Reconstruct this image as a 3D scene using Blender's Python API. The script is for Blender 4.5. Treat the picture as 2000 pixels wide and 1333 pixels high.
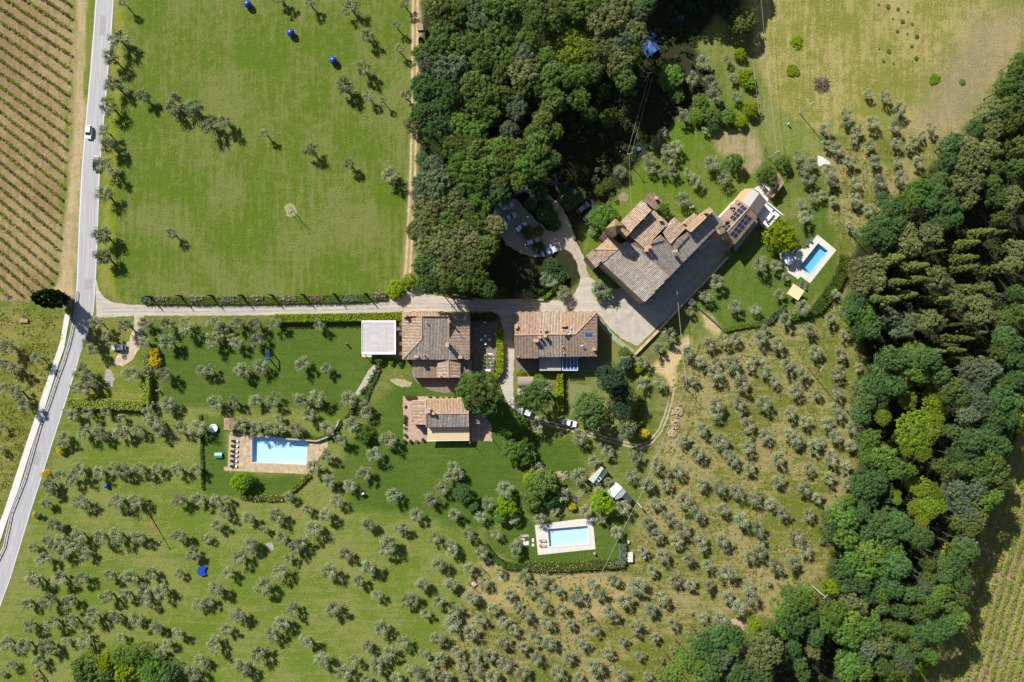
import bpy, math, random
import numpy as np
from mathutils import Vector

for _o in list(bpy.data.objects):
    bpy.data.objects.remove(_o)
SC = bpy.context.scene
COL = SC.collection
rng = np.random.default_rng(7)
random.seed(7)

# ------------------------------------------------------------------ camera, light, exposure
S = 0.15            # metres per photo pixel on the ground (photo 2000 x 1333)
H = 235.0           # height of the drone
cam = bpy.data.cameras.new('camera')
cam_o = bpy.data.objects.new('camera', cam)
COL.objects.link(cam_o)
cam_o.location = (0, 0, H)
cam.sensor_width = 36.0
cam.lens = 36.0 * H / (2000 * S)
cam.clip_start = 1.0
cam.clip_end = 6000.0
SC.camera = cam_o

SUN_EL = math.radians(40)
SHX, SHY = 0.63, -0.777        # direction in which shadows fall on the ground
world = bpy.data.worlds.new('World')
SC.world = world
world.use_nodes = True
wn = world.node_tree.nodes
sky = wn.new('ShaderNodeTexSky')
sky.sky_type = 'NISHITA'
sky.sun_disc = False
sky.sun_elevation = SUN_EL
sky.sun_rotation = math.atan2(-SHX, -SHY)
wn['Background'].inputs[1].default_value = 0.058
world.node_tree.links.new(sky.outputs[0], wn['Background'].inputs[0])

sun = bpy.data.lights.new('sun', 'SUN')
sun.energy = 4.8
sun.angle = math.radians(0.5)
sun.color = (1.0, 0.965, 0.90)
sun_o = bpy.data.objects.new('sun', sun)
COL.objects.link(sun_o)
sun_o.location = (-60, 80, 120)
sun_o.rotation_euler = Vector((SHX * math.cos(SUN_EL), SHY * math.cos(SUN_EL), -math.sin(SUN_EL))).to_track_quat('-Z', 'Y').to_euler()

SC.view_settings.view_transform = 'Standard'
SC.view_settings.look = 'None'
SC.view_settings.exposure = 0.72
SC.view_settings.gamma = 1.0
SC.view_settings.use_curve_mapping = False
SC.cycles.max_bounces = 5
SC.cycles.diffuse_bounces = 2
SC.cycles.transparent_max_bounces = 6
SC.cycles.caustics_reflective = False
SC.cycles.caustics_refractive = False

# ------------------------------------------------------------------ coordinates
def W(px, py, z=0.0):
    """photo pixel of a point seen at height z -> world position"""
    k = S * (1 - z / H)
    return Vector(((px - 1000) * k, (666.5 - py) * k, z))

TX = [0, 400, 800, 1200, 1600]
TY = [0, 267, 534, 800, 1066]
def parse(d):
    out = []
    for k, s in d.items():
        v = s.split()
        x0, y0 = TX[int(k[0])], TY[int(k[1])]
        i = 0
        while i < len(v):
            kind = ''
            if v[i][0].isalpha():
                kind = v[i]; i += 1
            out.append((x0 + 2.0 * float(v[i]), y0 + 2.0 * float(v[i + 1]), 0.3 * float(v[i + 2]), kind))
            i += 3
    return out

# ------------------------------------------------------------------ materials
MATS = {}
def nodes_mat(name):
    m = bpy.data.materials.new(name)
    m.use_nodes = True
    nt = m.node_tree
    return m, nt, nt.nodes, nt.links, nt.nodes['Principled BSDF']

def plain(name, col, rough=0.7, metal=0.0, var=0.18, scale=2.0, bump=0.0, stretch=None, spec=None):
    """procedural surface: colour broken up by two noises, optional bump"""
    if name in MATS:
        return MATS[name]
    m, nt, N, L, P = nodes_mat(name)
    tc = N.new('ShaderNodeTexCoord')
    mp = N.new('ShaderNodeMapping')
    if stretch:
        mp.inputs['Scale'].default_value = stretch
    L.new(tc.outputs['Object'], mp.inputs[0])
    n1 = N.new('ShaderNodeTexNoise'); n1.inputs['Scale'].default_value = scale; n1.inputs['Detail'].default_value = 6; n1.inputs['Roughness'].default_value = .65
    L.new(mp.outputs[0], n1.inputs['Vector'])
    r = N.new('ShaderNodeMapRange')
    r.inputs[1].default_value = .3; r.inputs[2].default_value = .7
    r.inputs[3].default_value = 1 - var; r.inputs[4].default_value = 1 + var
    L.new(n1.outputs[0], r.inputs[0])
    mx = N.new('ShaderNodeVectorMath'); mx.operation = 'SCALE'
    mx.inputs[0].default_value = col
    L.new(r.outputs[0], mx.inputs['Scale'])
    L.new(mx.outputs[0], P.inputs['Base Color'])
    P.inputs['Roughness'].default_value = rough
    P.inputs['Metallic'].default_value = metal
    if spec is not None:
        P.inputs['Specular IOR Level'].default_value = spec
    if bump:
        b = N.new('ShaderNodeBump'); b.inputs['Strength'].default_value = 1.0; b.inputs['Distance'].default_value = bump
        L.new(n1.outputs[0], b.inputs['Height'])
        L.new(b.outputs[0], P.inputs['Normal'])
    MATS[name] = m
    return m

def attr_mat(name, rough=0.85, var=0.2, scale=1.2):
    """colour from the face attribute 'col' (each tile, board or slab has its own), broken up by noise"""
    if name in MATS:
        return MATS[name]
    m, nt, N, L, P = nodes_mat(name)
    a = N.new('ShaderNodeAttribute'); a.attribute_name = 'col'
    tc = N.new('ShaderNodeTexCoord')
    n1 = N.new('ShaderNodeTexNoise'); n1.inputs['Scale'].default_value = scale; n1.inputs['Detail'].default_value = 5
    L.new(tc.outputs['Object'], n1.inputs['Vector'])
    r = N.new('ShaderNodeMapRange')
    r.inputs[1].default_value = .3; r.inputs[2].default_value = .7
    r.inputs[3].default_value = 1 - var; r.inputs[4].default_value = 1 + var
    L.new(n1.outputs[0], r.inputs[0])
    mx = N.new('ShaderNodeVectorMath'); mx.operation = 'SCALE'
    L.new(a.outputs['Color'], mx.inputs[0]); L.new(r.outputs[0], mx.inputs['Scale'])
    L.new(mx.outputs[0], P.inputs['Base Color'])
    P.inputs['Roughness'].default_value = rough
    P.inputs['Specular IOR Level'].default_value = .25
    MATS[name] = m
    return m

def leaf_mat():
    m = bpy.data.materials.new('foliage'); m.use_nodes = True
    nt = m.node_tree; N = nt.nodes; L = nt.links
    N.remove(N['Principled BSDF'])
    a = N.new('ShaderNodeAttribute'); a.attribute_name = 'col'
    oi = N.new('ShaderNodeObjectInfo')
    r = N.new('ShaderNodeMapRange'); r.inputs[3].default_value = .78; r.inputs[4].default_value = 1.22
    L.new(oi.outputs['Random'], r.inputs[0])
    sc = N.new('ShaderNodeVectorMath'); sc.operation = 'SCALE'
    L.new(a.outputs['Color'], sc.inputs[0]); L.new(r.outputs[0], sc.inputs['Scale'])
    hs = N.new('ShaderNodeHueSaturation')
    r2 = N.new('ShaderNodeMapRange'); r2.inputs[3].default_value = .485; r2.inputs[4].default_value = .515
    mu = N.new('ShaderNodeMath'); mu.operation = 'FRACT'
    m7 = N.new('ShaderNodeMath'); m7.operation = 'MULTIPLY'; m7.inputs[1].default_value = 7.31
    L.new(oi.outputs['Random'], m7.inputs[0]); L.new(m7.outputs[0], mu.inputs[0]); L.new(mu.outputs[0], r2.inputs[0])
    L.new(r2.outputs[0], hs.inputs['Hue'])
    L.new(sc.outputs[0], hs.inputs['Color'])
    d = N.new('ShaderNodeBsdfDiffuse'); t = N.new('ShaderNodeBsdfTranslucent')
    L.new(hs.outputs[0], d.inputs[0])
    tv = N.new('ShaderNodeVectorMath'); tv.operation = 'MULTIPLY'; tv.inputs[1].default_value = (1.1, 1.25, .5)
    L.new(hs.outputs[0], tv.inputs[0]); L.new(tv.outputs[0], t.inputs[0])
    mi = N.new('ShaderNodeMixShader'); mi.inputs[0].default_value = .22
    L.new(d.outputs[0], mi.inputs[1]); L.new(t.outputs[0], mi.inputs[2])
    L.new(mi.outputs[0], N['Material Output'].inputs[0])
    return m
LEAF = leaf_mat()
BARK = plain('bark', (.075, .06, .045), .9, var=.3, scale=3)
OLBARK = plain('olive_bark', (.26, .23, .19), .9, var=.3, scale=3)
TILE = attr_mat('clay_tiles', .85)
PIECE = attr_mat('piece_colours', .75)

# ------------------------------------------------------------------ mesh building
class MB:
    def __init__(self):
        self.v = []; self.f = []; self.c = []; self.m = []
    def add(self, vs, fs, col=None, mi=0):
        o = len(self.v)
        self.v += [tuple(p) for p in vs]
        for f in fs:
            self.f.append([i + o for i in f]); self.c.append(col or (.5, .5, .5)); self.m.append(mi)
        return self
    def box(self, c, s, rot=0.0, col=None, mi=0, top=1.0):
        """box centred on c=(x,y,z) of size s, turned about z; top<1 tapers it"""
        x, y, z = s[0] / 2, s[1] / 2, s[2] / 2
        ca, sa = math.cos(rot), math.sin(rot)
        vs = []
        for dz, k in ((-z, 1), (z, top)):
            for dx, dy in ((-x, -y), (x, -y), (x, y), (-x, y)):
                vs.append((c[0] + ca * dx * k - sa * dy * k, c[1] + sa * dx * k + ca * dy * k, c[2] + dz))
        return self.add(vs, [(3, 2, 1, 0), (4, 5, 6, 7), (0, 1, 5, 4), (1, 2, 6, 5), (2, 3, 7, 6), (3, 0, 4, 7)], col, mi)
    def prism(self, pts, z0, z1, col=None, mi=0, ztop=None):
        """polygon (x,y) extruded from z0 to z1 (ztop: a height per corner)"""
        n = len(pts)
        a = sum(pts[i][0] * pts[(i + 1) % n][1] - pts[(i + 1) % n][0] * pts[i][1] for i in range(n))
        idx = list(range(n)) if a > 0 else list(range(n))[::-1]
        P = [pts[i] for i in idx]
        zt = [ztop[i] for i in idx] if ztop else [z1] * n
        vs = [(p[0], p[1], z0) for p in P] + [(p[0], p[1], zt[i]) for i, p in enumerate(P)]
        fs = [tuple(range(n - 1, -1, -1)), tuple(range(n, 2 * n))] + [(i, (i + 1) % n, n + (i + 1) % n, n + i) for i in range(n)]
        return self.add(vs, fs, col, mi)
    def tube(self, pts, r, n=6, col=None, mi=0, cap=True):
        pts = [Vector(p) for p in pts]
        rs = r if isinstance(r, (list, tuple)) else [r] * len(pts)
        o = len(self.v)
        for i, p in enumerate(pts):
            t = (pts[min(i + 1, len(pts) - 1)] - pts[max(i - 1, 0)])
            if t.length < 1e-9: t = Vector((0, 0, 1))
            t.normalize()
            a = t.cross(Vector((0, 0, 1)) if abs(t.z) < .95 else Vector((1, 0, 0))).normalized()
            b = t.cross(a)
            for k in range(n):
                q = 2 * math.pi * k / n
                self.v.append(tuple(p + (a * math.cos(q) + b * math.sin(q)) * rs[i]))
        for i in range(len(pts) - 1):
            for k in range(n):
                self.f.append([o + i * n + k, o + i * n + (k + 1) % n, o + (i + 1) * n + (k + 1) % n, o + (i + 1) * n + k])
                self.c.append(col or (.5, .5, .5)); self.m.append(mi)
        if cap:
            for base in (list(range(o + n - 1, o - 1, -1)), list(range(o + (len(pts) - 1) * n, o + len(pts) * n))):
                self.f.append(base); self.c.append(col or (.5, .5, .5)); self.m.append(mi)
        return self
    def lathe(self, c, prof, n=14, col=None, mi=0):
        vs = [(c[0] + r * math.cos(2 * math.pi * k / n), c[1] + r * math.sin(2 * math.pi * k / n), c[2] + z) for r, z in prof for k in range(n)]
        fs = [(i * n + k, i * n + (k + 1) % n, (i + 1) * n + (k + 1) % n, (i + 1) * n + k) for i in range(len(prof) - 1) for k in range(n)]
        fs.append(tuple(range(n - 1, -1, -1))); fs.append(tuple(range((len(prof) - 1) * n, len(prof) * n)))
        return self.add(vs, fs, col, mi)
    def build(self, name, mats, parent=None, smooth=False):
        me = bpy.data.meshes.new(name)
        me.from_pydata(self.v, [], self.f)
        at = me.attributes.new('col', 'FLOAT_COLOR', 'FACE')
        at.data.foreach_set('color', np.array([list(c) + [1] for c in self.c], dtype=np.float32).ravel())
        for m in (mats if isinstance(mats, (list, tuple)) else [mats]):
            me.materials.append(m)
        if any(self.m):
            me.polygons.foreach_set('material_index', self.m)
        if smooth:
            me.polygons.foreach_set('use_smooth', [True] * len(self.f))
        me.update()
        return link(name, me, parent)

def link(name, data, parent=None):
    o = bpy.data.objects.new(name, data)
    COL.objects.link(o)
    if parent is not None:
        o.parent = parent
        # vertices are written in world space: undo the parent's place
        o.location = -Vector(parent['_at']) if '_at' in parent else (0, 0, 0)
    return o

def tag(o, label, cat, group=None):
    o['label'] = label; o['category'] = cat
    if group: o['group'] = group
    return o

def thing(name, loc, label, cat, group=None):
    """an Empty at a thing's base; its parts are written in world coordinates"""
    o = bpy.data.objects.new(name, None)
    o.empty_display_size = .5
    COL.objects.link(o)
    o.location = loc
    o['_at'] = tuple(loc)
    tag(o, label, cat, group)
    return o

def structure(o):
    o['kind'] = 'structure'; return o

def quad_mesh(name, V, C, mats, mi=None):
    """V (n,4,3) quads, C (n,3) face colours"""
    n = len(V)
    me = bpy.data.meshes.new(name)
    me.vertices.add(4 * n)
    me.vertices.foreach_set('co', V.astype(np.float32).ravel())
    me.loops.add(4 * n)
    me.loops.foreach_set('vertex_index', np.arange(4 * n, dtype=np.int32))
    me.polygons.add(n)
    me.polygons.foreach_set('loop_start', np.arange(0, 4 * n, 4, dtype=np.int32))
    me.polygons.foreach_set('loop_total', np.full(n, 4, dtype=np.int32))
    for m in (mats if isinstance(mats, (list, tuple)) else [mats]):
        me.materials.append(m)
    if mi is not None:
        me.polygons.foreach_set('material_index', mi.astype(np.int32))
    at = me.attributes.new('col', 'FLOAT_COLOR', 'FACE')
    at.data.foreach_set('color', np.concatenate([C, np.ones((n, 1))], 1).astype(np.float32).ravel())
    me.update(calc_edges=True)
    return me

def leaves(centres, radii, per, size, cols, rg, flat=1.0, aspect=.62, spread=.75, var=.22, r0=.55, r1=1.08):
    """leaf quads filling clumps; returns (V, C)"""
    centres = np.asarray(centres, float); radii = np.asarray(radii, float)
    k = len(centres)
    idx = np.repeat(np.arange(k), per)
    n = len(idx)
    u = rg.normal(size=(n, 3)); u /= np.linalg.norm(u, axis=1)[:, None]
    u[:, 2] = np.where(u[:, 2] < -.35, -u[:, 2] * .6, u[:, 2])
    rad = rg.uniform(r0, r1, n) * radii[idx]
    p = centres[idx] + u * rad[:, None] * np.array([1, 1, flat])
    nn = u * .85 + rg.normal(size=(n, 3)) * spread + np.array([0, 0, .75])
    nn /= np.linalg.norm(nn, axis=1)[:, None]
    t = np.cross(nn, rg.normal(size=(n, 3))); t /= np.linalg.norm(t, axis=1)[:, None]
    b = np.cross(nn, t)
    s = size * rg.uniform(.65, 1.35, n)
    t *= s[:, None] * .5; b *= (s * aspect)[:, None] * .5
    V = np.stack([p - t - b * .4, p + t * .2 - b, p + t + b * .4, p - t * .2 + b], 1)
    cc = np.asarray(cols, float)
    if cc.ndim == 1: cc = np.repeat(cc[None], k, 0)
    C = cc[idx] * rg.uniform(1 - var, 1 + var, (n, 1)) * (1 + rg.normal(size=(n, 3)) * .04)
    return V, np.clip(C, .004, .9)
# ---- olive trees of the photo: per 400 x 267 px block, x y radius (block units)
OLIVES = parse({
 '00': '119 2 5 114 37 10 108 56 8 110 82 9 106 104 10 101 128 7 139 94 7 170 103 9 og 188 105 9',
 '10': '142 6 7 102 2 5 187 24 4 190 48 4 155 67 7 og 137 85 9 159 93 5 og 174 98 3 5 122 8 19 119 7 58 130 4 195 3 5 73 -3 6 og 196 93 5 og 198 120 5 og 158 34 6',
 '01': '105 8 9 100 26 8 109 35 5 101 57 9 99 96 10 100 117 10 167 95 5',
 '11': 'og 103 13 6 og 141 26 6 180 38 8',
 '02': '94 49 7 121 51 9 103 61 6 105 70 3 85 68 7 91 75 6 141 49 8 162 49 9 181 52 9 163 67 9 141 67 6 80 96 9 86 105 8 74 112 6 82 112 8 128 98 8 138 99 5 145 94 5 161 99 9 196 95 6 146 130 5 163 128 8 6 72 9 13 93 7 34 83 6 3 113 6 14 116 8 23 128 7 3 88 6',
 '12': '10 49 8 17 53 7 8 65 9 25 63 5 31 69 7 32 49 8 49 50 9 50 66 8 68 49 8 111 51 7 4 95 7 37 95 8 54 92 8 94 89 8 118 93 7 11 127 8 27 125 8 49 124 7 66 124 8 94 124 9 110 122 9 140 123 8 157 130 7',
 '22': '115 22 6 138 8 7 150 20 8 187 15 9',
 '32': '101 8 8 90 22 8 76 29 4 74 38 5 118 33 7 138 35 6 53 61 9 43 74 8 72 77 8 93 68 8 107 65 7 119 64 6 28 86 7 10 87 7 45 107 7 68 104 5 77 105 5 85 86 7 115 88 8 98 97 9 124 106 9 132 90 6 146 94 8 144 63 8 148 54 5 159 69 7 167 44 8 184 34 8 190 55 8 195 77 7 169 89 8 184 98 8 157 105 6 178 115 8 198 118 5 99 128 8 121 126 8 146 127 8 161 20 6 167 3 5 27 107 7 178 92 5 138 84 5 100 86 5',
 '42': '16 20 5 11 44 7 25 60 6 21 79 7 19 98 8 38 92 5 18 116 8 16 131 6 0 78 5',
 '03': '71 5 7 64 3 5 86 3 7 103 2 6 118 8 5 148 11 8 155 20 8 175 18 8 193 18 9 143 2 5 164 0 6 80 22 8 95 22 8 102 26 6 118 22 9 135 20 7 62 28 7 60 34 5 75 60 9 68 68 7 57 64 6 96 62 7 110 57 7 119 59 8 136 58 8 148 65 4 153 58 6 172 58 8 192 58 7 47 74 8 50 80 6 78 90 9 114 90 9 133 90 8 175 88 8 193 87 8 44 92 6 36 103 4 52 113 8 58 115 5 75 123 9 97 125 9 114 124 9 135 125 8 60 128 7 45 128 6 174 124 9 2 18 5 199 126 4 0 40 5',
 '13': '33 15 8 40 13 5 50 17 9 65 18 7 72 8 5 76 19 6 89 19 8 101 5 8 118 18 8 142 15 9 158 4 7 132 30 8 118 45 8 106 56 8 121 70 7 155 62 8 165 45 8 180 30 9 141 75 7 184 83 8 129 89 8 118 103 8 82 85 6 100 97 6 10 89 7 19 100 7 11 113 7 43 106 7 70 104 8 58 117 5 75 125 8 106 117 9 159 112 8 192 117 8 179 129 9 45 130 8 93 130 8 3 126 5 og 22 88 5',
 '23': '42 57 7 47 63 7 39 66 7 31 77 8 21 88 8 93 78 9 77 92 8 70 106 7 43 103 8 6 103 7 25 125 8 57 123 8 126 58 8 151 83 8 165 66 9 102 107 6 127 108 7 142 99 5 172 100 7 185 80 6 180 50 7 193 42 7 188 36 5 166 28 8 125 16 8 85 122 6 187 107 6 40 132 6 105 132 6 194 70 5',
 '33': '21 47 8 41 55 8 52 61 5 61 60 8 16 64 7 32 73 8 50 73 7 86 19 7 69 29 7 66 35 4 100 4 8 131 14 8 103 31 8 148 25 8 131 37 8 82 42 8 110 43 6 116 48 7 132 57 7 160 49 8 160 69 8 86 72 7 103 76 8 120 80 8 138 87 8 153 92 7 68 89 9 81 101 8 106 98 7 41 92 7 53 106 8 8 96 8 32 111 8 41 122 7 66 117 8 124 108 9 140 117 8 84 128 8 106 128 8 165 101 8 190 102 7 185 77 8 190 58 6 178 28 8 170 24 6 179 34 6 195 35 8 186 12 7 172 3 7 179 124 9 124 2 6 60 128 7 2 120 7 143 132 5 12 18 8 16 22 6 198 86 6',
 '43': '8 13 7 19 4 7 16 26 8 33 18 7 31 35 7 12 47 8 26 56 7 2 32 5 10 66 7 27 72 6 2 85 4 3 128 4',
 '04': '32 2 5 50 0 7 70 2 7 80 1 6 41 13 9 60 9 7 84 8 6 33 34 10 57 33 9 79 32 7 106 29 7 126 30 9 146 27 7 175 27 5 26 57 7 46 54 9 67 54 8 104 50 9 122 48 8 139 45 8 157 44 9 143 55 7 28 79 8 50 76 9 69 73 8 89 70 9 113 70 8 133 72 8 152 80 7 173 87 7 82 92 8 118 90 5 65 94 5 23 98 9 44 97 8 50 103 7 5 96 8 163 96 6 157 105 6 187 8 7 192 11 5 194 57 7 36 113 7 10 118 6 76 116 3 195 112 6 188 125 9 0 125 4',
 '14': '33 11 9 47 3 6 23 26 7 11 42 9 88 3 8 82 12 6 72 25 9 58 40 9 136 8 8 121 25 9 161 21 9 150 34 7 168 49 6 178 2 9 197 53 7 124 62 9 86 63 8 75 75 9 65 88 9 32 69 9 20 82 7 9 97 9 52 105 9 37 120 9 99 94 9 114 112 9 136 124 8 145 112 7 158 99 7 167 118 9 172 81 9 193 94 8 180 105 8 175 111 5 187 130 7 157 131 6 198 120 6 3 54 6 1 114 5',
 '24': '42 5 8 29 18 9 58 23 7 70 7 7 12 38 8 40 38 8 28 55 8 3 52 7 15 67 6 45 63 7 60 50 8 73 36 7 88 25 5 81 62 8 97 48 7 104 60 6 111 30 7 119 45 7 132 34 7 143 42 8 130 57 8 163 49 9 148 61 7 114 69 8 134 75 8 92 74 7 68 72 7 41 75 9 59 85 8 27 91 8 15 107 7 30 110 8 46 103 7 65 105 8 78 108 8 51 118 8 65 121 8 21 123 8 35 129 7 8 122 8 91 95 8 111 100 7 94 116 9 123 90 7 136 95 8 123 110 7 110 124 8 80 128 8 144 124 8 155 109 7 157 77 6 169 97 7 181 82 6 182 119 9 194 105 6 195 65 8 172 67 5 184 47 8 197 32 6 177 36 5 104 3 8 101 83 6 165 130 6 55 131 6 10 132 6',
 '34': '28 5 6 47 10 7 72 13 8 91 19 7 86 2 6 109 27 9 131 11 7 142 7 9 108 2 5 157 20 8 174 17 8 187 3 8 60 33 9 74 38 7 37 24 6 22 40 9 9 54 9 2 34 6 35 62 8 46 51 9 21 79 8 92 39 7 131 39 6 133 50 8 110 51 7 121 61 9 87 71 6 104 72 8 57 76 6 75 66 2 40 90 6 24 108 6 8 93 5 57 102 4 46 112 3 7 126 7 32 128 6 1 70 5 151 37 3',
 '30': '87 61 8 94 79 7 77 77 7 98 93 9 68 113 8 111 58 5 116 76 5 119 95 5 105 101 3 88 128 4 47 130 6',
 '40': '48 92 5 65 94 7 79 106 8 26 111 7 27 118 6 52 119 7 74 123 8 38 127 6 110 125 6 6 127 7 100 132 5',
 '31': '34 22 7 35 31 6 50 12 6 60 10 7 53 21 8 40 5 7 57 34 7 46 35 5 72 36 5 80 43 7 95 26 8 108 40 8 68 62 8 6 34 7 180 20 8 185 33 8 190 42 7 186 78 8 183 66 6 195 60 6 142 124 9 158 126 6 192 26 7',
 '41': '8 8 6 18 12 7 30 24 8 50 8 7 54 24 7 35 45 7 12 42 8 10 33 6 75 7 6 88 10 5 77 25 6 79 40 7 97 24 7 60 44 8 35 61 7 36 66 5 49 71 6 14 62 5 30 87 5 34 92 4 120 9 6 95 4 6 3 57 5 34 2 5',
})
# ------------------------------------------------------------------ ground
def vnoise(x, y, seed=0):
    xi = np.floor(x).astype(int); yi = np.floor(y).astype(int)
    fx = x - xi; fy = y - yi
    fx = fx * fx * (3 - 2 * fx); fy = fy * fy * (3 - 2 * fy)
    def h(a, b):
        n = (a * 374761393 + b * 668265263 + seed * 974634541) & 0x7fffffff
        n = (n ^ (n >> 13)) * 1274126177 & 0x7fffffff
        return ((n ^ (n >> 16)) & 0xffff) / 65535.0
    return (h(xi, yi) * (1 - fx) + h(xi + 1, yi) * fx) * (1 - fy) + (h(xi, yi + 1) * (1 - fx) + h(xi + 1, yi + 1) * fx) * fy
def fbm(x, y, seed=0, o=4):
    r = 0; a = .5; t = 0
    for i in range(o):
        r = r + a * vnoise(x * 2 ** i, y * 2 ** i, seed + i); t += a; a *= .5
    return r / t
def sdist(x, y, poly):
    """signed distance in px, positive inside"""
    d = np.full(x.shape, 1e9); ins = np.zeros(x.shape, bool)
    n = len(poly)
    for i in range(n):
        ax, ay = poly[i]; bx, by = poly[(i + 1) % n]
        ex, ey = bx - ax, by - ay
        t = np.clip(((x - ax) * ex + (y - ay) * ey) / (ex * ex + ey * ey), 0, 1)
        d = np.minimum(d, np.hypot(x - ax - t * ex, y - ay - t * ey))
        with np.errstate(divide='ignore', invalid='ignore'):
            c = ((ay > y) != (by > y)) & (x < (bx - ax) * (y - ay) / (by - ay) + ax)
        ins ^= c
    return np.where(ins, d, -d)
def pl(s):
    v = [float(q) for q in s.split()]
    return list(zip(v[::2], v[1::2]))

# name, polygon in photo pixels, colour A (lush), colour B (dry), softness px
GR = (.086, .136, .012); GY = (.19, .19, .055); LAWN = (.060, .108, .014); LAWN2 = (.085, .125, .02)
TAN = (.30, .235, .115); SOIL = (.225, .155, .078)
ZONES = [
 ('meadow', '228 -80 815 -80 814 300 806 540 770 570 640 579 280 582 222 579 196 558 205 400 215 200', GR, (.150, .168, .044), 4),
 ('road_verge', '222 -80 248 -80 238 120 228 320 222 500 225 585 196 560 190 520 205 300 214 150', (.15, .20, .01), (.22, .21, .05), 4),
 ('dirt_track', '800 -80 826 -80 822 110 826 330 812 520 800 545 790 560 786 530 796 380 803 200', (.34, .26, .135), (.22, .20, .07), 4),
 ('vineyard_soil', '-80 -80 152 -80 146 150 138 330 118 540 96 568 50 586 -80 588', SOIL, (.30, .222, .118), 4),
 ('vineyard_edge', '132 -80 156 -80 150 150 142 330 122 540 100 566 60 586 50 576 88 560 104 535 120 330 128 150', (.13, .16, .025), (.30, .24, .11), 5),
 ('sandy_strip', '154 -80 172 -80 168 150 161 330 152 500 146 590 125 600 100 575 118 540 138 330 148 150', (.42, .32, .18), (.30, .25, .12), 4),
 ('roadside_grass', '172 -80 186 -80 178 90 168 180 162 200 166 120', (.13, .17, .015), (.17, .18, .04), 2),
 ('rough_grass', '-80 600 60 598 135 612 126 670 90 770 40 900 -10 1010 -80 1100', (.115, .14, .018), (.21, .19, .055), 6),
 ('orchard_grass', '140 800 130 830 60 1010 0 1200 -80 1320 -80 1420 900 1420 870 1230 960 1090 940 1050 1000 1000 900 880 600 800', (.110, .162, .020), (.182, .196, .052), 10),
 ('verge_left', '190 625 270 625 270 690 290 780 140 790 150 730 170 670', (.13, .165, .02), (.22, .20, .06), 5),
 ('lawn', '296 640 560 628 775 626 722 762 690 800 640 800 310 795 318 720', LAWN, LAWN2, 6),
 ('pool_lawn', '392 812 440 815 446 925 600 932 560 972 400 970', LAWN, LAWN2, 5),
 ('lawn', '770 740 905 760 1000 790 1060 850 1130 870 1150 930 1080 990 1000 990 930 1040 820 1010 690 990 640 930 700 850', LAWN, LAWN2, 10),
 ('lawn', '950 1040 1060 1010 1230 1010 1232 1100 1010 1104 958 1076', LAWN, LAWN2, 4),
 ('lawn', '1340 596 1440 486 1560 420 1610 400 1650 450 1652 522 1590 612 1500 635 1415 645 1368 604', (.07, .12, .014), (.10, .14, .025), 5),
 ('garden_grass', '1195 430 1230 320 1330 240 1400 180 1490 200 1490 330 1420 430 1300 420', (.085, .145, .012), (.13, .16, .03), 8),
 ('garden_grass', '1150 430 1200 380 1260 350 1270 420 1200 480 1150 470', (.10, .16, .01), (.12, .16, .03), 6),
 ('vegetable_patch', '1392 252 1478 254 1492 312 1470 340 1440 330 1396 288', (.33, .25, .15), (.20, .19, .06), 5),
 ('dry_field', '1440 -80 2080 -80 1990 90 1960 160 1870 260 1790 285 1580 250 1500 190 1470 80', (.175, .182, .036), (.31, .262, .10), 8),
 ('mown_strip', '1478 150 1500 190 1600 270 1600 300 1500 300 1486 240', (.13, .18, .03), (.19, .2, .06), 5),
 ('bare_field', '1905 30 2010 20 1990 90 1960 160 1880 250 1800 282 1775 250 1840 130', (.225, .195, .10), (.29, .23, .12), 30),
 ('slope_grass', '1275 900 1330 670 1420 652 1560 600 1640 560 1600 300 1790 260 1830 300 1700 430 1660 520 1690 700 1680 900 1640 1050 1600 1180 1450 1240 1330 1400 860 1400 850 1250 900 1190 960 1130 1230 1122', (.112, .138, .019), (.265, .22, .095), 10),
 ('tan_plot', '950 1078 1010 1112 1232 1124 1215 1190 1150 1215 1050 1200 960 1180 900 1170 915 1130', (.33, .26, .115), (.24, .22, .07), 6),
 ('sandy_track', '1268 720 1300 690 1345 655 1352 668 1322 715 1320 760 1308 760 1300 740', (.50, .38, .20), (.40, .32, .16), 3),
 ('dry_strip', '1296 862 1318 850 1330 870 1346 905 1352 928 1334 930 1310 910 1298 890', (.30, .26, .13), (.24, .22, .08), 6),
 ('sandy_bank', '1370 610 1385 612 1410 645 1400 660 1375 640', (.46, .37, .18), (.25, .24, .08), 4),
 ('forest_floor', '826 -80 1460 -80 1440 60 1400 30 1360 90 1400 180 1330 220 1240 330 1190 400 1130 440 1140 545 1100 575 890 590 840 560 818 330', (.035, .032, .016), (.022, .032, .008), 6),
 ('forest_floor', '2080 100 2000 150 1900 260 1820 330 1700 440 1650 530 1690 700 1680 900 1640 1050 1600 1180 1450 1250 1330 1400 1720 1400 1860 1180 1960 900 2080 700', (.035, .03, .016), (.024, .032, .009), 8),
 ('vineyard_soil', '2080 720 1965 900 1868 1180 1770 1420 2080 1420', (.28, .20, .115), (.22, .165, .085), 4),
]
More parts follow.
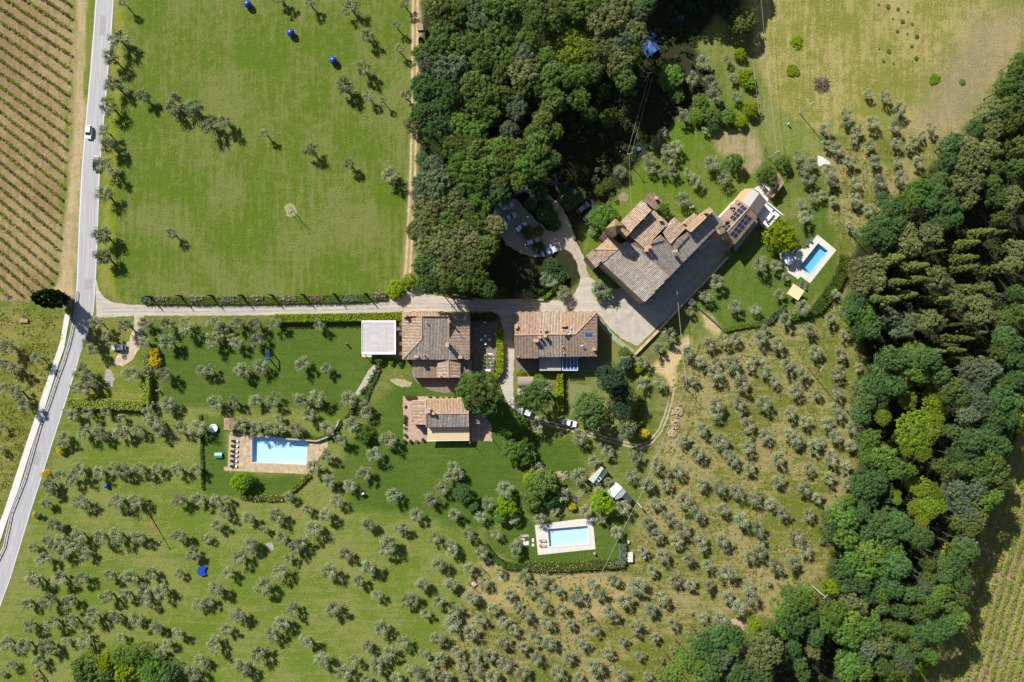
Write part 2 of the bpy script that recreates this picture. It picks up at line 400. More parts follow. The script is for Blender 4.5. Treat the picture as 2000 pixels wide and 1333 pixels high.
def zone_col(px, py):
    wx = px + 14 * (fbm(px / 30, py / 30, 3) - .5) + 5 * (fbm(px / 7, py / 7, 9, 2) - .5)
    wy = py + 14 * (fbm(px / 30 + 50, py / 30, 5) - .5) + 5 * (fbm(px / 7, py / 7 + 40, 11, 2) - .5)
    A = np.zeros(px.shape + (3,)) + np.array((.095, .135, .02)); B = np.zeros_like(A) + np.array((.17, .175, .05))
    best = np.zeros(px.shape, int) - 1
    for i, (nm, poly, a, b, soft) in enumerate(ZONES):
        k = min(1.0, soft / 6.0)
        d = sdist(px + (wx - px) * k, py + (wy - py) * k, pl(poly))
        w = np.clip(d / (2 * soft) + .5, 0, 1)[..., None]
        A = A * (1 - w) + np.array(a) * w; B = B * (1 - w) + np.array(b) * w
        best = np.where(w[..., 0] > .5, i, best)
    for ox, oy, orr, _ in OLIVES:
        if 260 < ox < 800 and oy < 580: orr *= 1.2
        m = (np.abs(px - ox - 5) < 34) & (np.abs(py - oy - 6) < 34)
        if m.any():
            w = .75 * np.exp(-(((wx[m] - ox - 5) ** 2 + (wy[m] - oy - 6) ** 2) / (5.2 * orr) ** 2))[:, None]
            A[m] = A[m] * (1 - w) + (B[m] * .9 + A[m] * .1) * w
    return A, B, best

def ground_mat():
    m, nt, N, L, P = nodes_mat('ground_cover')
    tc = N.new('ShaderNodeTexCoord')
    def noise(scale, detail, rough=.6, mp=None):
        n = N.new('ShaderNodeTexNoise'); n.inputs['Scale'].default_value = scale; n.inputs['Detail'].default_value = detail; n.inputs['Roughness'].default_value = rough
        if mp:
            q = N.new('ShaderNodeMapping'); q.inputs['Scale'].default_value = mp[:3]
            q.inputs['Rotation'].default_value = (0, 0, mp[3])
            L.new(tc.outputs['Object'], q.inputs[0]); L.new(q.outputs[0], n.inputs['Vector'])
        else:
            L.new(tc.outputs['Object'], n.inputs['Vector'])
        return n.outputs[0]
    def math_(op, a, b):
        q = N.new('ShaderNodeMath'); q.operation = op
        for i, v in enumerate((a, b)):
            if isinstance(v, (int, float)): q.inputs[i].default_value = v
            else: L.new(v, q.inputs[i])
        return q.outputs[0]
    big = noise(.05, 4, .6); mid = noise(.45, 6, .72); fine = noise(2.6, 4, .7)
    s1 = noise(.9, 3, .6, (1.0, .07, 1.0, 0)); s2 = noise(.9, 3, .6, (.07, 1.0, 1.0, math.radians(-50)))
    sa = N.new('ShaderNodeAttribute'); sa.attribute_name = 'streak'
    sm = N.new('ShaderNodeMix'); sm.data_type = 'FLOAT'
    L.new(sa.outputs['Fac'], sm.inputs[0]); L.new(s1, sm.inputs[2]); L.new(s2, sm.inputs[3])
    streak = sm.outputs[0]
    f = math_('ADD', math_('MULTIPLY', big, 2.0), math_('MULTIPLY', mid, 1.5))
    f = math_('ADD', f, math_('MULTIPLY', fine, 1.0))
    f = math_('ADD', f, math_('MULTIPLY', streak, 1.1))
    f = math_('SUBTRACT', f, 2.8)
    f = math_('ADD', math_('MULTIPLY', f, 2.5), .45)
    cl = N.new('ShaderNodeClamp'); L.new(f, cl.inputs[0])
    a = N.new('ShaderNodeAttribute'); a.attribute_name = 'colour_a'
    b = N.new('ShaderNodeAttribute'); b.attribute_name = 'colour_b'
    mx = N.new('ShaderNodeMix'); mx.data_type = 'RGBA'
    L.new(cl.outputs[0], mx.inputs[0]); L.new(a.outputs['Color'], mx.inputs[6]); L.new(b.outputs['Color'], mx.inputs[7])
    sc = N.new('ShaderNodeVectorMath'); sc.operation = 'SCALE'
    L.new(mx.outputs[2], sc.inputs[0])
    g = math_('ADD', math_('MULTIPLY', fine, 1.3), .32)
    g = math_('MULTIPLY', g, math_('ADD', math_('MULTIPLY', noise(7.0, 2, .6), .8), .6))
    L.new(g, sc.inputs['Scale'])
    L.new(sc.outputs[0], P.inputs['Base Color'])
    P.inputs['Roughness'].default_value = .95
    P.inputs['Specular IOR Level'].default_value = .1
    bp = N.new('ShaderNodeBump'); bp.inputs['Strength'].default_value = .9; bp.inputs['Distance'].default_value = .35
    hgt = math_('ADD', math_('MULTIPLY', fine, .8), math_('MULTIPLY', mid, .9))
    L.new(hgt, bp.inputs['Height']); L.new(bp.outputs[0], P.inputs['Normal'])
    return m
GROUND = ground_mat()

def build_ground():
    xs = np.arange(-1200, 1201, 5.0) + 1000; ys = np.arange(-860, 861, 5.0) + 666.5
    X, Y = np.meshgrid(xs, ys)
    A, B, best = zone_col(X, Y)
    ny, nx = X.shape
    co = np.stack([(X - 1000) * S, (666.5 - Y) * S, np.zeros_like(X)], -1).reshape(-1, 3)
    fb = best[:-1, :-1].ravel()
    i = np.arange(ny * nx).reshape(ny, nx)
    Q = np.stack([i[1:, :-1], i[1:, 1:], i[:-1, 1:], i[:-1, :-1]], -1).reshape(-1, 4)
    names = {}
    for k in np.unique(fb):
        names.setdefault('open_ground' if k < 0 else ZONES[k][0], []).append(k)
    A = A.reshape(-1, 3); B = B.reshape(-1, 3)
    for nm, ks in names.items():
        q = Q[np.isin(fb, ks)]
        u, inv = np.unique(q, return_inverse=True)
        me = bpy.data.meshes.new(nm)
        me.from_pydata(co[u].tolist(), [], inv.reshape(-1, 4).tolist())
        for an, arr in (('colour_a', A), ('colour_b', B)):
            at = me.attributes.new(an, 'FLOAT_COLOR', 'POINT')
            at.data.foreach_set('color', np.concatenate([arr[u], np.ones((len(u), 1))], 1).astype(np.float32).ravel())
        at = me.attributes.new('streak', 'FLOAT', 'POINT')
        uy = 666.5 - co[u, 1] / S
        at.data.foreach_set('value', np.clip((uy - 600) / 60, 0, 1).astype(np.float32))
        me.materials.append(GROUND)
        structure(link(nm, me))
    # open country out to the horizon, a little below
    me = bpy.data.meshes.new('far_ground')
    r0x, r0y, R = 179.9, 128.9, 2500
    v = [(-r0x, -r0y, 0), (r0x, -r0y, 0), (r0x, r0y, 0), (-r0x, r0y, 0), (-R, -R, 0), (R, -R, 0), (R, R, 0), (-R, R, 0)]
    me.from_pydata(v, [], [(4, 5, 1, 0), (5, 6, 2, 1), (6, 7, 3, 2), (7, 4, 0, 3)])
    for an, c in (('colour_a', (.09, .13, .02)), ('colour_b', (.19, .18, .055))):
        at = me.attributes.new(an, 'FLOAT_COLOR', 'POINT')
        at.data.foreach_set('color', np.array([list(c) + [1]] * 8, dtype=np.float32).ravel())
    me.materials.append(GROUND)
    structure(link('far_ground', me))
build_ground()

# ------------------------------------------------------------------ roads and paving (flush sheets, 1 cm apart)
def refine(pts, step=6.0, jit=0.0):
    out = []
    n = len(pts)
    for i in range(n):
        a = Vector(pts[i]); b = Vector(pts[(i + 1) % n])
        k = max(1, int((b - a).length / step))
        for j in range(k):
            p = a.lerp(b, j / k)
            if jit: p = p + Vector((random.uniform(-jit, jit), random.uniform(-jit, jit)))
            out.append((p.x, p.y))
    return out
def sheet(name, poly, z, mat, jit=0.0, step=6.0):
    pts = refine(poly, step, jit) if jit else poly
    me = bpy.data.meshes.new(name)
    vs = [tuple(W(x, y)) for x, y in pts]
    vs = [(x, y, z) for x, y, _ in vs]
    me.from_pydata(vs, [], [list(range(len(vs)))])
    if me.polygons[0].normal.z < 0: me.flip_normals()
    me.materials.append(mat)
    return structure(link(name, me))
def ribbon(name, line, widths, z, mat, jit=0):
    L_ = []; R_ = []
    for i, p in enumerate(line):
        a = Vector(line[max(i - 1, 0)]); b = Vector(line[min(i + 1, len(line) - 1)])
        t = (b - a).normalized(); n = Vector((-t.y, t.x))
        w = widths[i] if isinstance(widths, (list, tuple)) else widths
        L_.append(tuple(Vector(p) + n * w / 2)); R_.append(tuple(Vector(p) - n * w / 2))
    return sheet(name, L_ + R_[::-1], z, mat, jit)

ASPH = plain('worn_asphalt', (.335, .328, .335), .85, var=.14, scale=.5, stretch=(1.6, .12, 1))
GRAVEL = plain('gravel', (.32, .28, .22), .95, var=.22, scale=1.1, bump=.03)
DRIVE = plain('dusty_asphalt', (.38, .34, .285), .95, var=.2, scale=.5, stretch=(.25, 1.6, 1))
CONC = plain('concrete', (.52, .48, .43), .9, var=.15, scale=.8)
PALE = plain('pale_concrete', (.52, .505, .475), .9, var=.1, scale=.8)
PAINT = plain('road_paint', (.64, .64, .63), .7, var=.12, scale=3)
TERRA = plain('terracotta_paving', (.37, .25, .19), .9, var=.3, scale=1.2)
STONE = plain('stone_paving', (.37, .29, .18), .9, var=.35, scale=.9)
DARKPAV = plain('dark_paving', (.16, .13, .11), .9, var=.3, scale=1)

roadL = pl('190 -90 186 0 182 60 176 134 170 200 164 267 159 330 154 420 150 534 148 570 145 610 139 640 132 670 122 703 110 736 92 790 76 828 46 934 20 1000 6 1066 -20 1120 -50 1190')
roadR = pl('226 -90 222 0 218 65 212 134 206 210 200 267 195 340 192 430 188 534 186 570 183 608 176 634 167 665 156 694 148 724 124 800 104 862 80 938 60 1000 40 1066 20 1132 0 1186 -20 1240')
sheet('road', roadL + roadR[::-1], .012, ASPH)
def offset_line(line, d):
    out = []
    for i, p in enumerate(line):
        a = Vector(line[max(i - 1, 0)]); b = Vector(line[min(i + 1, len(line) - 1)])
        t = (b - a).normalized(); n = Vector((-t.y, t.x))
        out.append(tuple(Vector(p) + n * d))
    return out
ribbon('road_edge_line', offset_line(roadL, -2.0), 1.0, .022, PAINT)
ribbon('road_edge_line', offset_line(roadR[:13], 1.2), .8, .022, PAINT)
ribbon('road_edge_line', offset_line(roadR[13:], 1.2), .8, .022, PAINT)

drive = pl('187 545 193 566 204 582 222 592 260 596 330 597 400 596 500 595 600 593 690 590 750 588 780 583 800 566 812 556 830 568 850 577 885 584 960 587 1060 588 1090 586 1120 576 1130 560 1134 545 1150 542 1164 548 1172 560 1168 590 1178 606 1196 636 1216 655 1240 668 1282 632 1300 600 1350 548 1395 510 1400 525 1340 588 1245 676 1232 670 1212 660 1190 640 1170 614 1166 611 1100 610 1008 610 1004 612 1004 700 1002 745 1003 775 1012 792 1030 804 1060 824 1056 830 1020 810 996 795 982 770 976 748 970 742 978 720 981 640 976 616 960 609 780 609 700 614 600 615 400 617 280 617 188 621')
sheet('driveway', drive, .01, DRIVE, jit=.8)
sheet('parking_ground', pl('1134 548 1128 520 1118 498 1100 486 1070 505 1030 500 990 480 965 440 965 400 980 385 1010 390 1040 425 1070 450 1086 450 1082 425 1064 398 1036 378 1010 372 1030 360 1060 372 1090 395 1112 430 1126 470 1140 505 1152 546'), .009, GRAVEL, jit=1.5)
sheet('farm_yard', pl('1172 566 1186 556 1205 566 1240 545 1300 520 1390 420 1425 460 1426 494 1345 575 1284 634 1240 668 1216 655 1190 640 1172 606'), .02, plain('yard_concrete', (.36, .32, .265), .9, var=.2, scale=.5), jit=.4)
for off in (-3.2, 3.2):
    tl = pl('1020 806 1060 824 1112 838 1165 852 1215 866 1250 873 1270 865 1290 840 1302 810 1310 780 1314 755')
    ribbon('wheel_track', offset_line(tl, off), 3.4, .008, plain('track_earth', (.34, .27, .17), .95, var=.3, scale=1), jit=.5)
for off in (-5, 4):
    tl = pl('812 -80 810 60 809 200 806 330 801 440 797 520 792 560')
    ribbon('wheel_track', offset_line(tl, off), 4.2, .008, plain('pale_track_earth', (.42, .31, .175), .95, var=.25, scale=1), jit=.7)
sheet('entrance_path', pl('262 617 280 617 279 650 276 672 262 700 240 716 222 712 228 696 252 664 262 640'), .008, plain('dusty_path', (.40, .33, .23), .95, var=.3, scale=.8), jit=1.2)
# raised pavement beside the road, left side
pv = pl('127 614 138 614 131 650 126 680 112 720 95 775 80 822 60 880 37 955 20 1000 -2 1066 -20 1120 -30 1120 -20 1070 8 1000 26 945 50 872 70 812 84 768 103 712 118 668')
MB().prism([tuple(W(x, y))[:2] for x, y in pv], -.05, .14, ).build('pavement', PALE)['kind'] = 'structure'

PATCH = plain('asphalt_patch_grey', (.27, .265, .27), .9, var=.12, scale=1)
sheet('asphalt_patch', pl('166 546 181 546 180 566 165 566'), .018, PATCH, jit=.3)
sheet('asphalt_patch', pl('70 880 82 884 74 910 62 906'), .018, PATCH, jit=.3)
sheet('asphalt_patch', pl('196 30 208 30 206 70 194 70'), .018, PATCH, jit=.3)
TYREW = plain('tyre_worn_asphalt', (.30, .295, .30), .8, var=.1, scale=.6, stretch=(1.5, .1, 1))
mid = [((a[0] + b[0]) / 2, (a[1] + b[1]) / 2) for a, b in zip(roadL[:13] + roadL[13:], [roadR[min(i, len(roadR) - 1)] for i in range(len(roadL))])]
for off in (-11, -5, 5, 11):
    ribbon('tyre_track', offset_line(mid, off), 2.2, .016, TYREW, jit=.25)
for off in (-4, 3):
    ribbon('tyre_track', offset_line(pl('200 607 260 606 330 607 400 606 500 606 600 604 690 602 780 598 860 598 960 600 1060 600'), off), 3.0, .014, plain('drive_wear', (.31, .28, .245), .95, var=.25, scale=.6), jit=.6)

sheet('courtyard_shade_paving', pl('1007 699 1166 697 1168 724 1110 726 1052 726 1010 728'), .013, DARKPAV)  # dark tone paints in the house's shade over the courtyard
sheet('backyard_shade_paving', pl('806 738 922 738 924 752 918 766 862 768 835 760 815 748'), .013, DARKPAV, jit=1)  # dark sheet follows the shadow below the villa, shade put into its colour
sheet('worn_patch', pl('762 742 775 739 790 742 806 748 800 756 784 756 768 750'), .011, plain('worn_earth', (.30, .26, .14), .95, var=.35, scale=1.2), jit=1.6, step=3)
sheet('flower_border', pl('1167 614 1172 622 1200 655 1238 684 1233 692 1196 664 1168 634'), .011, plain('pale_planting', (.24, .27, .15), .95, var=.4, scale=1.5), jit=1)
# ------------------------------------------------------------------ buildings
STUCCO = plain('ochre_stucco', (.50, .36, .21), .9, var=.15, scale=.8)
STONEW = plain('rubble_stone', (.36, .29, .21), .95, var=.35, scale=1.6, bump=.05)
WHITEW = plain('white_plaster', (.74, .72, .69), .85, var=.08, scale=1)
WHITEM = plain('white_metal', (.80, .80, .80), .4, var=.05)
DARKM = plain('dark_metal', (.035, .035, .04), .5, var=.2)
STEEL = plain('grey_metal', (.42, .43, .44), .45, .3, var=.1)
GLASS = plain('window_glass', (.03, .05, .08), .08, var=.05, spec=.6)
PANELG = plain('solar_glass', (.018, .024, .045), .15, var=.1, spec=.6)
WOOD = plain('weathered_wood', (.27, .18, .11), .85, var=.25, scale=2, stretch=(.3, 2, 1))
RUST = plain('rusty_steel', (.26, .085, .04), .8, var=.3, scale=2)
BLUE = plain('blue_paint', (.012, .045, .33), .35, var=.1)
UNDER = plain('roof_mortar', (.12, .085, .06), .95, var=.2)
RIDGE = plain('ridge_tiles', (.40, .26, .17), .9, var=.3, scale=2.5)
DARKCLOTH = plain('dark_cushion', (.02, .022, .03), .9, var=.2)
WHITECLOTH = plain('white_towel', (.8, .8, .8), .9, var=.05)
BEIGE = plain('beige_canvas', (.60, .46, .26), .9, var=.06, scale=1)

PAL = {
 'grey': [(.36, .30, .24), (.42, .36, .30), (.30, .25, .21), (.40, .30, .22), (.46, .41, .36), (.34, .24, .17)],
 'red': [(.40, .245, .17), (.44, .285, .21), (.36, .22, .155), (.47, .32, .24), (.35, .235, .18)],
 'orange': [(.42, .28, .17), (.47, .33, .21), (.38, .26, .17), (.42, .34, .25), (.45, .28, .14)],
 'mix': [(.44, .32, .23), (.50, .36, .24), (.38, .29, .22), (.50, .42, .34), (.40, .24, .15), (.33, .27, .22)],
 'old': [(.34, .30, .265), (.40, .355, .31), (.44, .40, .355), (.30, .265, .23), (.36, .28, .225), (.48, .43, .38)],
 'lich': [(.45, .28, .08), (.42, .25, .10), (.36, .27, .17), (.48, .33, .10), (.33, .26, .2)],
 'brown': [(.33, .235, .175), (.38, .28, .21), (.30, .22, .17), (.35, .25, .175), (.41, .31, .245)],
}

def fit_plane(pts):
    A = np.array([[p[0], p[1], 1] for p in pts]); b = np.array([p[2] for p in pts])
    s, *_ = np.linalg.lstsq(A, b, rcond=None)
    return s
def roof_slope(parent, pts, pal='grey', row=.42, amp=.085, label=None, thick=.14, wall=None, tiles=True, mat=None, z0=0.0, inset=.12):
    """one roof plane: slab, rows of clay tiles over it and the wall below it"""
    s = fit_plane(pts)
    P = [Vector((p[0], p[1], s[0] * p[0] + s[1] * p[1] + s[2])) for p in pts]
    n = Vector((-s[0], -s[1], 1)).normalized()
    down = Vector((s[0], s[1], 0))
    if down.length < 1e-4: down = Vector((0, 1, 0))
    d = -down; d.z = -(s[0] ** 2 + s[1] ** 2); d.normalize()
    a = n.cross(d).normalized()
    b = MB()
    k = len(P)
    area = sum(P[i].x * P[(i + 1) % k].y - P[(i + 1) % k].x * P[i].y for i in range(k))
    Q = P if area > 0 else P[::-1]
    top = [tuple(p) for p in Q]; bot = [tuple(p - Vector((0, 0, thick))) for p in Q]
    b.add(bot + top, [tuple(range(k - 1, -1, -1)), tuple(range(k, 2 * k))] + [(i, (i + 1) % k, k + (i + 1) % k, k + i) for i in range(k)])
    ro = b.build('roof', mat or UNDER, parent)
    if label: ro['label'] = label
    if tiles:
        t = MB(); cols = PAL[pal]
        O = P[0]
        uv = [((p - O).dot(a), (p - O).dot(d)) for p in P]
        u0 = min(u for u, _ in uv); u1 = max(u for u, _ in uv)
        nrow = max(1, int(round((u1 - u0) / row))); rw = (u1 - u0) / nrow
        for r in range(nrow):
            u = u0 + (r + .5) * rw
            xs = []
            for i in range(k):
                (ua, va), (ub, vb) = uv[i], uv[(i + 1) % k]
                if (ua <= u) != (ub <= u):
                    xs.append(va + (u - ua) / (ub - ua) * (vb - va))
            xs.sort()
            base = random.choice(cols)
            for q in range(0, len(xs) - 1, 2):
                v = xs[q] - .02
                end = xs[q + 1] + .05
                while v < end - .1:
                    e = min(end, v + random.uniform(.42, .55))
                    c = random.choice(cols)
                    m = random.uniform(.25, .75)
                    br = random.uniform(.88, 1.12)
                    c = tuple(max(0, (base[j] * (1 - m) + c[j] * m) * br) for j in range(3))
                    w = rw * .34; lift = random.uniform(0, .02); sk = random.uniform(-.02, .02)
                    vs = []
                    for vv, up in ((v, lift + .02), (e, lift - .005)):
                        for du, hh in ((-w, .004), (-w * .55, amp), (w * .55, amp), (w, .004)):
                            vs.append(tuple(O + a * (u + du + sk) + d * vv + n * (hh + up)))
                    t.add(vs, [(0, 4, 5, 1), (1, 5, 6, 2), (2, 6, 7, 3), (4, 7, 6, 5)], c)
                    v = e
        to = t.build('roof_tiles', TILE, ro); to['kind'] = 'stuff'
    if wall:
        c = sum(P, Vector()) / k
        W_ = []
        for p in P:
            q = (Vector((p.x, p.y, 0)) - Vector((c.x, c.y, 0)))
            q = q * max(.5, 1 - inset / max(q.length, .2)) + Vector((c.x, c.y, 0))
            W_.append((q.x, q.y))
        zt = [s[0] * q[0] + s[1] * q[1] + s[2] - thick - .005 for q in W_]
        MB().prism(W_, z0, 0, ztop=zt).build('wall', wall, parent)
    return ro
def R(poly, conv=None):
    """'x y z x y z' in photo pixels (or converted zoom pixels) + height -> world points"""
    v = [float(q) for q in poly.split()]
    out = []
    for i in range(0, len(v), 3):
        x, y = v[i], v[i + 1]
        if conv: x, y = conv(x, y)
        out.append(W(x, y, v[i + 2]))
    return out
def ridge(parent, pts, r=.16, name='ridge_cap', mat=None):
    return MB().tube(pts, r, 6).build(name, mat or RIDGE, parent)
def chimney(parent, px, py, z, h=1.2, s=(.7, .7), mat=None, cap=True):
    p = W(px, py, z + h)
    b = MB().box((p.x, p.y, z + h / 2 - .4), (s[0], s[1], h + .8))
    c = b.build('chimney', mat or STUCCO, parent)
    if cap:
        q = MB()
        for dx in (-.3, .3):
            for dy in (-.3, .3):
                q.box((p.x + dx * s[0], p.y + dy * s[1], z + h + .12), (.12, .12, .22))
        q.box((p.x, p.y, z + h + .29), (s[0] + .2, s[1] + .2, .1))
        q.build('chimney_cap', RIDGE, c)
    return c
def vent(parent, px, py, z, h=.5, r=.14, mat=None):
    p = W(px, py, z + h)
    MB().lathe((p.x, p.y, z - .3), [(r, 0), (r, h + .3), (r * 1.7, h + .32), (r * 1.7, h + .42), (.02, h + .55)], 8).build('vent_pipe', mat or RIDGE, parent)
def windows(parent, p0, p1, zs, n, w=1.0, h=1.3, door=None):
    """openings on the wall line p0->p1 (photo px): frame and pane each"""
    a, b = W(*p0), W(*p1)
    d = (b - a); L = d.length; d.normalize()
    rot = math.atan2(d.y, d.x)
    for z in zs:
        for i in range(n):
            c = a + d * L * (i + .5) / n
            dr = door is not None and i == door and z == zs[0]
            hh = 2.2 if dr else h
            zz = 1.1 if dr else z
            f = MB().box((c.x, c.y, zz), (w, .16, hh), rot).build('door' if dr else 'window', WOOD, parent)
            if not dr:
                MB().box((c.x, c.y, zz), (w - .2, .2, hh - .2), rot).build('pane', GLASS, f)

def solar(parent, quad, z, nx, ny, conv, plane_pts, lift=.22, gap=.05):
    s = fit_plane(plane_pts)
    Q = [W(*conv(*q), z) for q in quad]
    for i in range(nx):
        for j in range(ny):
            f = []
            for (u, v) in ((i + gap, j + gap), (i + 1 - gap, j + gap), (i + 1 - gap, j + 1 - gap), (i + gap, j + 1 - gap)):
                u /= nx; v /= ny
                p = Q[0] * (1 - u) * (1 - v) + Q[1] * u * (1 - v) + Q[2] * u * v + Q[3] * (1 - u) * v
                f.append((p.x, p.y))
            zt = [s[0] * p[0] + s[1] * p[1] + s[2] + lift for p in f]
            cx = sum(p[0] for p in f) / 4; cy = sum(p[1] for p in f) / 4
            b = MB()
            def slab(k, d, mi):
                g = [(cx + (p[0] - cx) * k, cy + (p[1] - cy) * k) for p in f]
                ar = sum(g[q][0] * g[(q + 1) % 4][1] - g[(q + 1) % 4][0] * g[q][1] for q in range(4))
                zz = [s[0] * p[0] + s[1] * p[1] + s[2] + lift + d for p in g]
                if ar < 0: g, zz = g[::-1], zz[::-1]
                vs = [(g[q][0], g[q][1], zz[q] - .06) for q in range(4)] + [(g[q][0], g[q][1], zz[q]) for q in range(4)]
                b.add(vs, [(3, 2, 1, 0), (4, 5, 6, 7), (0, 1, 5, 4), (1, 2, 6, 5), (2, 3, 7, 6), (3, 0, 4, 7)], None, mi)
            slab(1, 0, 0); slab(.93, .012, 1)
            b.build('solar_panel', [STEEL, PANELG], parent)

# ---- villa: big house right of the grey carport
v1 = thing('villa', W(851, 660), 'large tiled villa with raised central roof block, right of the grey flat carport', 'house')
ze, zr, zt = 6.0, 7.8, 9.6
roof_slope(v1, R(f'785.5 619 {ze} 824 619 {zr} 825 661 {zr} 786 702.5 {ze}'), 'mix', wall=STUCCO)
roof_slope(v1, R(f'917 611 {ze} 877 611 {zr} 877 661 {zr} 917 702 {ze}'), 'mix', wall=STUCCO)
roof_slope(v1, R(f'824.2 619 {zt} 876.8 619 {zt} 876.8 661 {zr} 917 702.6 {ze} 786 702.6 {ze} 824.2 661 {zr}'), 'old', wall=STUCCO)
roof_slope(v1, R('824 610.5 9.2 876 610.5 9.2 876 617.5 10.0 824 617.5 10.0'), 'orange', wall=STUCCO)
roof_slope(v1, R('785.5 610.5 6.5 823.8 610.5 6.5 823.8 618.6 7.6 785.5 618.6 7.6'), 'orange', wall=STUCCO)
ridge(v1, R('786.5 702 6.1 825 661 7.9')); ridge(v1, R('916 702 6.1 877 661 7.9'))
ridge(v1, R('824.2 619 9.7 824.2 661 7.95')); ridge(v1, R('876.8 619 9.7 876.8 661 7.95')); ridge(v1, R('824 617.6 10.05 876 617.6 10.05'))
roof_slope(v1, R('806 704 4.0 853.5 704 4.0 853.5 738 3.1 806 738 3.1'), 'brown', wall=STUCCO)
roof_slope(v1, R('899.5 704 3.9 920 704 3.9 920 739 3.1 899.5 739 3.1'), 'brown', wall=STUCCO)
roof_slope(v1, R('854 704 4.8 876 704 5.7 876 738 5.7 854 738 4.8'), 'mix', wall=STUCCO)
roof_slope(v1, R('899 704 4.8 876 704 5.7 876 738 5.7 899 738 4.8'), 'mix', wall=STUCCO)
ridge(v1, R('876 703 5.8 876 738.5 5.8'))
chimney(v1, 873.5, 674, 7.6, 2.6, (.75, 1.1))
chimney(v1, 813, 697, 6.3, 1.0, (1.1, .6)); chimney(v1, 899, 698, 6.3, 1.0, (1.0, .6)); chimney(v1, 791, 617, 7.4, .9, (.6, .6)); chimney(v1, 858, 735, 5.0, .8, (.6, .6)); chimney(v1, 910, 616, 6.5, .9, (.6, .6))
for x, y, z in ((828, 694, 6.5), (878, 628, 9.3), (832, 630, 9.1), (876, 626, 9.3)): vent(v1, x, y, z, .8, .16)
b = MB(); p = W(877, 629, 11.5); b.tube([(p.x, p.y, 9), (p.x, p.y, 11.6)], .04); b.tube([(p.x - .6, p.y, 11.5), (p.x + .6, p.y - .2, 11.5)], .03)
for k in range(5): b.tube([(p.x - .5 + k * .25, p.y - .4, 11.5), (p.x - .5 + k * .25, p.y + .4, 11.5)], .02)
b.build('television_aerial', STEEL, v1)
windows(v1, (786, 702), (806, 702), [1.6, 4.4], 1); windows(v1, (806, 738), (853, 738), [1.6], 3, door=1); windows(v1, (854, 738), (899, 738), [1.7], 2); windows(v1, (917, 614), (917, 700), [1.6, 4.4], 5, door=2); windows(v1, (786, 624), (786, 700), [1.6, 4.4], 4); windows(v1, (826, 611), (875, 611), [1.6, 4.4, 7.4], 3, w=.9)

# ---- terraced house
t2 = thing('terraced_house', W(1085, 655), 'long reddish tiled house with hipped right end, skylights and many chimneys', 'house')
zr2 = 8.6; ze2 = 6.6
roof_slope(t2, R(f'1005 610.5 {ze2} 1051.8 610 {ze2} 1051.8 654.6 {zr2} 1005 655 {zr2}'), 'red', wall=STUCCO)
roof_slope(t2, R(f'1052.2 610 {ze2} 1095.8 610 {ze2} 1095.8 653.8 {zr2} 1052.2 654.6 {zr2}'), 'mix', wall=STUCCO)
roof_slope(t2, R(f'1096.2 609.6 {ze2} 1166 609.6 {ze2} 1124 652.6 {zr2} 1096.2 653 {zr2}'), 'orange', wall=STUCCO)
roof_slope(t2, R(f'1005 655.4 {zr2} 1051.8 655 {zr2} 1051.8 700 {ze2} 1005 700 {ze2}'), 'brown', wall=STUCCO)
roof_slope(t2, R(f'1052.2 655 {zr2} 1095.8 654 {zr2} 1095.8 697.5 {ze2} 1052.2 697.5 {ze2}'), 'old', wall=STUCCO)
roof_slope(t2, R(f'1096.2 653.4 {zr2} 1124 653 {zr2} 1165.5 696 {ze2} 1096.2 697 {ze2}'), 'brown', wall=STUCCO)
roof_slope(t2, R(f'1166.2 610 {ze2} 1166 696 {ze2} 1124.4 652.8 {zr2}'), 'brown', wall=STUCCO)
ridge(t2, R(f'1005 655 {zr2+.1} 1124 652.8 {zr2+.1}'), .2); ridge(t2, R(f'1124 652.8 {zr2+.1} 1166 609.8 {ze2+.1}'), .2); ridge(t2, R(f'1124 652.8 {zr2+.1} 1165.6 696 {ze2+.1}'), .16)
ridge(t2, R(f'1096 610 {ze2+.08} 1096 653 {zr2+.08}'), .12); ridge(t2, R(f'1096 654 {zr2+.08} 1096 697 {ze2+.08}'), .12)
for x, y, z, hh, s in ((1008, 638, 7.8, .9, (.7, 1)), (1064.5, 645, 8.1, .9, (.7, .6)), (1047, 665.5, 8.1, 1.2, (1.2, .7)), (1054, 659, 8.4, 1.3, (.6, .6)), (1064.5, 656.5, 8.5, 1.3, (.7, .7)), (1101, 635.5, 7.7, 1.0, (1.2, .7)), (1103, 652, 8.5, .9, (.6, .6)), (1160, 682.5, 7.0, .8, (.8, .6))):
    chimney(t2, x, y, z, hh, s)
for x, y, z in ((1055, 647, 8.2), (1153, 616.5, 6.9), (1099, 677, 7.5), (1101, 690, 6.9), (1013, 697, 6.8), (1100, 645, 8.2)): vent(t2, x, y, z)
def dish(parent, px, py, z):
    p = W(px, py, z + 1.0)
    b = MB().tube([(p.x, p.y, z - .3), (p.x, p.y, z + .9)], .04)
    vs = [(p.x, p.y, z + .95)]
    for r, q in ((.28, .06), (.5, .2)):
        for k in range(10):
            a = 2 * math.pi * k / 10
            vs.append((p.x + r * math.cos(a), p.y - q + r * .75 * math.sin(a), z + 1.0 + q + r * .5 * math.sin(a)))
    fs = [(0, 1 + k, 1 + (k + 1) % 10) for k in range(10)] + [(1 + k, 11 + k, 11 + (k + 1) % 10, 1 + (k + 1) % 10) for k in range(10)]
    b.add(vs, fs).build('satellite_dish', WHITEM, parent)
dish(t2, 1135.5, 672.5, 7.7); dish(t2, 1109.5, 649.5, 8.4)
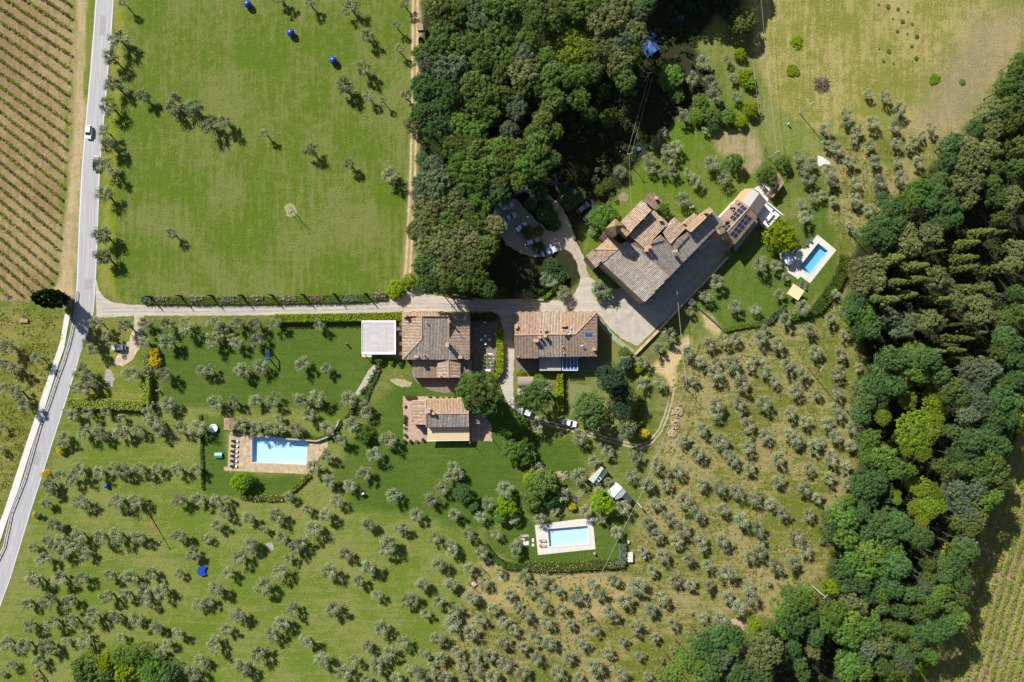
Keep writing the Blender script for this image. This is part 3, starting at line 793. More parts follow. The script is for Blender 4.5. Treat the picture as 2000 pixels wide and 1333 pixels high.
def skylight(parent, x0, y0, x1, y1, plane, lift=.14):
    s = fit_plane(plane)
    def quad(x0, y0, x1, y1, l):
        o = []
        for x, y in ((x0, y1), (x1, y1), (x1, y0), (x0, y0)):
            p = W(x, y, 7.5); o.append((p.x, p.y, s[0] * p.x + s[1] * p.y + s[2] + l))
        return o
    b = MB()
    q = quad(x0, y0, x1, y1, lift)
    b.add([(a, c, d - .3) for a, c, d in q] + q, [(4, 5, 6, 7), (0, 1, 5, 4), (1, 2, 6, 5), (2, 3, 7, 6), (3, 0, 4, 7)])
    o = b.build('skylight', STEEL, parent)
    MB().add(quad(x0 + .9, y0 + .9, x1 - .9, y1 - .9, lift + .02), [(0, 1, 2, 3)]).build('pane', plain('sky_glass', (.03, .09, .22), .1, spec=.8), o)
skylight(t2, 1113.5, 640.5, 1119, 648, R(f'1096 610 {ze2} 1166 609.6 {ze2} 1124 652.6 {zr2}'))
skylight(t2, 1141.5, 650, 1158.5, 659.5, R(f'1166 609.6 {ze2} 1165.5 696 {ze2} 1124.4 652.8 {zr2}'))
roof_slope(t2, R('1053.5 698.5 3.4 1096 698.5 3.4 1096 724.5 3.1 1053.5 724.5 3.1'), tiles=False, mat=plain('grey_sheet_roof', (.36, .34, .32), .8, var=.08), wall=STUCCO, label='flat grey sheet roof over the rear extension')
for (x0, y0, x1, y1) in ((1098.4, 698, 1128.6, 699), (1098.4, 723, 1128.6, 724.2), (1098.4, 699.3, 1099.8, 722.8), (1106.5, 699.3, 1107.3, 722.8), (1113.6, 699.3, 1114.4, 722.8), (1120.6, 699.3, 1121.4, 722.8), (1127.6, 699.3, 1128.6, 722.8)):
    a, c = W(x0, y0, 3.2), W(x1, y1, 3.2)
    MB().box(((a.x + c.x) / 2, (a.y + c.y) / 2, 3.2), (abs(c.x - a.x), abs(c.y - a.y), .16)).build('pergola_beam', WHITEM, t2)
for x, y in ((1099, 723.5), (1128, 723.5)):
    a = W(x, y, 1.5); MB().box((a.x, a.y, 1.55), (.12, .12, 3.1)).build('pergola_post', WHITEM, t2)
a, c = W(1099.5, 699.5, 3.05), W(1128, 722.5, 3.05)
MB().box(((a.x + c.x) / 2, (a.y + c.y) / 2, 3.06), (abs(c.x - a.x), abs(c.y - a.y), .04)).build('glass_roof', plain('blue_glass', (.05, .12, .28), .2, spec=.5), t2)
windows(t2, (1006, 700), (1051, 700), [1.6, 4.6], 4, door=1); windows(t2, (1054, 697.6), (1164, 697.6), [4.8], 8); windows(t2, (1166, 614), (1166, 694), [1.6, 4.6], 5); windows(t2, (1008, 610), (1164, 610), [1.6, 4.6], 12); windows(t2, (1005, 615), (1005, 697), [1.6, 4.6], 4)

# ---- small house with the cream awning
g3 = thing('cottage', W(860, 820), 'small tiled house with a cream awning along its lower side and pots around it', 'house')
roof_slope(g3, R('831.5 780.5 5.0 915 780.5 5.0 915 808 6.3 831.5 808.5 6.3'), 'orange', wall=STUCCO)
roof_slope(g3, R('831.5 808.7 6.3 915 808.2 6.3 915.5 834 5.0 833 834.6 5.0'), 'old', wall=STUCCO)
ridge(g3, R('831.5 808.6 6.4 915 808 6.4')); ridge(g3, R('831.8 780.5 5.1 832 808 6.4'), .18); ridge(g3, R('832 809 6.4 833 834.5 5.1'), .18); ridge(g3, R('914.6 781 5.1 914.8 808 6.4'), .18); ridge(g3, R('914.8 809 6.4 915.2 834 5.1'), .18)
roof_slope(g3, R('805 782.5 3.6 831 782.5 4.4 831.5 829.5 4.4 806.3 830 3.6'), 'mix', wall=STUCCO)
roof_slope(g3, R('936.5 790 3.3 916 782 4.0 916.3 829.5 4.0 937 829 3.3'), 'brown', wall=STUCCO)
chimney(g3, 836.5, 803, 6.0, 1.3, (1.0, 1.0), WHITEW); chimney(g3, 846.5, 807.5, 6.2, .9, (.6, .6), WHITEW); vent(g3, 841, 800, 6, 1)
aw = MB()
for k in range(16):
    x0 = 834.8 + k * 5.12
    q = R(f'{x0} 835.4 3.3 {x0+5.12} 835.4 3.3 {x0+5.12} 860.5 2.55 {x0} 861.5 2.55')
    aw.add(q, [(3, 2, 1, 0)], None)
aw.build('awning', BEIGE, g3)
p, q = R('834.8 861.6 2.52'), R('916.6 860.6 2.52')
MB().tube([p[0], q[0]], .07).build('awning_bar', WHITEM, g3)
for x in (840, 876, 912):
    a, c = R(f'{x} 836 2.9')[0], R(f'{x} 860 2.4')[0]
    MB().tube([a, c], .04).build('awning_arm', WHITEM, g3)
windows(g3, (834, 834.6), (914, 834.3), [1.6], 6, door=2); windows(g3, (834, 780.5), (914, 780.5), [1.6], 5); windows(g3, (805.5, 785), (806.3, 828), [1.6], 3, door=1)

# ---- farmhouse
c4 = lambda x, y: (1135 + x / 5.797, 370 + y / 5.797)
f4 = thing('farmhouse', W(1275, 480), 'large rambling stone farmhouse with many tiled roofs and a pyramid capped tower', 'house')
def F(s): return R(s, c4)
roof_slope(f4, F('245 835 11.4 420 655 13.2 868 1128 13.2 722 1282 11.4'), 'old', row=.42, wall=STONEW)
roof_slope(f4, F('162 682 11.8 330 530 11.6 470 640 13.2 415 680 13.3'), 'orange', wall=STONEW)
roof_slope(f4, F('165 688 11.7 412 690 13.2 245 832 11.6'), 'mix', wall=STONEW)
roof_slope(f4, F('55 755 9.8 142 682 10.8 242 800 10.8 168 890 9.8'), 'mix', wall=STONEW)
roof_slope(f4, F('424 652 13.2 500 590 12.7 700 700 12.2 990 1000 11.8 870 1124 13.1'), 'old', row=.42, wall=STONEW)
roof_slope(f4, F('500 520 12.2 548 512 12.2 700 690 12.2 690 700 12.2 505 588 12.2'), 'old', wall=STONEW, tiles=False)
ridge(f4, F('415 655 13.35 868 1127 13.3'), .2, mat=STONEW); ridge(f4, F('162 680 11.9 415 682 13.4'), .14, mat=plain('pale_mortar', (.42, .39, .35), .9))
roof_slope(f4, F('450 370 13.4 690 125 13.4 800 236 14.8 600 440 14.8 560 490 14.8'), 'mix', wall=STONEW)
roof_slope(f4, F('700 125 12.4 795 22 12.4 920 142 11.6 832 226 11.6'), 'red', wall=STONEW)
roof_slope(f4, F('430 480 13.6 460 440 13.7 562 492 14.6 500 555 13.8'), 'lich', wall=STONEW)
roof_slope(f4, F('545 512 12.8 822 238 12.2 985 390 12.2 722 672 12.8'), 'mix', wall=STONEW, row=.45)
roof_slope(f4, F('500 530 11.8 548 520 12.1 720 690 12.1 700 705 11.8'), 'old', wall=STONEW)
roof_slope(f4, F('930 490 12.6 1052 320 11.8 1175 430 11.8 1010 612 12.6'), 'mix', wall=STONEW, row=.42)
roof_slope(f4, F('1160 385 11.2 1282 268 10.8 1332 312 11 1232 425 11.4'), 'red', wall=STONEW)
roof_slope(f4, F('1180 440 12.8 1452 203 12.8 1492 247 13.5 1242 484 13.5'), 'orange', wall=STONEW)
roof_slope(f4, F('690 700 13.1 905 522 12.9 1195 787 10.2 992 998 10.2'), 'old', row=.40, wall=STONEW)
roof_slope(f4, F('908 522 12.9 1012 616 11.9 1245 452 11.6 1494 250 11.3 1605 368 10.2 1198 785 10.2'), 'old', row=.40, wall=STONEW)
for s_ in ('1242 484 13.5 1492 246 13.5', '548 514 12.9 722 672 12.9', '722 672 12.95 905 522 14.1', '1012 612 13.7 1180 440 13.6', '930 488 12.75 1010 612 12.8', '690 700 12.4 990 1000 12'):
    ridge(f4, F(s_), .17)
b = MB()   # tower
tq = [tuple(W(*c4(x, y), 20.0))[:2] for x, y in ((292, 440), (385, 345), (470, 412), (398, 512))]
b.prism(tq, 0, 20.0); b.build('tower_wall', STONEW, f4)
ap = W(*c4(392, 415), 22.2)
tq2 = [(ap.x + (x - ap.x) * 1.12, ap.y + (y - ap.y) * 1.12, 20.0) for x, y in tq]
for i in range(4):
    roof_slope(f4, [Vector(tq2[i]), Vector(tq2[(i + 1) % 4]), ap], 'lich', row=.4)
tc = [sum(p[0] for p in tq) / 4, sum(p[1] for p in tq) / 4]
for i in range(4):
    a, c = Vector(tq[i]), Vector(tq[(i + 1) % 4]); m = (a + c) / 2
    d = (c - a).normalized(); MB().box((m.x, m.y, 18.5), (.8, .12, 1.6), math.atan2(d.y, d.x)).build('belfry_opening', DARKM, f4)
roof_slope(f4, F('245 500 12 292 442 13.2 398 515 13.2 340 560 12'), 'brown', wall=STONEW)
roof_slope(f4, F('400 522 9.6 472 414 9.6 550 512 9.2 502 590 9.0 422 655 9.0 345 560 9.2'), 'lich', wall=STONEW)
for x, y, z, hh in ((1408, 258, 11.7, 1.1), (775, 655, 12.1, 1.2), (850, 100, 10.6, .8), (900, 345, 10.7, 1.0), (1070, 700, 11.7, 1.6), (740, 690, 12, .9)):
    chimney(f4, *c4(x, y), z + 1.4, hh, (.8, .6))
windows(f4, c4(255, 845), c4(715, 1275), [1.8, 4.8, 7.6], 9, door=4); windows(f4, c4(730, 1275), c4(985, 1010), [1.8, 4.8, 7.6], 4); windows(f4, c4(1000, 995), c4(1600, 375), [1.8, 4.8, 7.6], 10, door=3); windows(f4, c4(60, 760), c4(165, 885), [1.8], 2)
wq = F('1330 660 2.6 1460 540 2.6 1475 590 2.6 1345 700 2.6')
MB().prism([tuple(p)[:2] for p in wq], 2.45, 2.6).build('canopy', plain('pale_canopy', (.45, .5, .5), .6), f4)
for p in wq: MB().box((p.x * .999 + wq[0].x * .001, p.y, 1.22), (.1, .1, 2.44)).build('canopy_post', STEEL, f4)

# ---- annex with solar panels
c5 = lambda x, y: (1380 + x / 7.84, 330 + y / 7.84)
def A5(s): return R(s, c5)
a5 = thing('solar_annex', W(1440, 425), 'long low annex with solar panels on red roofs, right of the stone farmhouse', 'house')
nw = A5('205 745 6.7 478 472 6.7 650 595 7.5 312 968 7.5'); se = A5('652 598 7.5 778 742 6.3 430 1162 6.3 314 970 7.5')
nw2 = A5('205 745 6.7 478 472 6.7 650 595 7.5 240 890 7.1')
roof_slope(a5, nw, 'red', row=.3, amp=.03, wall=STUCCO); roof_slope(a5, se, 'red', wall=STUCCO)
ridge(a5, A5('650 597 7.6 312 969 7.6'), .17)
solar(a5, [(545, 545), (622, 602), (412, 815), (342, 752)], 7.2, 2, 4, c5, nw)
solar(a5, [(292, 818), (376, 882), (302, 950), (232, 886)], 7.2, 2, 2, c5, nw)
solar(a5, [(592, 690), (700, 748), (445, 1068), (342, 1015)], 6.9, 2, 5, c5, se)
for x, y in ((478, 530), (495, 515), (405, 632), (350, 792)): vent(a5, *c5(x, y), 6.9, .5, .15)
chimney(a5, *c5(385, 570), 6.8, .8, (.9, .7), WHITEW)
m5 = plain('light_sheet_metal', (.40, .38, .37), .6, .1, var=.06, stretch=(3, .3, 1)); m6 = plain('brown_sheet_metal', (.13, .115, .11), .6, .1, var=.08)
l5 = A5('540 508 5.4 705 308 5.4 808 380 5.9 655 590 5.9'); d5 = A5('657 592 5.9 811 382 5.9 922 510 5.3 775 708 5.3')
roof_slope(a5, l5, tiles=False, mat=m5, wall=STUCCO, label='pale grey sheet metal roof slope'); roof_slope(a5, d5, tiles=False, mat=m6, wall=STUCCO, label='dark brown sheet metal roof slope')
for pts_, mm in ((l5, m5), (d5, m6)):
    for k in range(9):
        t = (k + .5) / 9
        p, q = pts_[0].lerp(pts_[1], t), pts_[3].lerp(pts_[2], t)
        MB().tube([p + Vector((0, 0, .03)), q + Vector((0, 0, .03))], .045, 4).build('standing_seam', mm, a5)
roof_slope(a5, A5('440 480 3.4 582 308 3.4 703 300 3.6 538 505 3.6'), tiles=False, mat=plain('peach_render', (.56, .30, .17), .9, var=.08), wall=STUCCO, label='plain peach coloured flat roof')
roof_slope(a5, A5('195 737 3.0 425 488 3.0 448 492 3.0 205 745 3.0'), tiles=False, mat=WHITEW, wall=WHITEW, label='long white parapet')
roof_slope(a5, A5('432 1162 3.1 778 745 3.1 772 850 2.8 455 1255 2.8'), tiles=False, mat=plain('lean_to_sheet', (.22, .22, .19), .6, var=.1), wall=STUCCO, label='grey lean-to roof along the lower side')
roof_slope(a5, A5('330 1190 3.0 405 1095 3.0 430 1125 3.0 365 1210 3.0'), tiles=False, mat=plain('blue_sheet', (.25, .32, .5), .5), wall=STUCCO)
MB().prism([tuple(p)[:2] for p in A5('775 708 2.6 920 518 2.6 1148 690 2.6 942 905 2.6 850 822 2.6')], 0, 2.6).build('roof_terrace', plain('terrace_plaster', (.60, .58, .56), .9, var=.05), a5)
MB().prism([tuple(p)[:2] for p in A5('925 515 3.4 940 512 3.4 1190 715 3.4 1150 700 3.4')], 2.6, 3.4).build('terrace_parapet', WHITEW, a5)
windows(a5, c5(460, 1252), c5(770, 852), [1.4], 6, door=2)
# ------------------------------------------------------------------ trees
KC = {  # leaf colours
 'o': (.255, .285, .16), 'og': (.17, .225, .085),
 'h': (0.099, 0.142, 0.038), 'b': (0.133, 0.160, 0.054), 's': (0.122, 0.160, 0.097), 'd': (0.063, 0.120, 0.038), 'g': (0.093, 0.169, 0.032),
 'l': (.115, .165, .042), 'p': (.135, .195, .018), 'c': (0.145, 0.175, 0.050), 'y': (.165, .255, .012), 'n': (.04, .075, .04), 'br': (.62, .48, .015),
 'x': (.022, .036, .012),
}
ALT = {'o': (.21, .24, .12), 'og': (.20, .235, .115), 'h': (0.079, 0.119, 0.025), 'b': (0.169, 0.181, 0.070), 's': (0.102, 0.130, 0.062), 'd': (0.081, 0.141, 0.041), 'g': (0.113, 0.186, 0.034),
       'l': (.09, .14, .03), 'p': (.16, .20, .022), 'c': (0.113, 0.141, 0.040), 'y': (.19, .26, .014), 'n': (.06, .095, .05), 'br': (.40, .34, .03), 'x': (.028, .042, .014)}

def crown_arrays(kind, seed):
    rg = np.random.default_rng(1000 + seed * 17 + sum(map(ord, kind)))
    base = np.array(KC[kind]); alt = np.array(ALT[kind])
    cs, rs = [], []
    if kind in ('o', 'og'):
        k = rg.integers(9, 14)
        ph = rg.uniform(0, 6.28)
        for i in range(k):
            a = ph + i * 2.39 + rg.normal() * .25
            d = rg.uniform(.34, .80)
            cs.append((d * math.cos(a), d * math.sin(a), rg.uniform(-.28, .40) - .25 * d)); rs.append(rg.uniform(.25, .40))
        per, size, flat, spread = 120, .115, .85, .6
    elif kind == 'p':
        k = 95
        for i in range(k):
            d = math.sqrt((i + .5) / k) * .93; a = i * 2.39996
            cs.append((d * math.cos(a) + rg.normal() * .03, d * math.sin(a) + rg.normal() * .03, .42 * math.sqrt(max(0, 1 - d * d)) - .1 + rg.normal() * .05)); rs.append(rg.uniform(.09, .16))
        per, size, flat, spread = 40, .075, .8, .4
    elif kind in ('c', 'x'):
        k = 60
        for i in range(k):
            t = (i + .5) / k
            rr = (1 - t) ** .75 * (.85 if kind == 'c' else 1.0)
            if kind == 'x': rr = math.sin(math.pi * (t * .9 + .1)) ** .7
            a = i * 2.39996
            q = rg.uniform(.55, 1) if kind == 'c' else .82
            cs.append((rr * q * math.cos(a), rr * q * math.sin(a), -1 + 2 * t)); rs.append((.30 if kind == 'c' else .26) * (1 - .5 * t))
        per, size, flat, spread = (60, .15, .8, .5) if kind == 'c' else (150, .13, 1.0, .35)
    else:
        k = rg.integers(105, 125)
        lob = [(rg.uniform(0, 6.28), rg.uniform(.25, .6), rg.uniform(.3, .55)) for _ in range(7)]
        for i in range(k):
            if rg.random() < .65:
                a0, d0, q0 = lob[rg.integers(0, 7)]
                v = rg.normal(size=3); v /= np.linalg.norm(v); v[2] = abs(v[2]) * .9 - .15
                c = np.array((d0 * math.cos(a0), d0 * math.sin(a0), .05)) + v * q0
            else:
                v = rg.normal(size=3); v /= np.linalg.norm(v); v[2] = abs(v[2]) - .2
                c = v * np.array((.72, .72, .62))
            cs.append(tuple(c)); rs.append(rg.uniform(.09, .19))
        for i in range(26):
            a = i * 2.39996
            q = rg.uniform(.62, .85)
            cs.append((q * math.cos(a), q * math.sin(a), -rg.uniform(.1, .95))); rs.append(rg.uniform(.2, .3))
        per, size, flat, spread = 36, .092, .85, .5
    cols = [base * (1 - t) + alt * t for t in rg.uniform(0, 1, len(cs))]
    cols = np.array(cols) * rg.uniform(.82, 1.18, (len(cs), 1))
    return leaves(cs, rs, per, size, cols, rg, flat, spread=spread, var=.2, r0=.2 if kind in ('o', 'og') else .5, r1=1.28 if kind in ('o', 'og') else 1.15)

def trunk_mb(kind, seed):
    rd = random.Random(seed + 5)
    b = MB()
    if kind in ('o', 'og'):
        b.tube([(0, 0, -.05), (.02, .01, .2), (.0, -.02, .5)], [.15, .11, .10], 6)
        n = rd.choice((3, 4, 5)); ph = rd.uniform(0, 6.28)
        for i in range(n):
            a = ph + i * 6.28 / n + rd.uniform(-.3, .3); d = rd.uniform(.45, .75)
            e = (d * math.cos(a), d * math.sin(a), rd.uniform(.95, 1.2))
            m = (d * .42 * math.cos(a + .2), d * .42 * math.sin(a + .2), .78)
            b.tube([(0, -.02, .45), m, e], [.085, .06, .03], 5)
            for q in (-.6, .5):
                f = (m[0] + .38 * math.cos(a + q), m[1] + .38 * math.sin(a + q), 1.08)
                b.tube([m, f], [.045, .02], 4)
    elif kind in ('c', 'x'):
        b.tube([(0, 0, -.03), (0, 0, .5), (0, 0, 1.5)], [.14, .10, .03], 6)
    else:
        b.tube([(0, 0, -.03), (.01, .02, .35), (0, 0, .7), (0, 0, 1.05)], [.10, .075, .06, .03], 7)
        for i in range(5):
            a = i * 1.3 + rd.uniform(-.3, .3)
            b.tube([(0, 0, .55 + .06 * i), (.45 * math.cos(a), .45 * math.sin(a), .95 + .03 * i)], [.045, .018], 5)
    return b

CROWN = {}; TRUNK = {}
NVAR = {'o': 9, 'og': 3, 'h': 5, 'b': 5, 'd': 5, 'g': 5, 'l': 3, 's': 3, 'p': 3, 'c': 4, 'y': 3, 'n': 2, 'br': 2, 'x': 1}
CARR = {}
def protos(kind):
    if kind not in CROWN:
        CROWN[kind] = []; TRUNK[kind] = []; CARR[kind] = []
        for s in range(NVAR[kind]):
            V, C = crown_arrays(kind, s)
            CARR[kind].append((V, C))
            CROWN[kind].append(quad_mesh('crown', V, C, LEAF))
            t = trunk_mb(kind, s)
            me = bpy.data.meshes.new('trunk'); me.from_pydata(t.v, [], t.f)
            me.materials.append(OLBARK if kind in ('o', 'og') else BARK); me.update()
            TRUNK[kind].append(me)
    return CROWN[kind], TRUNK[kind]
TN = [0]
def tree(name, px, py, r, kind, zc, label, cat='tree', group=None, rz=None, trunk=True):
    """crown centre seen at photo pixel px,py; r crown radius, zc height of the crown's centre"""
    cr, tr = protos(kind)
    TN[0] += 1
    i = TN[0]
    p = W(px, py, zc)
    e = bpy.data.objects.new(name, None); e.empty_display_size = .5; COL.objects.link(e)
    e.location = (p.x, p.y, 0)
    e.rotation_euler = (0, 0, random.uniform(0, 6.28))
    tag(e, label, cat, group)
    k = (i * 7 + int(px)) % len(cr)
    c = bpy.data.objects.new('crown', cr[k]); COL.objects.link(c); c.parent = e
    c.location = (0, 0, zc)
    v = .16 if kind in ('o', 'og') else .08
    c.scale = (r * random.uniform(1 - v, 1 + v), r * random.uniform(1 - v, 1 + v), (rz or r) * random.uniform(.9, 1.12))
    if kind in ('o', 'og'): c.rotation_euler = (random.uniform(-.18, .18), random.uniform(-.18, .18), 0)
    if trunk:
        t = bpy.data.objects.new('trunk', tr[k]); COL.objects.link(t); t.parent = e
        q = r if kind in ('o', 'og') else min(r, 4.5) * .55
        t.scale = (q, q, zc)
    return e

# ---- landmarks for labels ------------------------------------------------
LM = [(103, 585, 'the tall dark cypress'), (173, 258, 'the white car on the road'), (187, 320, 'the dark car on the road'), (651, 118, 'the lowest large blue ball'),
 (568, 64, 'the middle large blue ball'), (485, 9, 'the topmost blue ball'), (568, 412, 'the three leaning meadow poles'), (231, 679, 'the silver parked car'), (522, 692, 'the blue portal frame'),
 (739, 660, 'the grey flat carport'), (417, 837, 'the round white hot tub'), (427, 889, 'the green garden box'), (545, 882, 'the bright blue pool'), (208, 950, 'the small blue ball'),
 (394, 1115, 'the blue crescent sculpture'), (302, 1035, 'the leaning brown pole'), (72, 1320, 'the rusty portal frame'), (860, 820, 'the cream awning cottage'), (1105, 1047, 'the pale blue pool'),
 (1168, 932, 'the teal ridged shed'), (1207, 960, 'the glass roofed greenhouse'), (1246, 984, 'the pole beside the greenhouse'), (1339, 756, 'the track side cable pole'),
 (1577, 718, 'the tall olive slope pole'), (1600, 1155, 'the pole by the wood'), (1230, 1086, 'the pale storage box'), (1148, 1192, 'the short orchard cable pole'), (1555, 571, 'the beige shade sail'),
 (1590, 507, 'the turquoise pool'), (1608, 314, 'the pale stone slab'), (1561, 221, 'the dry field pole'), (1250, 490, 'the stone farmhouse'), (1229, 302, 'the twin cable pole'),
 (928, 1128, 'the black dog pen'), (709, 962, 'the pale lawn figure'), (1112, 827, 'the white car on the track'), (283, 790, 'the yellow green corner hedge'), (1085, 655, 'the terraced house'), (1440, 425, 'the solar annex'),
 (1270, 90, 'the large blue tarpaulin'), (1605, 166, 'the dark brush pile'), (0, 1333, "the photo's lower left corner"), (600, 1333, "the photo's bottom edge middle left"), (2000, 1333, "the photo's lower right corner"),
 (2000, 0, "the photo's upper right corner"), (0, 760, "the photo's left edge"), (2000, 700, "the photo's right edge"), (1000, 0, "the photo's top edge middle"), (1300, 1000, 'the open orchard centre')]
LM.pop()
DIRS = ['right of', 'lower right of', 'below', 'lower left of', 'left of', 'upper left of', 'above', 'upper right of']
ORD = ['nearest', 'second', 'third', 'fourth', 'fifth', 'sixth', 'seventh', 'eighth', 'ninth', 'tenth', 'eleventh', 'twelfth', 'thirteenth', 'fourteenth', 'fifteenth', 'sixteenth', 'seventeenth', 'eighteenth', 'nineteenth', 'twentieth']
def place_labels(items, noun, near=4):
    """items: (px,py,...) -> a label each, from direction and rank out from a landmark"""
    P = np.array([[i[0], i[1]] for i in items]); out = []
    L = np.array([[l[0], l[1]] for l in LM])
    D = np.hypot(P[:, None, 0] - L[None, :, 0], P[:, None, 1] - L[None, :, 1])
    A = (np.round(np.degrees(np.arctan2(P[:, None, 1] - L[None, :, 1], P[:, None, 0] - L[None, :, 0])) / 45).astype(int)) % 8
    for i in range(len(items)):
        best = None
        for j in np.argsort(D[i])[:near]:
            rk = int(np.sum((A[:, j] == A[i, j]) & (D[:, j] < D[i, j])))
            sc = rk + D[i, j] / 120
            if best is None or sc < best[0]: best = (sc, j, rk)
        _, j, rk = best
        rk = min(rk, len(ORD) - 1)
        nn = noun(items[i]) if callable(noun) else noun
        dr = DIRS[A[i, j]]
        t = f'{nn}, {ORD[rk]} one {dr} {LM[j][2]}'
        if len(t.split()) > 16: t = t.replace('grey green olive', 'olive').replace(' one ', ' ')
        out.append(t)
    return out

# tall trees of the meadow and roadside, low ones elsewhere
def olive_zc(x, y, r):
    if y < 580 and x < 800: return 4.0 if x < 260 else 3.5
    if x < 260 and y < 800: return 4.0
    return 1.2 * r + .35
OL = [(x, y, r * (1.22 if y < 580 and 260 < x < 830 else 1.0), k or 'o', olive_zc(x, y, r)) for x, y, r, k in OLIVES]
def onoun(i):
    s = 'broad' if i[2] >= 2.8 else 'small' if i[2] < 2.1 else 'medium'
    return f'{s} {"green" if i[3] == "og" else "grey green"} olive tree'
labs = place_labels(OL, onoun)
rank = sorted(range(len(OL)), key=lambda i: -OL[i][2] - .0001 * ((i * 7919) % 97))
keep = set(rank[:300])
SV, SCc, SM = [], [], []
for i, (x, y, r, k, zc) in enumerate(OL):
    if i in keep:
        tree('olive_tree', x, y, r, k, zc, labs[i], 'olive tree', 'olive trees of the grove', rz=r * (1.3 if y < 580 and x < 830 else .95))
    else:
        protos(k)
        j = i % len(CARR[k])
        V, C = CARR[k][j]
        a = random.uniform(0, 6.28); ca, sa = math.cos(a), math.sin(a)
        p = W(x, y, zc)
        Q = V * np.array([r, r, r * .95])
        Q = np.stack([Q[..., 0] * ca - Q[..., 1] * sa + p.x, Q[..., 0] * sa + Q[..., 1] * ca + p.y, Q[..., 2] + zc], -1)
        SV.append(Q); SCc.append(C * random.uniform(.82, 1.18)); SM.append(np.zeros(len(Q)))
        me = TRUNK[k][j]
        n = len(me.vertices); co = np.zeros(n * 3); me.vertices.foreach_get('co', co); co = co.reshape(-1, 3)
        fq = np.array([list(f.vertices) for f in me.polygons if len(f.vertices) == 4])
        co = co * np.array([r, r, zc]); co = np.stack([co[:, 0] * ca - co[:, 1] * sa + p.x, co[:, 0] * sa + co[:, 1] * ca + p.y, co[:, 2]], -1)
        SV.append(co[fq]); SCc.append(np.tile([[.26, .23, .19]], (len(fq), 1))); SM.append(np.ones(len(fq)))
if SV:
    o = link('small_olive_trees', quad_mesh('small_olive_trees', np.concatenate(SV), np.concatenate(SCc), [LEAF, OLBARK], np.concatenate(SM)))
    o['kind'] = 'stuff'; tag(o, 'smaller grey green olive trees scattered between the larger ones of the grove', 'olive trees')

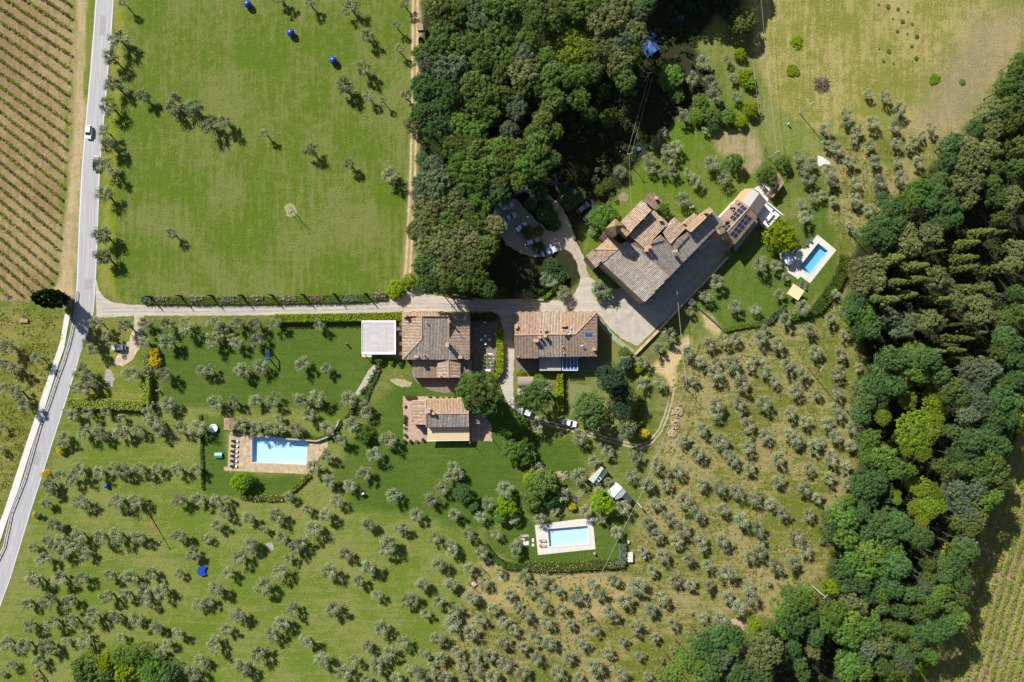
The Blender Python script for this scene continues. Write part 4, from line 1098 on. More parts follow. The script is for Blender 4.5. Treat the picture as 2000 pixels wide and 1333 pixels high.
# ---- woods -----------------------------------------------------------------
WOODS = parse({
 '20': 'h 30 5 11 h 50 12 10 s 62 6 9 s 65 22 9 h 90 8 13 h 106 10 9 h 86 32 10 h 68 40 9 h 80 42 10 h 36 18 8 h 32 30 9 l 125 18 12 l 117 38 9 l 140 24 8 s 110 52 9 p 158 42 20 g 133 55 7 b 190 20 13 h 165 10 10 h 150 5 10 h 180 6 9 b 192 46 9 h 30 48 11 h 48 48 9 s 38 65 12 s 20 62 8 d 55 66 6 h 72 60 10 h 95 57 9 b 108 70 11 b 121 66 8 h 90 72 9 d 15 86 11 d 38 92 11 h 60 82 11 h 72 92 10 l 90 94 9 h 112 82 10 h 126 86 8 h 140 75 10 h 155 78 9 h 165 74 8 l 140 97 10 d 12 112 9 d 28 108 10 d 22 125 8 d 35 120 7 g 50 122 9 h 64 108 9 l 78 112 8 g 65 130 9 s 105 105 8 l 130 118 8 h 136 105 7 s 98 128 7 l 121 130 7 b 5 122 7 h 142 128 6 h 12 52 7 h 165 95 7 h 180 70 7 d 176 112 6 d 190 90 6 h 195 115 6',
 '21': 's 22 30 8 d 12 22 5 s 28 45 11 s 14 44 8 h 42 10 8 h 56 6 8 l 68 12 10 g 85 12 9 h 104 12 9 h 125 10 11 g 50 26 9 g 62 30 10 l 78 30 10 l 95 27 9 g 112 26 9 h 125 30 8 g 42 38 8 g 56 43 9 l 70 44 9 h 88 42 8 l 105 42 7 p 98 42 5 d 120 42 7 d 52 53 8 g 66 60 7 g 74 68 5 d 88 56 9 b 30 60 9 b 45 58 8 b 12 70 8 b 23 74 9 b 40 70 8 b 54 68 7 s 12 58 7 h 56 80 7 h 38 82 9 h 24 84 8 b 12 90 9 b 30 94 9 b 48 92 9 h 68 85 7 b 82 88 9 b 15 106 9 b 30 106 9 b 46 106 9 b 63 103 9 h 75 108 9 b 40 120 10 b 56 118 9 h 68 118 8 b 30 129 8 d 14 126 9 h 50 131 9 h 62 131 9 h 4 92 6 d 128 52 6 d 140 22 6 h 148 50 4 d 118 66 5 d 130 76 5 h 126 92 4',
 '22': 'd 20 8 9 h 38 9 9 h 53 9 9 h 66 8 8 d 76 16 7',
 '30': 'b 8 8 10 s 22 14 8 b 22 34 9 s 8 38 10 b 5 60 9 h 18 52 8 h 12 78 8 d 30 4 8',
 '40': 'g 197 58 6 h 191 72 8 g 182 86 9 d 196 88 8 b 168 108 9 h 182 104 9 d 153 126 7 b 170 126 9 h 188 120 8 h 198 105 7 g 198 74 5',
 '41': 'd 131 6 8 b 146 11 9 b 165 12 9 d 126 25 8 b 141 28 9 b 156 26 8 h 172 30 7 b 135 46 8 b 150 42 8 d 119 42 7 g 100 50 8 d 115 55 8 g 86 66 9 g 96 60 7 d 109 66 8 d 71 70 9 d 126 68 9 b 146 62 7 d 76 85 9 d 61 85 8 d 50 95 9 d 66 100 8 b 86 95 8 b 110 95 9 d 120 84 8 d 131 80 8 b 90 108 9 c 72 120 8 c 92 128 8 b 55 125 8 b 42 129 8 b 190 60 9 c 155 95 7 c 166 96 6 c 141 106 7 c 141 120 7 c 141 129 5 c 109 114 4 c 178 128 7 b 195 110 8 b 190 125 7 h 194 30 7 h 196 10 8 d 62 60 5 h 180 80 6 h 176 60 7 h 170 45 7',
 '42': 'b 45 8 9 b 56 6 8 c 72 10 7 c 91 7 6 b 116 6 9 b 123 13 6 c 82 22 8 c 66 27 8 c 51 26 8 c 146 16 6 b 163 16 6 c 162 22 4 c 113 26 6 c 120 35 6 b 135 28 8 b 155 30 8 b 160 42 8 b 145 42 5 b 108 46 8 b 98 45 7 b 115 48 6 c 130 50 3 c 150 58 4 s 85 50 8 s 70 43 8 s 78 55 7 d 36 28 8 g 43 41 9 d 32 36 8 d 50 53 9 d 40 56 7 d 76 84 10 g 94 78 9 d 106 84 9 g 88 93 8 d 70 87 9 g 100 100 8 d 64 101 10 d 60 113 9 d 46 112 8 d 46 125 9 d 60 122 7 d 76 110 8 d 120 100 7 p 86 124 8 p 112 124 12 y 60 131 5 c 136 64 5 c 130 75 5 c 135 83 6 c 110 76 5 c 120 70 3 s 150 95 8 s 165 93 8 s 172 97 6 s 158 106 7 s 150 116 6 s 140 110 6 h 130 112 7 d 190 70 9 d 182 60 8 d 190 82 8 d 195 105 8 h 180 108 7 d 178 124 10 d 190 126 8 s 160 128 8 d 196 20 7 h 181 45 7 h 125 121 5 h 140 122 6 h 195 40 7 h 176 76 6',
 '43': 'p 62 8 7 p 95 20 18 p 111 10 10 p 86 36 8 p 101 42 8 d 41 4 8 g 50 30 8 g 62 46 10 g 50 46 8 g 76 58 8 g 86 60 6 d 54 72 12 d 42 76 8 d 66 81 8 d 50 86 8 d 45 93 6 p 100 76 9 p 113 80 8 p 90 73 6 p 106 95 11 p 118 93 7 p 95 95 8 p 100 108 7 p 76 82 4 p 76 89 4 g 28 90 6 g 25 105 10 d 15 110 8 d 38 103 8 d 55 109 9 d 70 104 8 d 65 119 10 d 80 111 8 d 46 121 8 g 25 125 10 d 12 122 7 d 86 121 7 d 101 126 8 s 146 6 7 d 170 6 8 d 185 9 8 d 150 31 10 d 165 29 8 d 178 36 8 d 170 19 7 d 148 43 7 h 141 56 7 h 156 56 8 h 168 53 9 h 175 62 8 h 160 66 7 h 181 73 6 s 133 79 7 s 153 79 8 g 172 86 6 g 160 91 8 s 138 93 7 s 145 101 7 b 156 104 7 h 150 116 7 h 138 111 6 s 145 131 6 h 130 22 5 h 126 60 6 h 120 56 6 d 134 45 6',
 '44': 'g 50 6 11 g 70 9 10 g 36 11 9 d 25 26 9 g 45 23 9 g 61 23 8 d 78 21 10 d 65 36 8 d 40 36 9 d 25 39 7 y 12 41 6 d 50 49 7 b 30 53 8 b 41 59 6 g 62 48 7 d 75 43 7 g 15 66 10 g 30 71 9 g 10 77 8 g 26 86 10 g 41 79 8 d 35 93 7 d 49 89 6 g 53 69 5 d 145 6 9 d 135 19 8 d 125 29 7 d 141 36 7 d 122 20 6 h 108 19 5 h 108 33 5 s 108 41 5 d 100 48 6 g 122 46 8 g 115 53 7 h 141 53 5 h 110 59 6 h 95 66 6 h 126 57 6 g 135 63 6 g 138 71 7 d 120 83 8 d 110 86 8 d 100 89 7 d 128 79 7 h 95 96 6 h 70 81 6 h 82 83 5 g 90 84 4 b 62 98 8 s 49 101 8 d 40 109 7 g 30 116 9 g 41 121 9 g 28 126 7 h 61 119 7 d 82 106 7 s 85 113 7 h 79 121 6 g 110 109 5 h 70 126 6 d 100 104 5 d 62 60 6 d 80 65 6 d 88 48 6 d 55 80 6',
 '34': 'y 138 76 5 g 148 80 6 g 135 88 5 g 180 55 10 g 165 61 8 d 175 76 11 d 190 71 8 g 160 86 7 g 188 45 6 g 170 46 5 d 196 90 8 d 100 91 9 d 86 96 9 s 105 109 8 d 95 106 9 g 70 111 8 g 80 121 8 d 95 123 9 g 60 126 7 d 118 89 7 g 115 99 6 b 150 101 12 b 141 113 8 d 125 123 9 d 135 129 8 d 118 131 7 d 175 101 7 d 170 109 6 b 195 103 6 d 180 116 7 d 185 126 6 d 146 126 7 g 52 131 6',
 '04': 'h 83 119 10 y 105 113 7 g 120 109 8 g 135 109 9 y 124 123 9 g 146 119 9 l 102 129 9 d 166 126 9 g 150 130 8 h 80 130 7',
})
def wood_zc(x, y, k, r):
    if k == 'c': return 9.0
    if k == 'p': return 11.5
    if y > 1280 and x < 500: return 5.5
    if x > 1500:
        return 7.0 + r * 1.3 + (3.5 if x > 1800 and y > 500 else 0) + (5.5 if x > 1740 and y > 700 else 0)
    if (x > 1130 and y > 160 and x < 1300) or (x > 1030 and y > 330 and x < 1140): return 2.6     # undergrowth beyond the wood's edge, in its shade
    return 13.5 + .8 * r
KN = {'h': 'olive green holm oak', 'b': 'brownish flowering oak', 's': 'grey green oak', 'd': 'deep green leafy tree', 'g': 'bright green leafy tree', 'l': 'light green feathery tree',
      'p': 'lime green umbrella pine', 'c': 'spiky olive green conifer', 'y': 'yellow lime tree'}
NMK = {'h': 'holm_oak', 'b': 'flowering_oak', 's': 'grey_oak', 'd': 'broadleaf_tree', 'g': 'broadleaf_tree', 'l': 'feathery_tree', 'p': 'umbrella_pine', 'c': 'conifer', 'y': 'lime_tree'}
for k in 'hbsdglpcy':
    sub = [w for w in WOODS if w[3] == k]
    lb = place_labels(sub, KN[k], near=6)
    for (x, y, r, _), l in zip(sub, lb):
        grp = 'trees of the big upper wood' if (x < 1300 and y < 620) else 'trees of the right hand wood' if x > 1290 else 'trees at the lower left edge'
        zc = wood_zc(x, y, k, r)
        if k == 'c': tree(NMK[k], x, y, r * 1.15, k, zc, l, 'tree', grp, rz=7.0)
        elif k == 'p': tree(NMK[k], x, y, r * 1.15, k, zc, l, 'tree', grp)
        else: tree(NMK[k], x, y, r * (1.42 if x < 1300 else 1.36), k, zc, l, 'tree', grp, rz=r * 1.6)

# trees standing just beyond the frame, whose shade falls into the clearing
for i in range(18):
    x = 1175 + i * 15.5; y = -85 - 24 * (i % 3)
    tree('holm_oak', x, y, 4.2 + (i % 4) * .5, 'hdb'[i % 3], 15.0, 'tall tree of the upper wood standing above the photo top edge', 'tree', 'trees beyond the top edge', rz=5.5)
# undergrowth of both woods
def undergrowth():
    rg = np.random.default_rng(5); cs, rs, cl = [], [], []
    for nm, n in ((26, 900), (27, 1300)):
        poly = pl(ZONES[nm][1]); xs, ys = [p[0] for p in poly], [p[1] for p in poly]
        x = rg.uniform(max(min(xs), -20), min(max(xs), 2040), n * 2); y = rg.uniform(max(min(ys), -30), min(max(ys), 1370), n * 2)
        k = sdist(x, y, poly) > 6
        for a, b in zip(x[k][:n], y[k][:n]):
            if 960 < a < 1160 and 360 < b < 560: continue
            h = rg.uniform(.3, 3.2) if nm == 27 else rg.uniform(.3, 2.4)
            if 1180 < a < 1460 and b < 330: h *= .5
            p = W(a, b, h); cs.append(tuple(p)); rs.append(rg.uniform(.7, 1.5))
            cl.append([(.05, .085, .025), (.06, .08, .03), (.045, .07, .02), (.08, .09, .04)][rg.integers(0, 4)])
    V, C = leaves(cs, rs, 34, .55, np.array(cl), rg, .7)
    o = link('undergrowth', quad_mesh('undergrowth', V, C, LEAF)); o['kind'] = 'stuff'
    tag(o, 'dark tangled undergrowth on the shaded floor of the woods', 'undergrowth')
undergrowth()
# ---- single garden trees and shrubs --------------------------------------------------
tree('cypress_tree', 96, 583.5, 2.75, 'x', 8.6, 'tall dark egg shaped cypress beside the road junction', 'cypress', rz=6.9)
for d in ((858, 44, .8, 5, 'slim dark cypress at the edge of the upper wood beside the dirt track, lower one', 85), (833, 66, .75, 5, 'slim dark cypress at the wood edge, upper one beside the track', 70)):
    pass
tree('slim_cypress', 824, 84, .9, 'x', 4.5, 'slim dark cypress right beside the dirt track at the upper wood', 'cypress', 'slim cypresses at the wood edge', rz=4.2)
tree('slim_cypress', 836, 72, .8, 'x', 5.0, 'slim dark cypress in front of the wood, inner one of the pair by the track', 'cypress', 'slim cypresses at the wood edge', rz=4.6)
GT = [  # x, y, r, kind, zc, name, label
 (1452, 44, 4.4, 'l', 5.0, 'garden_tree', 'round yellow green tree standing alone at the left edge of the dry field'),
 (1312, 148, 3.9, 'g', 4.6, 'garden_tree', 'bright green ragged tree below the dark clearing, right of the twin cables'),
 (1322, 186, 2.4, 'h', 2.6, 'garden_tree', 'dull yellow green tree just below the bright ragged tree'),
 (1446, 106, 1.9, 'y', 1.8, 'garden_shrub', 'lime shrub at the dry field edge, below the lone round tree'),
 (1454, 146, 2.3, 'y', 2.2, 'garden_shrub', 'upper yellow green shrub of the pair on the left of the dry field'),
 (1463, 160, 2.0, 'y', 2.0, 'garden_shrub', 'lower yellow green shrub of the pair on the left of the dry field'),
 (1468, 213, 2.4, 'y', 2.4, 'garden_shrub', 'rounded lime shrub at the right end of the bushy thicket'),
 (1368, 196, 2.3, 'g', 2.2, 'garden_shrub', 'bright green bush at the upper left of the thicket'),
 (1367, 222, 3.0, 'g', 2.3, 'garden_shrub', 'leafy bush at the left end of the thicket'),
 (1392, 226, 3.2, 'l', 2.3, 'garden_shrub', 'broad leafy bush in the middle of the thicket'),
 (1422, 230, 2.8, 'g', 2.2, 'garden_shrub', 'leafy bush right of the middle of the thicket'),
 (1446, 236, 2.3, 'y', 2.0, 'garden_shrub', 'lime bush at the lower right of the thicket'),
 (1392, 248, 2.0, 'd', 1.8, 'garden_shrub', 'dark bush along the lower side of the thicket'),
 (1432, 316, 3.1, 'g', 3.4, 'garden_tree', 'dense dark green box shaped tree between garden olives and vegetable patch'),
 (1530, 316, 2.3, 'g', 2.6, 'garden_tree', 'green tree above the small paved court, right one'),
 (1500, 344, 3.3, 'h', 3.8, 'garden_tree', 'yellow green tree shading the small paved court'),
 (1526, 460, 4.7, 'y', 4.6, 'lime_tree', 'big bright lime green tree beside the turquoise pool and roof terrace'),
 (1296, 412, 2.2, 'g', 2.6, 'garden_tree', 'dark leafy fig tree in the notch of the farmhouse roofs'),
 (1176, 428, 4.6, 'g', 3.4, 'fig_tree', 'broad bright green tree beside the farmhouse tower'),
 (1188, 418, 3.2, 'g', 3.2, 'fig_tree', 'bright green tree behind the farmhouse tower, upper right of the broad one'),
 (1158, 452, 1.7, 'og', 1.6, 'garden_shrub', 'grey green shrub beside the pale pink flowering bush'),
 (1176, 562, 3.4, 'og', 3.2, 'garden_tree', 'silvery bush tree on the verge between the gravel drive and the farmhouse'),
 (1092, 588, 0, '', 0, '', ''),
 (922, 758, 4.6, 'g', 9.0, 'garden_tree', 'bright green leafy tree at the lower right corner of the villa'),
 (944, 764, 5.6, 'h', 13.5, 'garden_tree', 'olive green tree beside the gravel lane, right of the bright leafy tree'),
 (925, 786, 3.4, 'd', 6.5, 'garden_tree', 'dark green tree hanging over the cottage right roof'),
 (955, 790, 4.4, 'd', 12.0, 'garden_tree', 'dark green tree between the cottage and the gravel lane'),
 (1038, 778, 4.4, 'h', 9.0, 'garden_tree', 'tall olive green tree at the bend of the gravel lane, over the white car'),
 (1064, 756, 3.2, 'og', 7.0, 'garden_tree', 'silvery green tree left of the clipped lime dividing hedge'),
 (1206, 786, 3.0, 'n', 7.0, 'blue_conifer', 'blue green conifer between the round tree and the yellow broom'),
 (1052, 742, 1.9, 'g', 2.6, 'garden_shrub', 'bright green column bush right of the brown rounded shed roof'),
 (1052, 762, 1.9, 'g', 2.4, 'garden_shrub', 'lower bright green column bush beside the olive by the lane'),
 (1017, 730, 1.3, 'y', 1.3, 'garden_shrub', 'small lime bush above the brown rounded shed roof'),
 (1150, 799, 5.2, 'd', 8.0, 'round_tree', 'large dense round tree on the lawn below the terraced house'),
 (1196, 742, 4.6, 'n', 11.0, 'blue_conifer', 'big blue green conifer right of the terraced house lawn'),
 (1210, 762, 3.2, 'n', 6.5, 'blue_conifer', 'smaller blue green conifer just below the big one'),
 (1222, 712, 2.6, 'n', 3.0, 'blue_conifer', 'blue green conifer by the yard wall corner'),
 (1220, 690, 1.9, 'g', 2.0, 'garden_shrub', 'yellow green bush at the yard wall corner'),
 (1246, 722, 1.5, 'y', 1.4, 'garden_shrub', 'lime bush between the conifers and the sandy track'),
 (1214, 806, 3.0, 'n', 7.0, 'garden_tree', 'dark grey green tree on the lower garden edge, upper of a pair'),
 (1222, 836, 3.0, 'og', 6.5, 'garden_tree', 'grey green tree above the shaded wheel tracks, lower of a pair'),
 (1012, 876, 4.4, 'g', 3.8, 'garden_tree', 'bright green tree half in shade on the lawn below the cottage'),
 (1030, 890, 3.0, 'g', 3.0, 'garden_tree', 'lower bright green tree beside the half shaded one on the lawn'),
 (904, 966, 3.0, 'd', 3.4, 'garden_tree', 'dark green leafy tree among the olives below the cottage lawn'),
 (922, 988, 2.0, 'd', 2.2, 'garden_shrub', 'small dark green shrub just below the dark leafy tree'),
 (988, 988, 3.2, 'y', 3.4, 'garden_tree', 'yellow green dense tree at the upper left of the lower pool garden'),
 (978, 1008, 2.4, 'g', 2.6, 'garden_tree', 'green tree just below the dense yellow green one'),
 (1062, 948, 5.0, 'l', 4.4, 'lime_tree', 'large lime green feathery tree above the pale blue pool'),
 (1040, 936, 2.8, 'y', 3.0, 'lime_tree', 'lime tree on the left flank of the large feathery tree'),
 (1040, 976, 3.6, 'l', 3.0, 'lime_tree', 'pale lime tree below the large feathery tree'),
 (1178, 980, 3.5, 'y', 3.8, 'lime_tree', 'yellow green round tree between greenhouse and pale blue pool'),
 (1118, 990, 1.4, 'br', 1.2, 'broom_shrub', 'small yellow flowering shrub above the pale blue pool'),
 (1076, 976, 2.8, 'd', 2.4, 'garden_tree', 'dark tree under the right side of the large feathery tree'),
 (468, 944, 3.0, 'y', 2.9, 'lime_tree', 'lime green square topped tree on the lawn below the bright blue pool'),
 (484, 940, 2.2, 'g', 2.7, 'lime_tree', 'green half of the tree group below the bright blue pool'),
 (714, 848, 2.8, 'g', 2.2, 'fig_tree', 'low leafy fig tree between the bright blue pool and the cottage'),
 (300, 690, 1.7, 'br', 1.5, 'broom_shrub', 'yellow flowering broom beside the corner hedge, upper clump'),
 (302, 706, 1.9, 'br', 1.6, 'broom_shrub', 'yellow flowering broom beside the corner hedge, lower clump'),
 (186, 774, .9, 'br', .7, 'broom_shrub', 'small yellow broom above the left end of the corner hedge'),
 (276, 776, .8, 'br', .7, 'broom_shrub', 'small yellow broom in the corner of the hedge'),
 (118, 880, 1.4, 'br', 1.1, 'broom_shrub', 'yellow broom at the roadside, upper of three'),
 (88, 928, 1.4, 'br', 1.0, 'broom_shrub', 'yellow broom at the roadside, middle of three'),
 (68, 1006, 1.1, 'br', .9, 'broom_shrub', 'yellow broom at the roadside, lowest of three'),
 (1258, 848, 1.7, 'br', 1.6, 'broom_shrub', 'bright yellow broom beside the bend of the wheel tracks'),
 (1262, 740, .8, 'br', .9, 'broom_shrub', 'narrow yellow broom below the sandy track'),
 (1252, 780, 1.3, 'g', 1.4, 'garden_shrub', 'green hedge bush above the yellow broom, upper one'),
 (1250, 806, 1.3, 'g', 1.4, 'garden_shrub', 'green hedge bush above the yellow broom, middle one'),
 (1250, 826, 1.2, 'y', 1.3, 'garden_shrub', 'green hedge bush just above the yellow broom'),
 (772, 567, 3.0, 'y', 2.2, 'willow_bush', 'bright lime willow bush at the end of the flower hedge'),
 (800, 551, 2.4, 'y', 1.8, 'willow_bush', 'smaller lime willow bush beside the wood and the drive'),
 (741, 704, 1.45, 'g', 1.2, 'ball_topiary', 'clipped bright green ball below the grey carport'),
 (764, 709, .85, 'y', .8, 'ball_topiary', 'small clipped lime ball right of the large clipped ball'),
 (782, 712, .8, 'h', .6, 'garden_shrub', 'small dull bush at the left corner of the villa'),
 (1064, 546, 2.6, 'og', 2.4, 'garden_tree', 'silvery tree on the shaded bank above the drive, left of the low hedge'),
 (1030, 578, 1.8, 'og', 1.8, 'garden_shrub', 'silvery shrub on the roadside wall above the terraced house'),
 (1101, 572, 2.4, 'og', 2.2, 'garden_tree', 'silvery tree right of the low diagonal hedge'),
 (1092, 540, 2.4, 'd', 2.0, 'garden_shrub', 'dark shrub in the shade above the diagonal hedge'),
 (1076, 520, 2.8, 'd', 2.2, 'garden_shrub', 'dark shrub in the shade beside the gravel fork'),
 (1066, 402, 2.2, 'd', 1.6, 'garden_shrub', 'dark shrub on the island between the gravel arms, upper one'),
 (1076, 424, 2.4, 'd', 1.6, 'garden_shrub', 'dark shrub on the island between the gravel arms, middle one'),
 (1084, 440, 2.0, 'd', 1.4, 'garden_shrub', 'dark shrub on the island between the gravel arms, lowest one'),
 (1030, 452, 2.0, 'h', 1.8, 'garden_shrub', 'olive green shrub between the shaded parked cars, upper one'),
 (1052, 482, 2.0, 'h', 1.6, 'garden_shrub', 'olive green shrub between the shaded parked cars, lower one'),
 (1112, 392, 2.8, 'd', 2.4, 'garden_shrub', 'dark bush right of the gravel arm, in the wood shade'),
 (1130, 380, 2.6, 'd', 2.2, 'garden_shrub', 'dark bush left of the blue tarpaulin bundle, in shade'),
 (1170, 372, 1.8, 'h', 1.8, 'garden_shrub', 'sunlit olive green bush above the farmhouse fig, left one'),
 (1187, 363, 1.6, 'h', 1.6, 'garden_shrub', 'sunlit olive green bush above the farmhouse fig, right one'),
 (1556, 82, 2.0, 'y', .35, 'weed_patch', 'flat lime green weed patch in the dry field, upper one'),
 (1548, 138, 1.9, 'y', .35, 'weed_patch', 'flat lime green weed patch in the dry field, lower one'),
 (1826, 154, 1.7, 'y', .35, 'weed_patch', 'flat lime green weed patch near the bare brown ground'),
 (1880, 160, 1.0, 'g', .3, 'weed_patch', 'small green weed patch on the bare brown ground'),
 (1422, 496, 1.0, 'y', 1.5, 'garden_shrub', 'lime shrub at the top end of the long yard wall'),
]
for q in range(16):
    x = 1716 + (q * 37 % 83); y = 8 + (q * 53 % 130)
    GT.append((x, y, .32 + .2 * ((q * 7) % 3), 'g', .25, 'grass_tussock', 'dark green grass tussock scattered in the upper dry field'))
_tu = [g for g in GT if g[5] == 'grass_tussock']; _tl = dict(zip([(g[0], g[1]) for g in _tu], place_labels(_tu, 'dark green grass tussock', 3)))
for (x, y, r, k, zc, n, l) in GT:
    l = _tl.get((x, y), l)
    if r: tree(n, x, y, r, k, zc, l, 'weeds' if n in ('weed_patch', 'grass_tussock') else 'shrub' if 'shrub' in n or 'bush' in n or 'ball' in n else 'tree', {'grass_tussock': 'grass tussocks in the dry field', 'broom_shrub': 'yellow broom shrubs', 'garden_shrub': 'garden shrubs', 'lime_tree': 'lime green trees', 'garden_tree': 'garden trees', 'weed_patch': 'weed patches in the dry field'}.get(n),
               rz=(r * .25 if n in ('weed_patch', 'grass_tussock') else r * .8 if 'shrub' in n else r * .95), trunk=n not in ('weed_patch', 'grass_tussock'))

# ---- hedges and flower beds ------------------------------------------------------------
def hedge(name, line, w, h, cols, label, cat='hedge', size=.36, dens=50, flowers=None, group=None):
    """clipped hedge along a photo-pixel line: solid core with a skin of leaves"""
    rg = np.random.default_rng(len(label) * 31 + int(line[0][0]))
    pts = [W(x, y, h * .5) for x, y in line]
    core = MB()
    V, C, M = [], [], []
    for a, b in zip(pts[:-1], pts[1:]):
        d = b - a; L_ = math.hypot(d.x, d.y); rot = math.atan2(d.y, d.x)
        m = (a + b) / 2
        core.box((m.x, m.y, h * .44), (L_ + w * .3, w * .78, h * .86), rot, (.03, .05, .01))
        n = int(dens * L_ * (w + 2 * h) / 2)
        s = rg.uniform(-.5, .5, n) * (L_ + w * .5); t = rg.uniform(-1, 1, n); side = rg.random(n)
        topf = side < w / (w + 2 * h)
        oy = np.where(topf, t * w / 2, np.sign(t) * w / 2); oz = np.where(topf, h, rg.random(n) * h)
        p = np.stack([m.x + s * math.cos(rot) - oy * math.sin(rot), m.y + s * math.sin(rot) + oy * math.cos(rot), oz], 1) + rg.normal(size=(n, 3)) * .09
        nn = np.where(topf[:, None], np.array([0, 0, 1.0]), np.stack([-math.sin(rot) * np.sign(t), math.cos(rot) * np.sign(t), np.zeros(n) + .3], 1)) + rg.normal(size=(n, 3)) * .4
        nn /= np.linalg.norm(nn, axis=1)[:, None]
        u = np.cross(nn, rg.normal(size=(n, 3))); u /= np.linalg.norm(u, axis=1)[:, None]; v = np.cross(nn, u)
        z = size * rg.uniform(.6, 1.3, n)[:, None] * .5
        V.append(np.stack([p - u * z, p - v * z * .7, p + u * z, p + v * z * .7], 1))
        pick = rg.integers(0, len(cols), n)
        c = np.array(cols)[pick] * rg.uniform(.75, 1.25, (n, 1))
        if flowers:
            fl = (rg.random(n) < flowers[1]) & (oz > h * .4)
            c[fl] = np.array(flowers[0])[rg.integers(0, len(flowers[0]), fl.sum())] * rg.uniform(.8, 1.2, (fl.sum(), 1))
        C.append(c); M.append(np.zeros(n))
    for f, c in zip(core.f, core.c):
        V.append(np.array([[core.v[i] for i in f]])); C.append(np.array([c])); M.append(np.ones(1))
    o = link(name, quad_mesh(name, np.concatenate(V), np.concatenate(C), [LEAF, PIECE], np.concatenate(M)))
    return tag(o, label, cat, group)
LIME = [(.24, .33, .012), (.20, .30, .012), (.29, .36, .016)]
HG = [(.10, .16, .02), (.13, .18, .025), (.09, .14, .015)]
DG = [(.045, .085, .015), (.06, .10, .02), (.05, .07, .02)]
SAGE = [(.14, .18, .12), (.18, .21, .16), (.12, .15, .09)]
hedge('clipped_hedge', pl('138 788 170 789 210 789 240 791 281 793'), 2.6, 2.2, [(.26, .33, .045), (.29, .34, .06)], 'long clipped yellow green hedge beside the lower road, rounded left end')
hedge('clipped_hedge', pl('287 735 287.5 760 288 786'), 2.2, 2.4, [(.26, .33, .045), (.28, .33, .06)], 'upright arm of the clipped yellow green corner hedge')
hedge('clipped_hedge', pl('286 690 287 712 287 732'), 1.5, 1.2, [(.22, .25, .05), (.2, .2, .07)], 'low faded hedge stretch above the corner hedge beside the yellow broom')
hedge('clipped_hedge', pl('541 622 600 621.5 660 620.5 720 619.5 784 618.5'), 2.2, 2.2, LIME, 'long bright lime hedge along the lower side of the drive, ending at the villa')
hedge('clipped_hedge', pl('919 619.5 945 619.5 966 620'), 2.0, 1.9, DG, 'short shaded hedge along the top of the villa terrace')
hedge('clipped_hedge', pl('976.5 647 976.5 690 976 724 968 733 954 735'), 1.9, 2.0, LIME, 'bright lime hedge between the villa terrace and the gravel lane')
hedge('clipped_hedge', pl('1093.5 733 1094 760 1094 800'), 1.7, 1.9, LIME, 'upright clipped lime hedge dividing the gardens below the terraced house')
hedge('clipped_hedge', pl('1062 584 1082 566 1098 549 1108 540'), 1.0, 1.1, HG + LIME, 'narrow diagonal hedge between the drive and the gravel parking')
hedge('flower_hedge', pl('284 588 330 588.5 400 588.5 470 588 540 587.5 600 586.5 660 585 712 583 752 579'), 2.2, .8, HG, 'long low green flower hedge along the top of the drive', flowers=([(.4, .3, .33), (.3, .26, .3)], .05))
for x0, x1, y, c, l in ((310, 328, 583.5, [(.45, .30, .26), (.5, .36, .3)], 'dusty pink rose bush, leftmost in the drive flower hedge'), (372, 396, 583.5, [(.42, .33, .32), (.5, .42, .4)], 'pale grey pink rose bush, second from left in the drive flower hedge'),
                        (493, 513, 582.5, [(.62, .32, .28), (.7, .45, .4)], 'salmon pink rose bush in the drive flower hedge'), (550, 577, 583.5, [(.6, .34, .36), (.66, .46, .46)], 'wide pale pink rose bush in the drive flower hedge'),
                        (609, 629, 581.5, [(.55, .14, .24), (.6, .25, .3)], 'deep pink rose bush in the drive flower hedge'), (727, 752, 577, [(.65, .30, .3), (.7, .42, .38)], 'pink rose bush at the right end of the drive flower hedge')):
    hedge('rose_bush', [(x0, y), ((x0 + x1) / 2, y + .5), (x1, y)], 1.4, 1.2, HG, l, 'rose bush', .24, 40, (c, .6), 'pink rose bushes along the drive')
for x0, x1, y, l in ((278, 294, 585, 'grey green sage bush at the left end of the flower hedge'), (436, 456, 585, 'grey sage bush in the middle of the flower hedge'), (675, 695, 583, 'grey sage bush near the right end of the flower hedge')):
    hedge('sage_bush', [(x0, y), (x1, y)], 1.8, 1.05, SAGE, l, 'shrub', group='grey sage bushes in the flower hedge')
for i, (x, y) in enumerate(((737, 718), (732, 726), (727, 736), (723, 743), (712, 760), (707, 765))):
    hedge('rose_bush', [(x - 3, y), (x + 3, y - 2)], 1.0, .9, HG, ['pink rose bush at the top of the stone steps', 'pink rose bush, second from the top of the stone steps', 'pink rose bush beside the middle of the stone steps', 'pink rose bush just below the middle of the stone steps', 'pink rose bush near the foot of the stone steps', 'lowest pink rose bush at the foot of the stone steps'][i], 'rose bush', .22, 44, ([(.6, .28, .33), (.7, .42, .42)], .5), 'rose bushes along the stone steps')
hedge('rose_bush', [(684, 806), (689, 804)], 1.0, 1.0, HG, 'red pink rose bush beside the olives right of the bright blue pool', 'rose bush', .22, 44, ([(.6, .12, .18), (.65, .25, .25)], .5))
hedge('garden_hedge', pl('947 1066 956 1080 970 1094 988 1104 1010 1107 1032 1105'), 1.8, 1.2, HG + DG, 'curved hedge along the lower left of the pale blue pool garden')
hedge('garden_hedge', pl('1032 1106 1070 1108 1110 1107 1150 1104 1190 1101 1216 1100'), 2.6, 1.3, DG + HG, 'long mixed hedge below the pale blue pool lawn', flowers=([(.45, .25, .16), (.5, .36, .28)], .10))
hedge('garden_hedge', pl('1216 1064 1217 1082 1216 1098'), 1.9, 1.5, SAGE, 'grey green hedge on the right of the pale blue pool lawn')
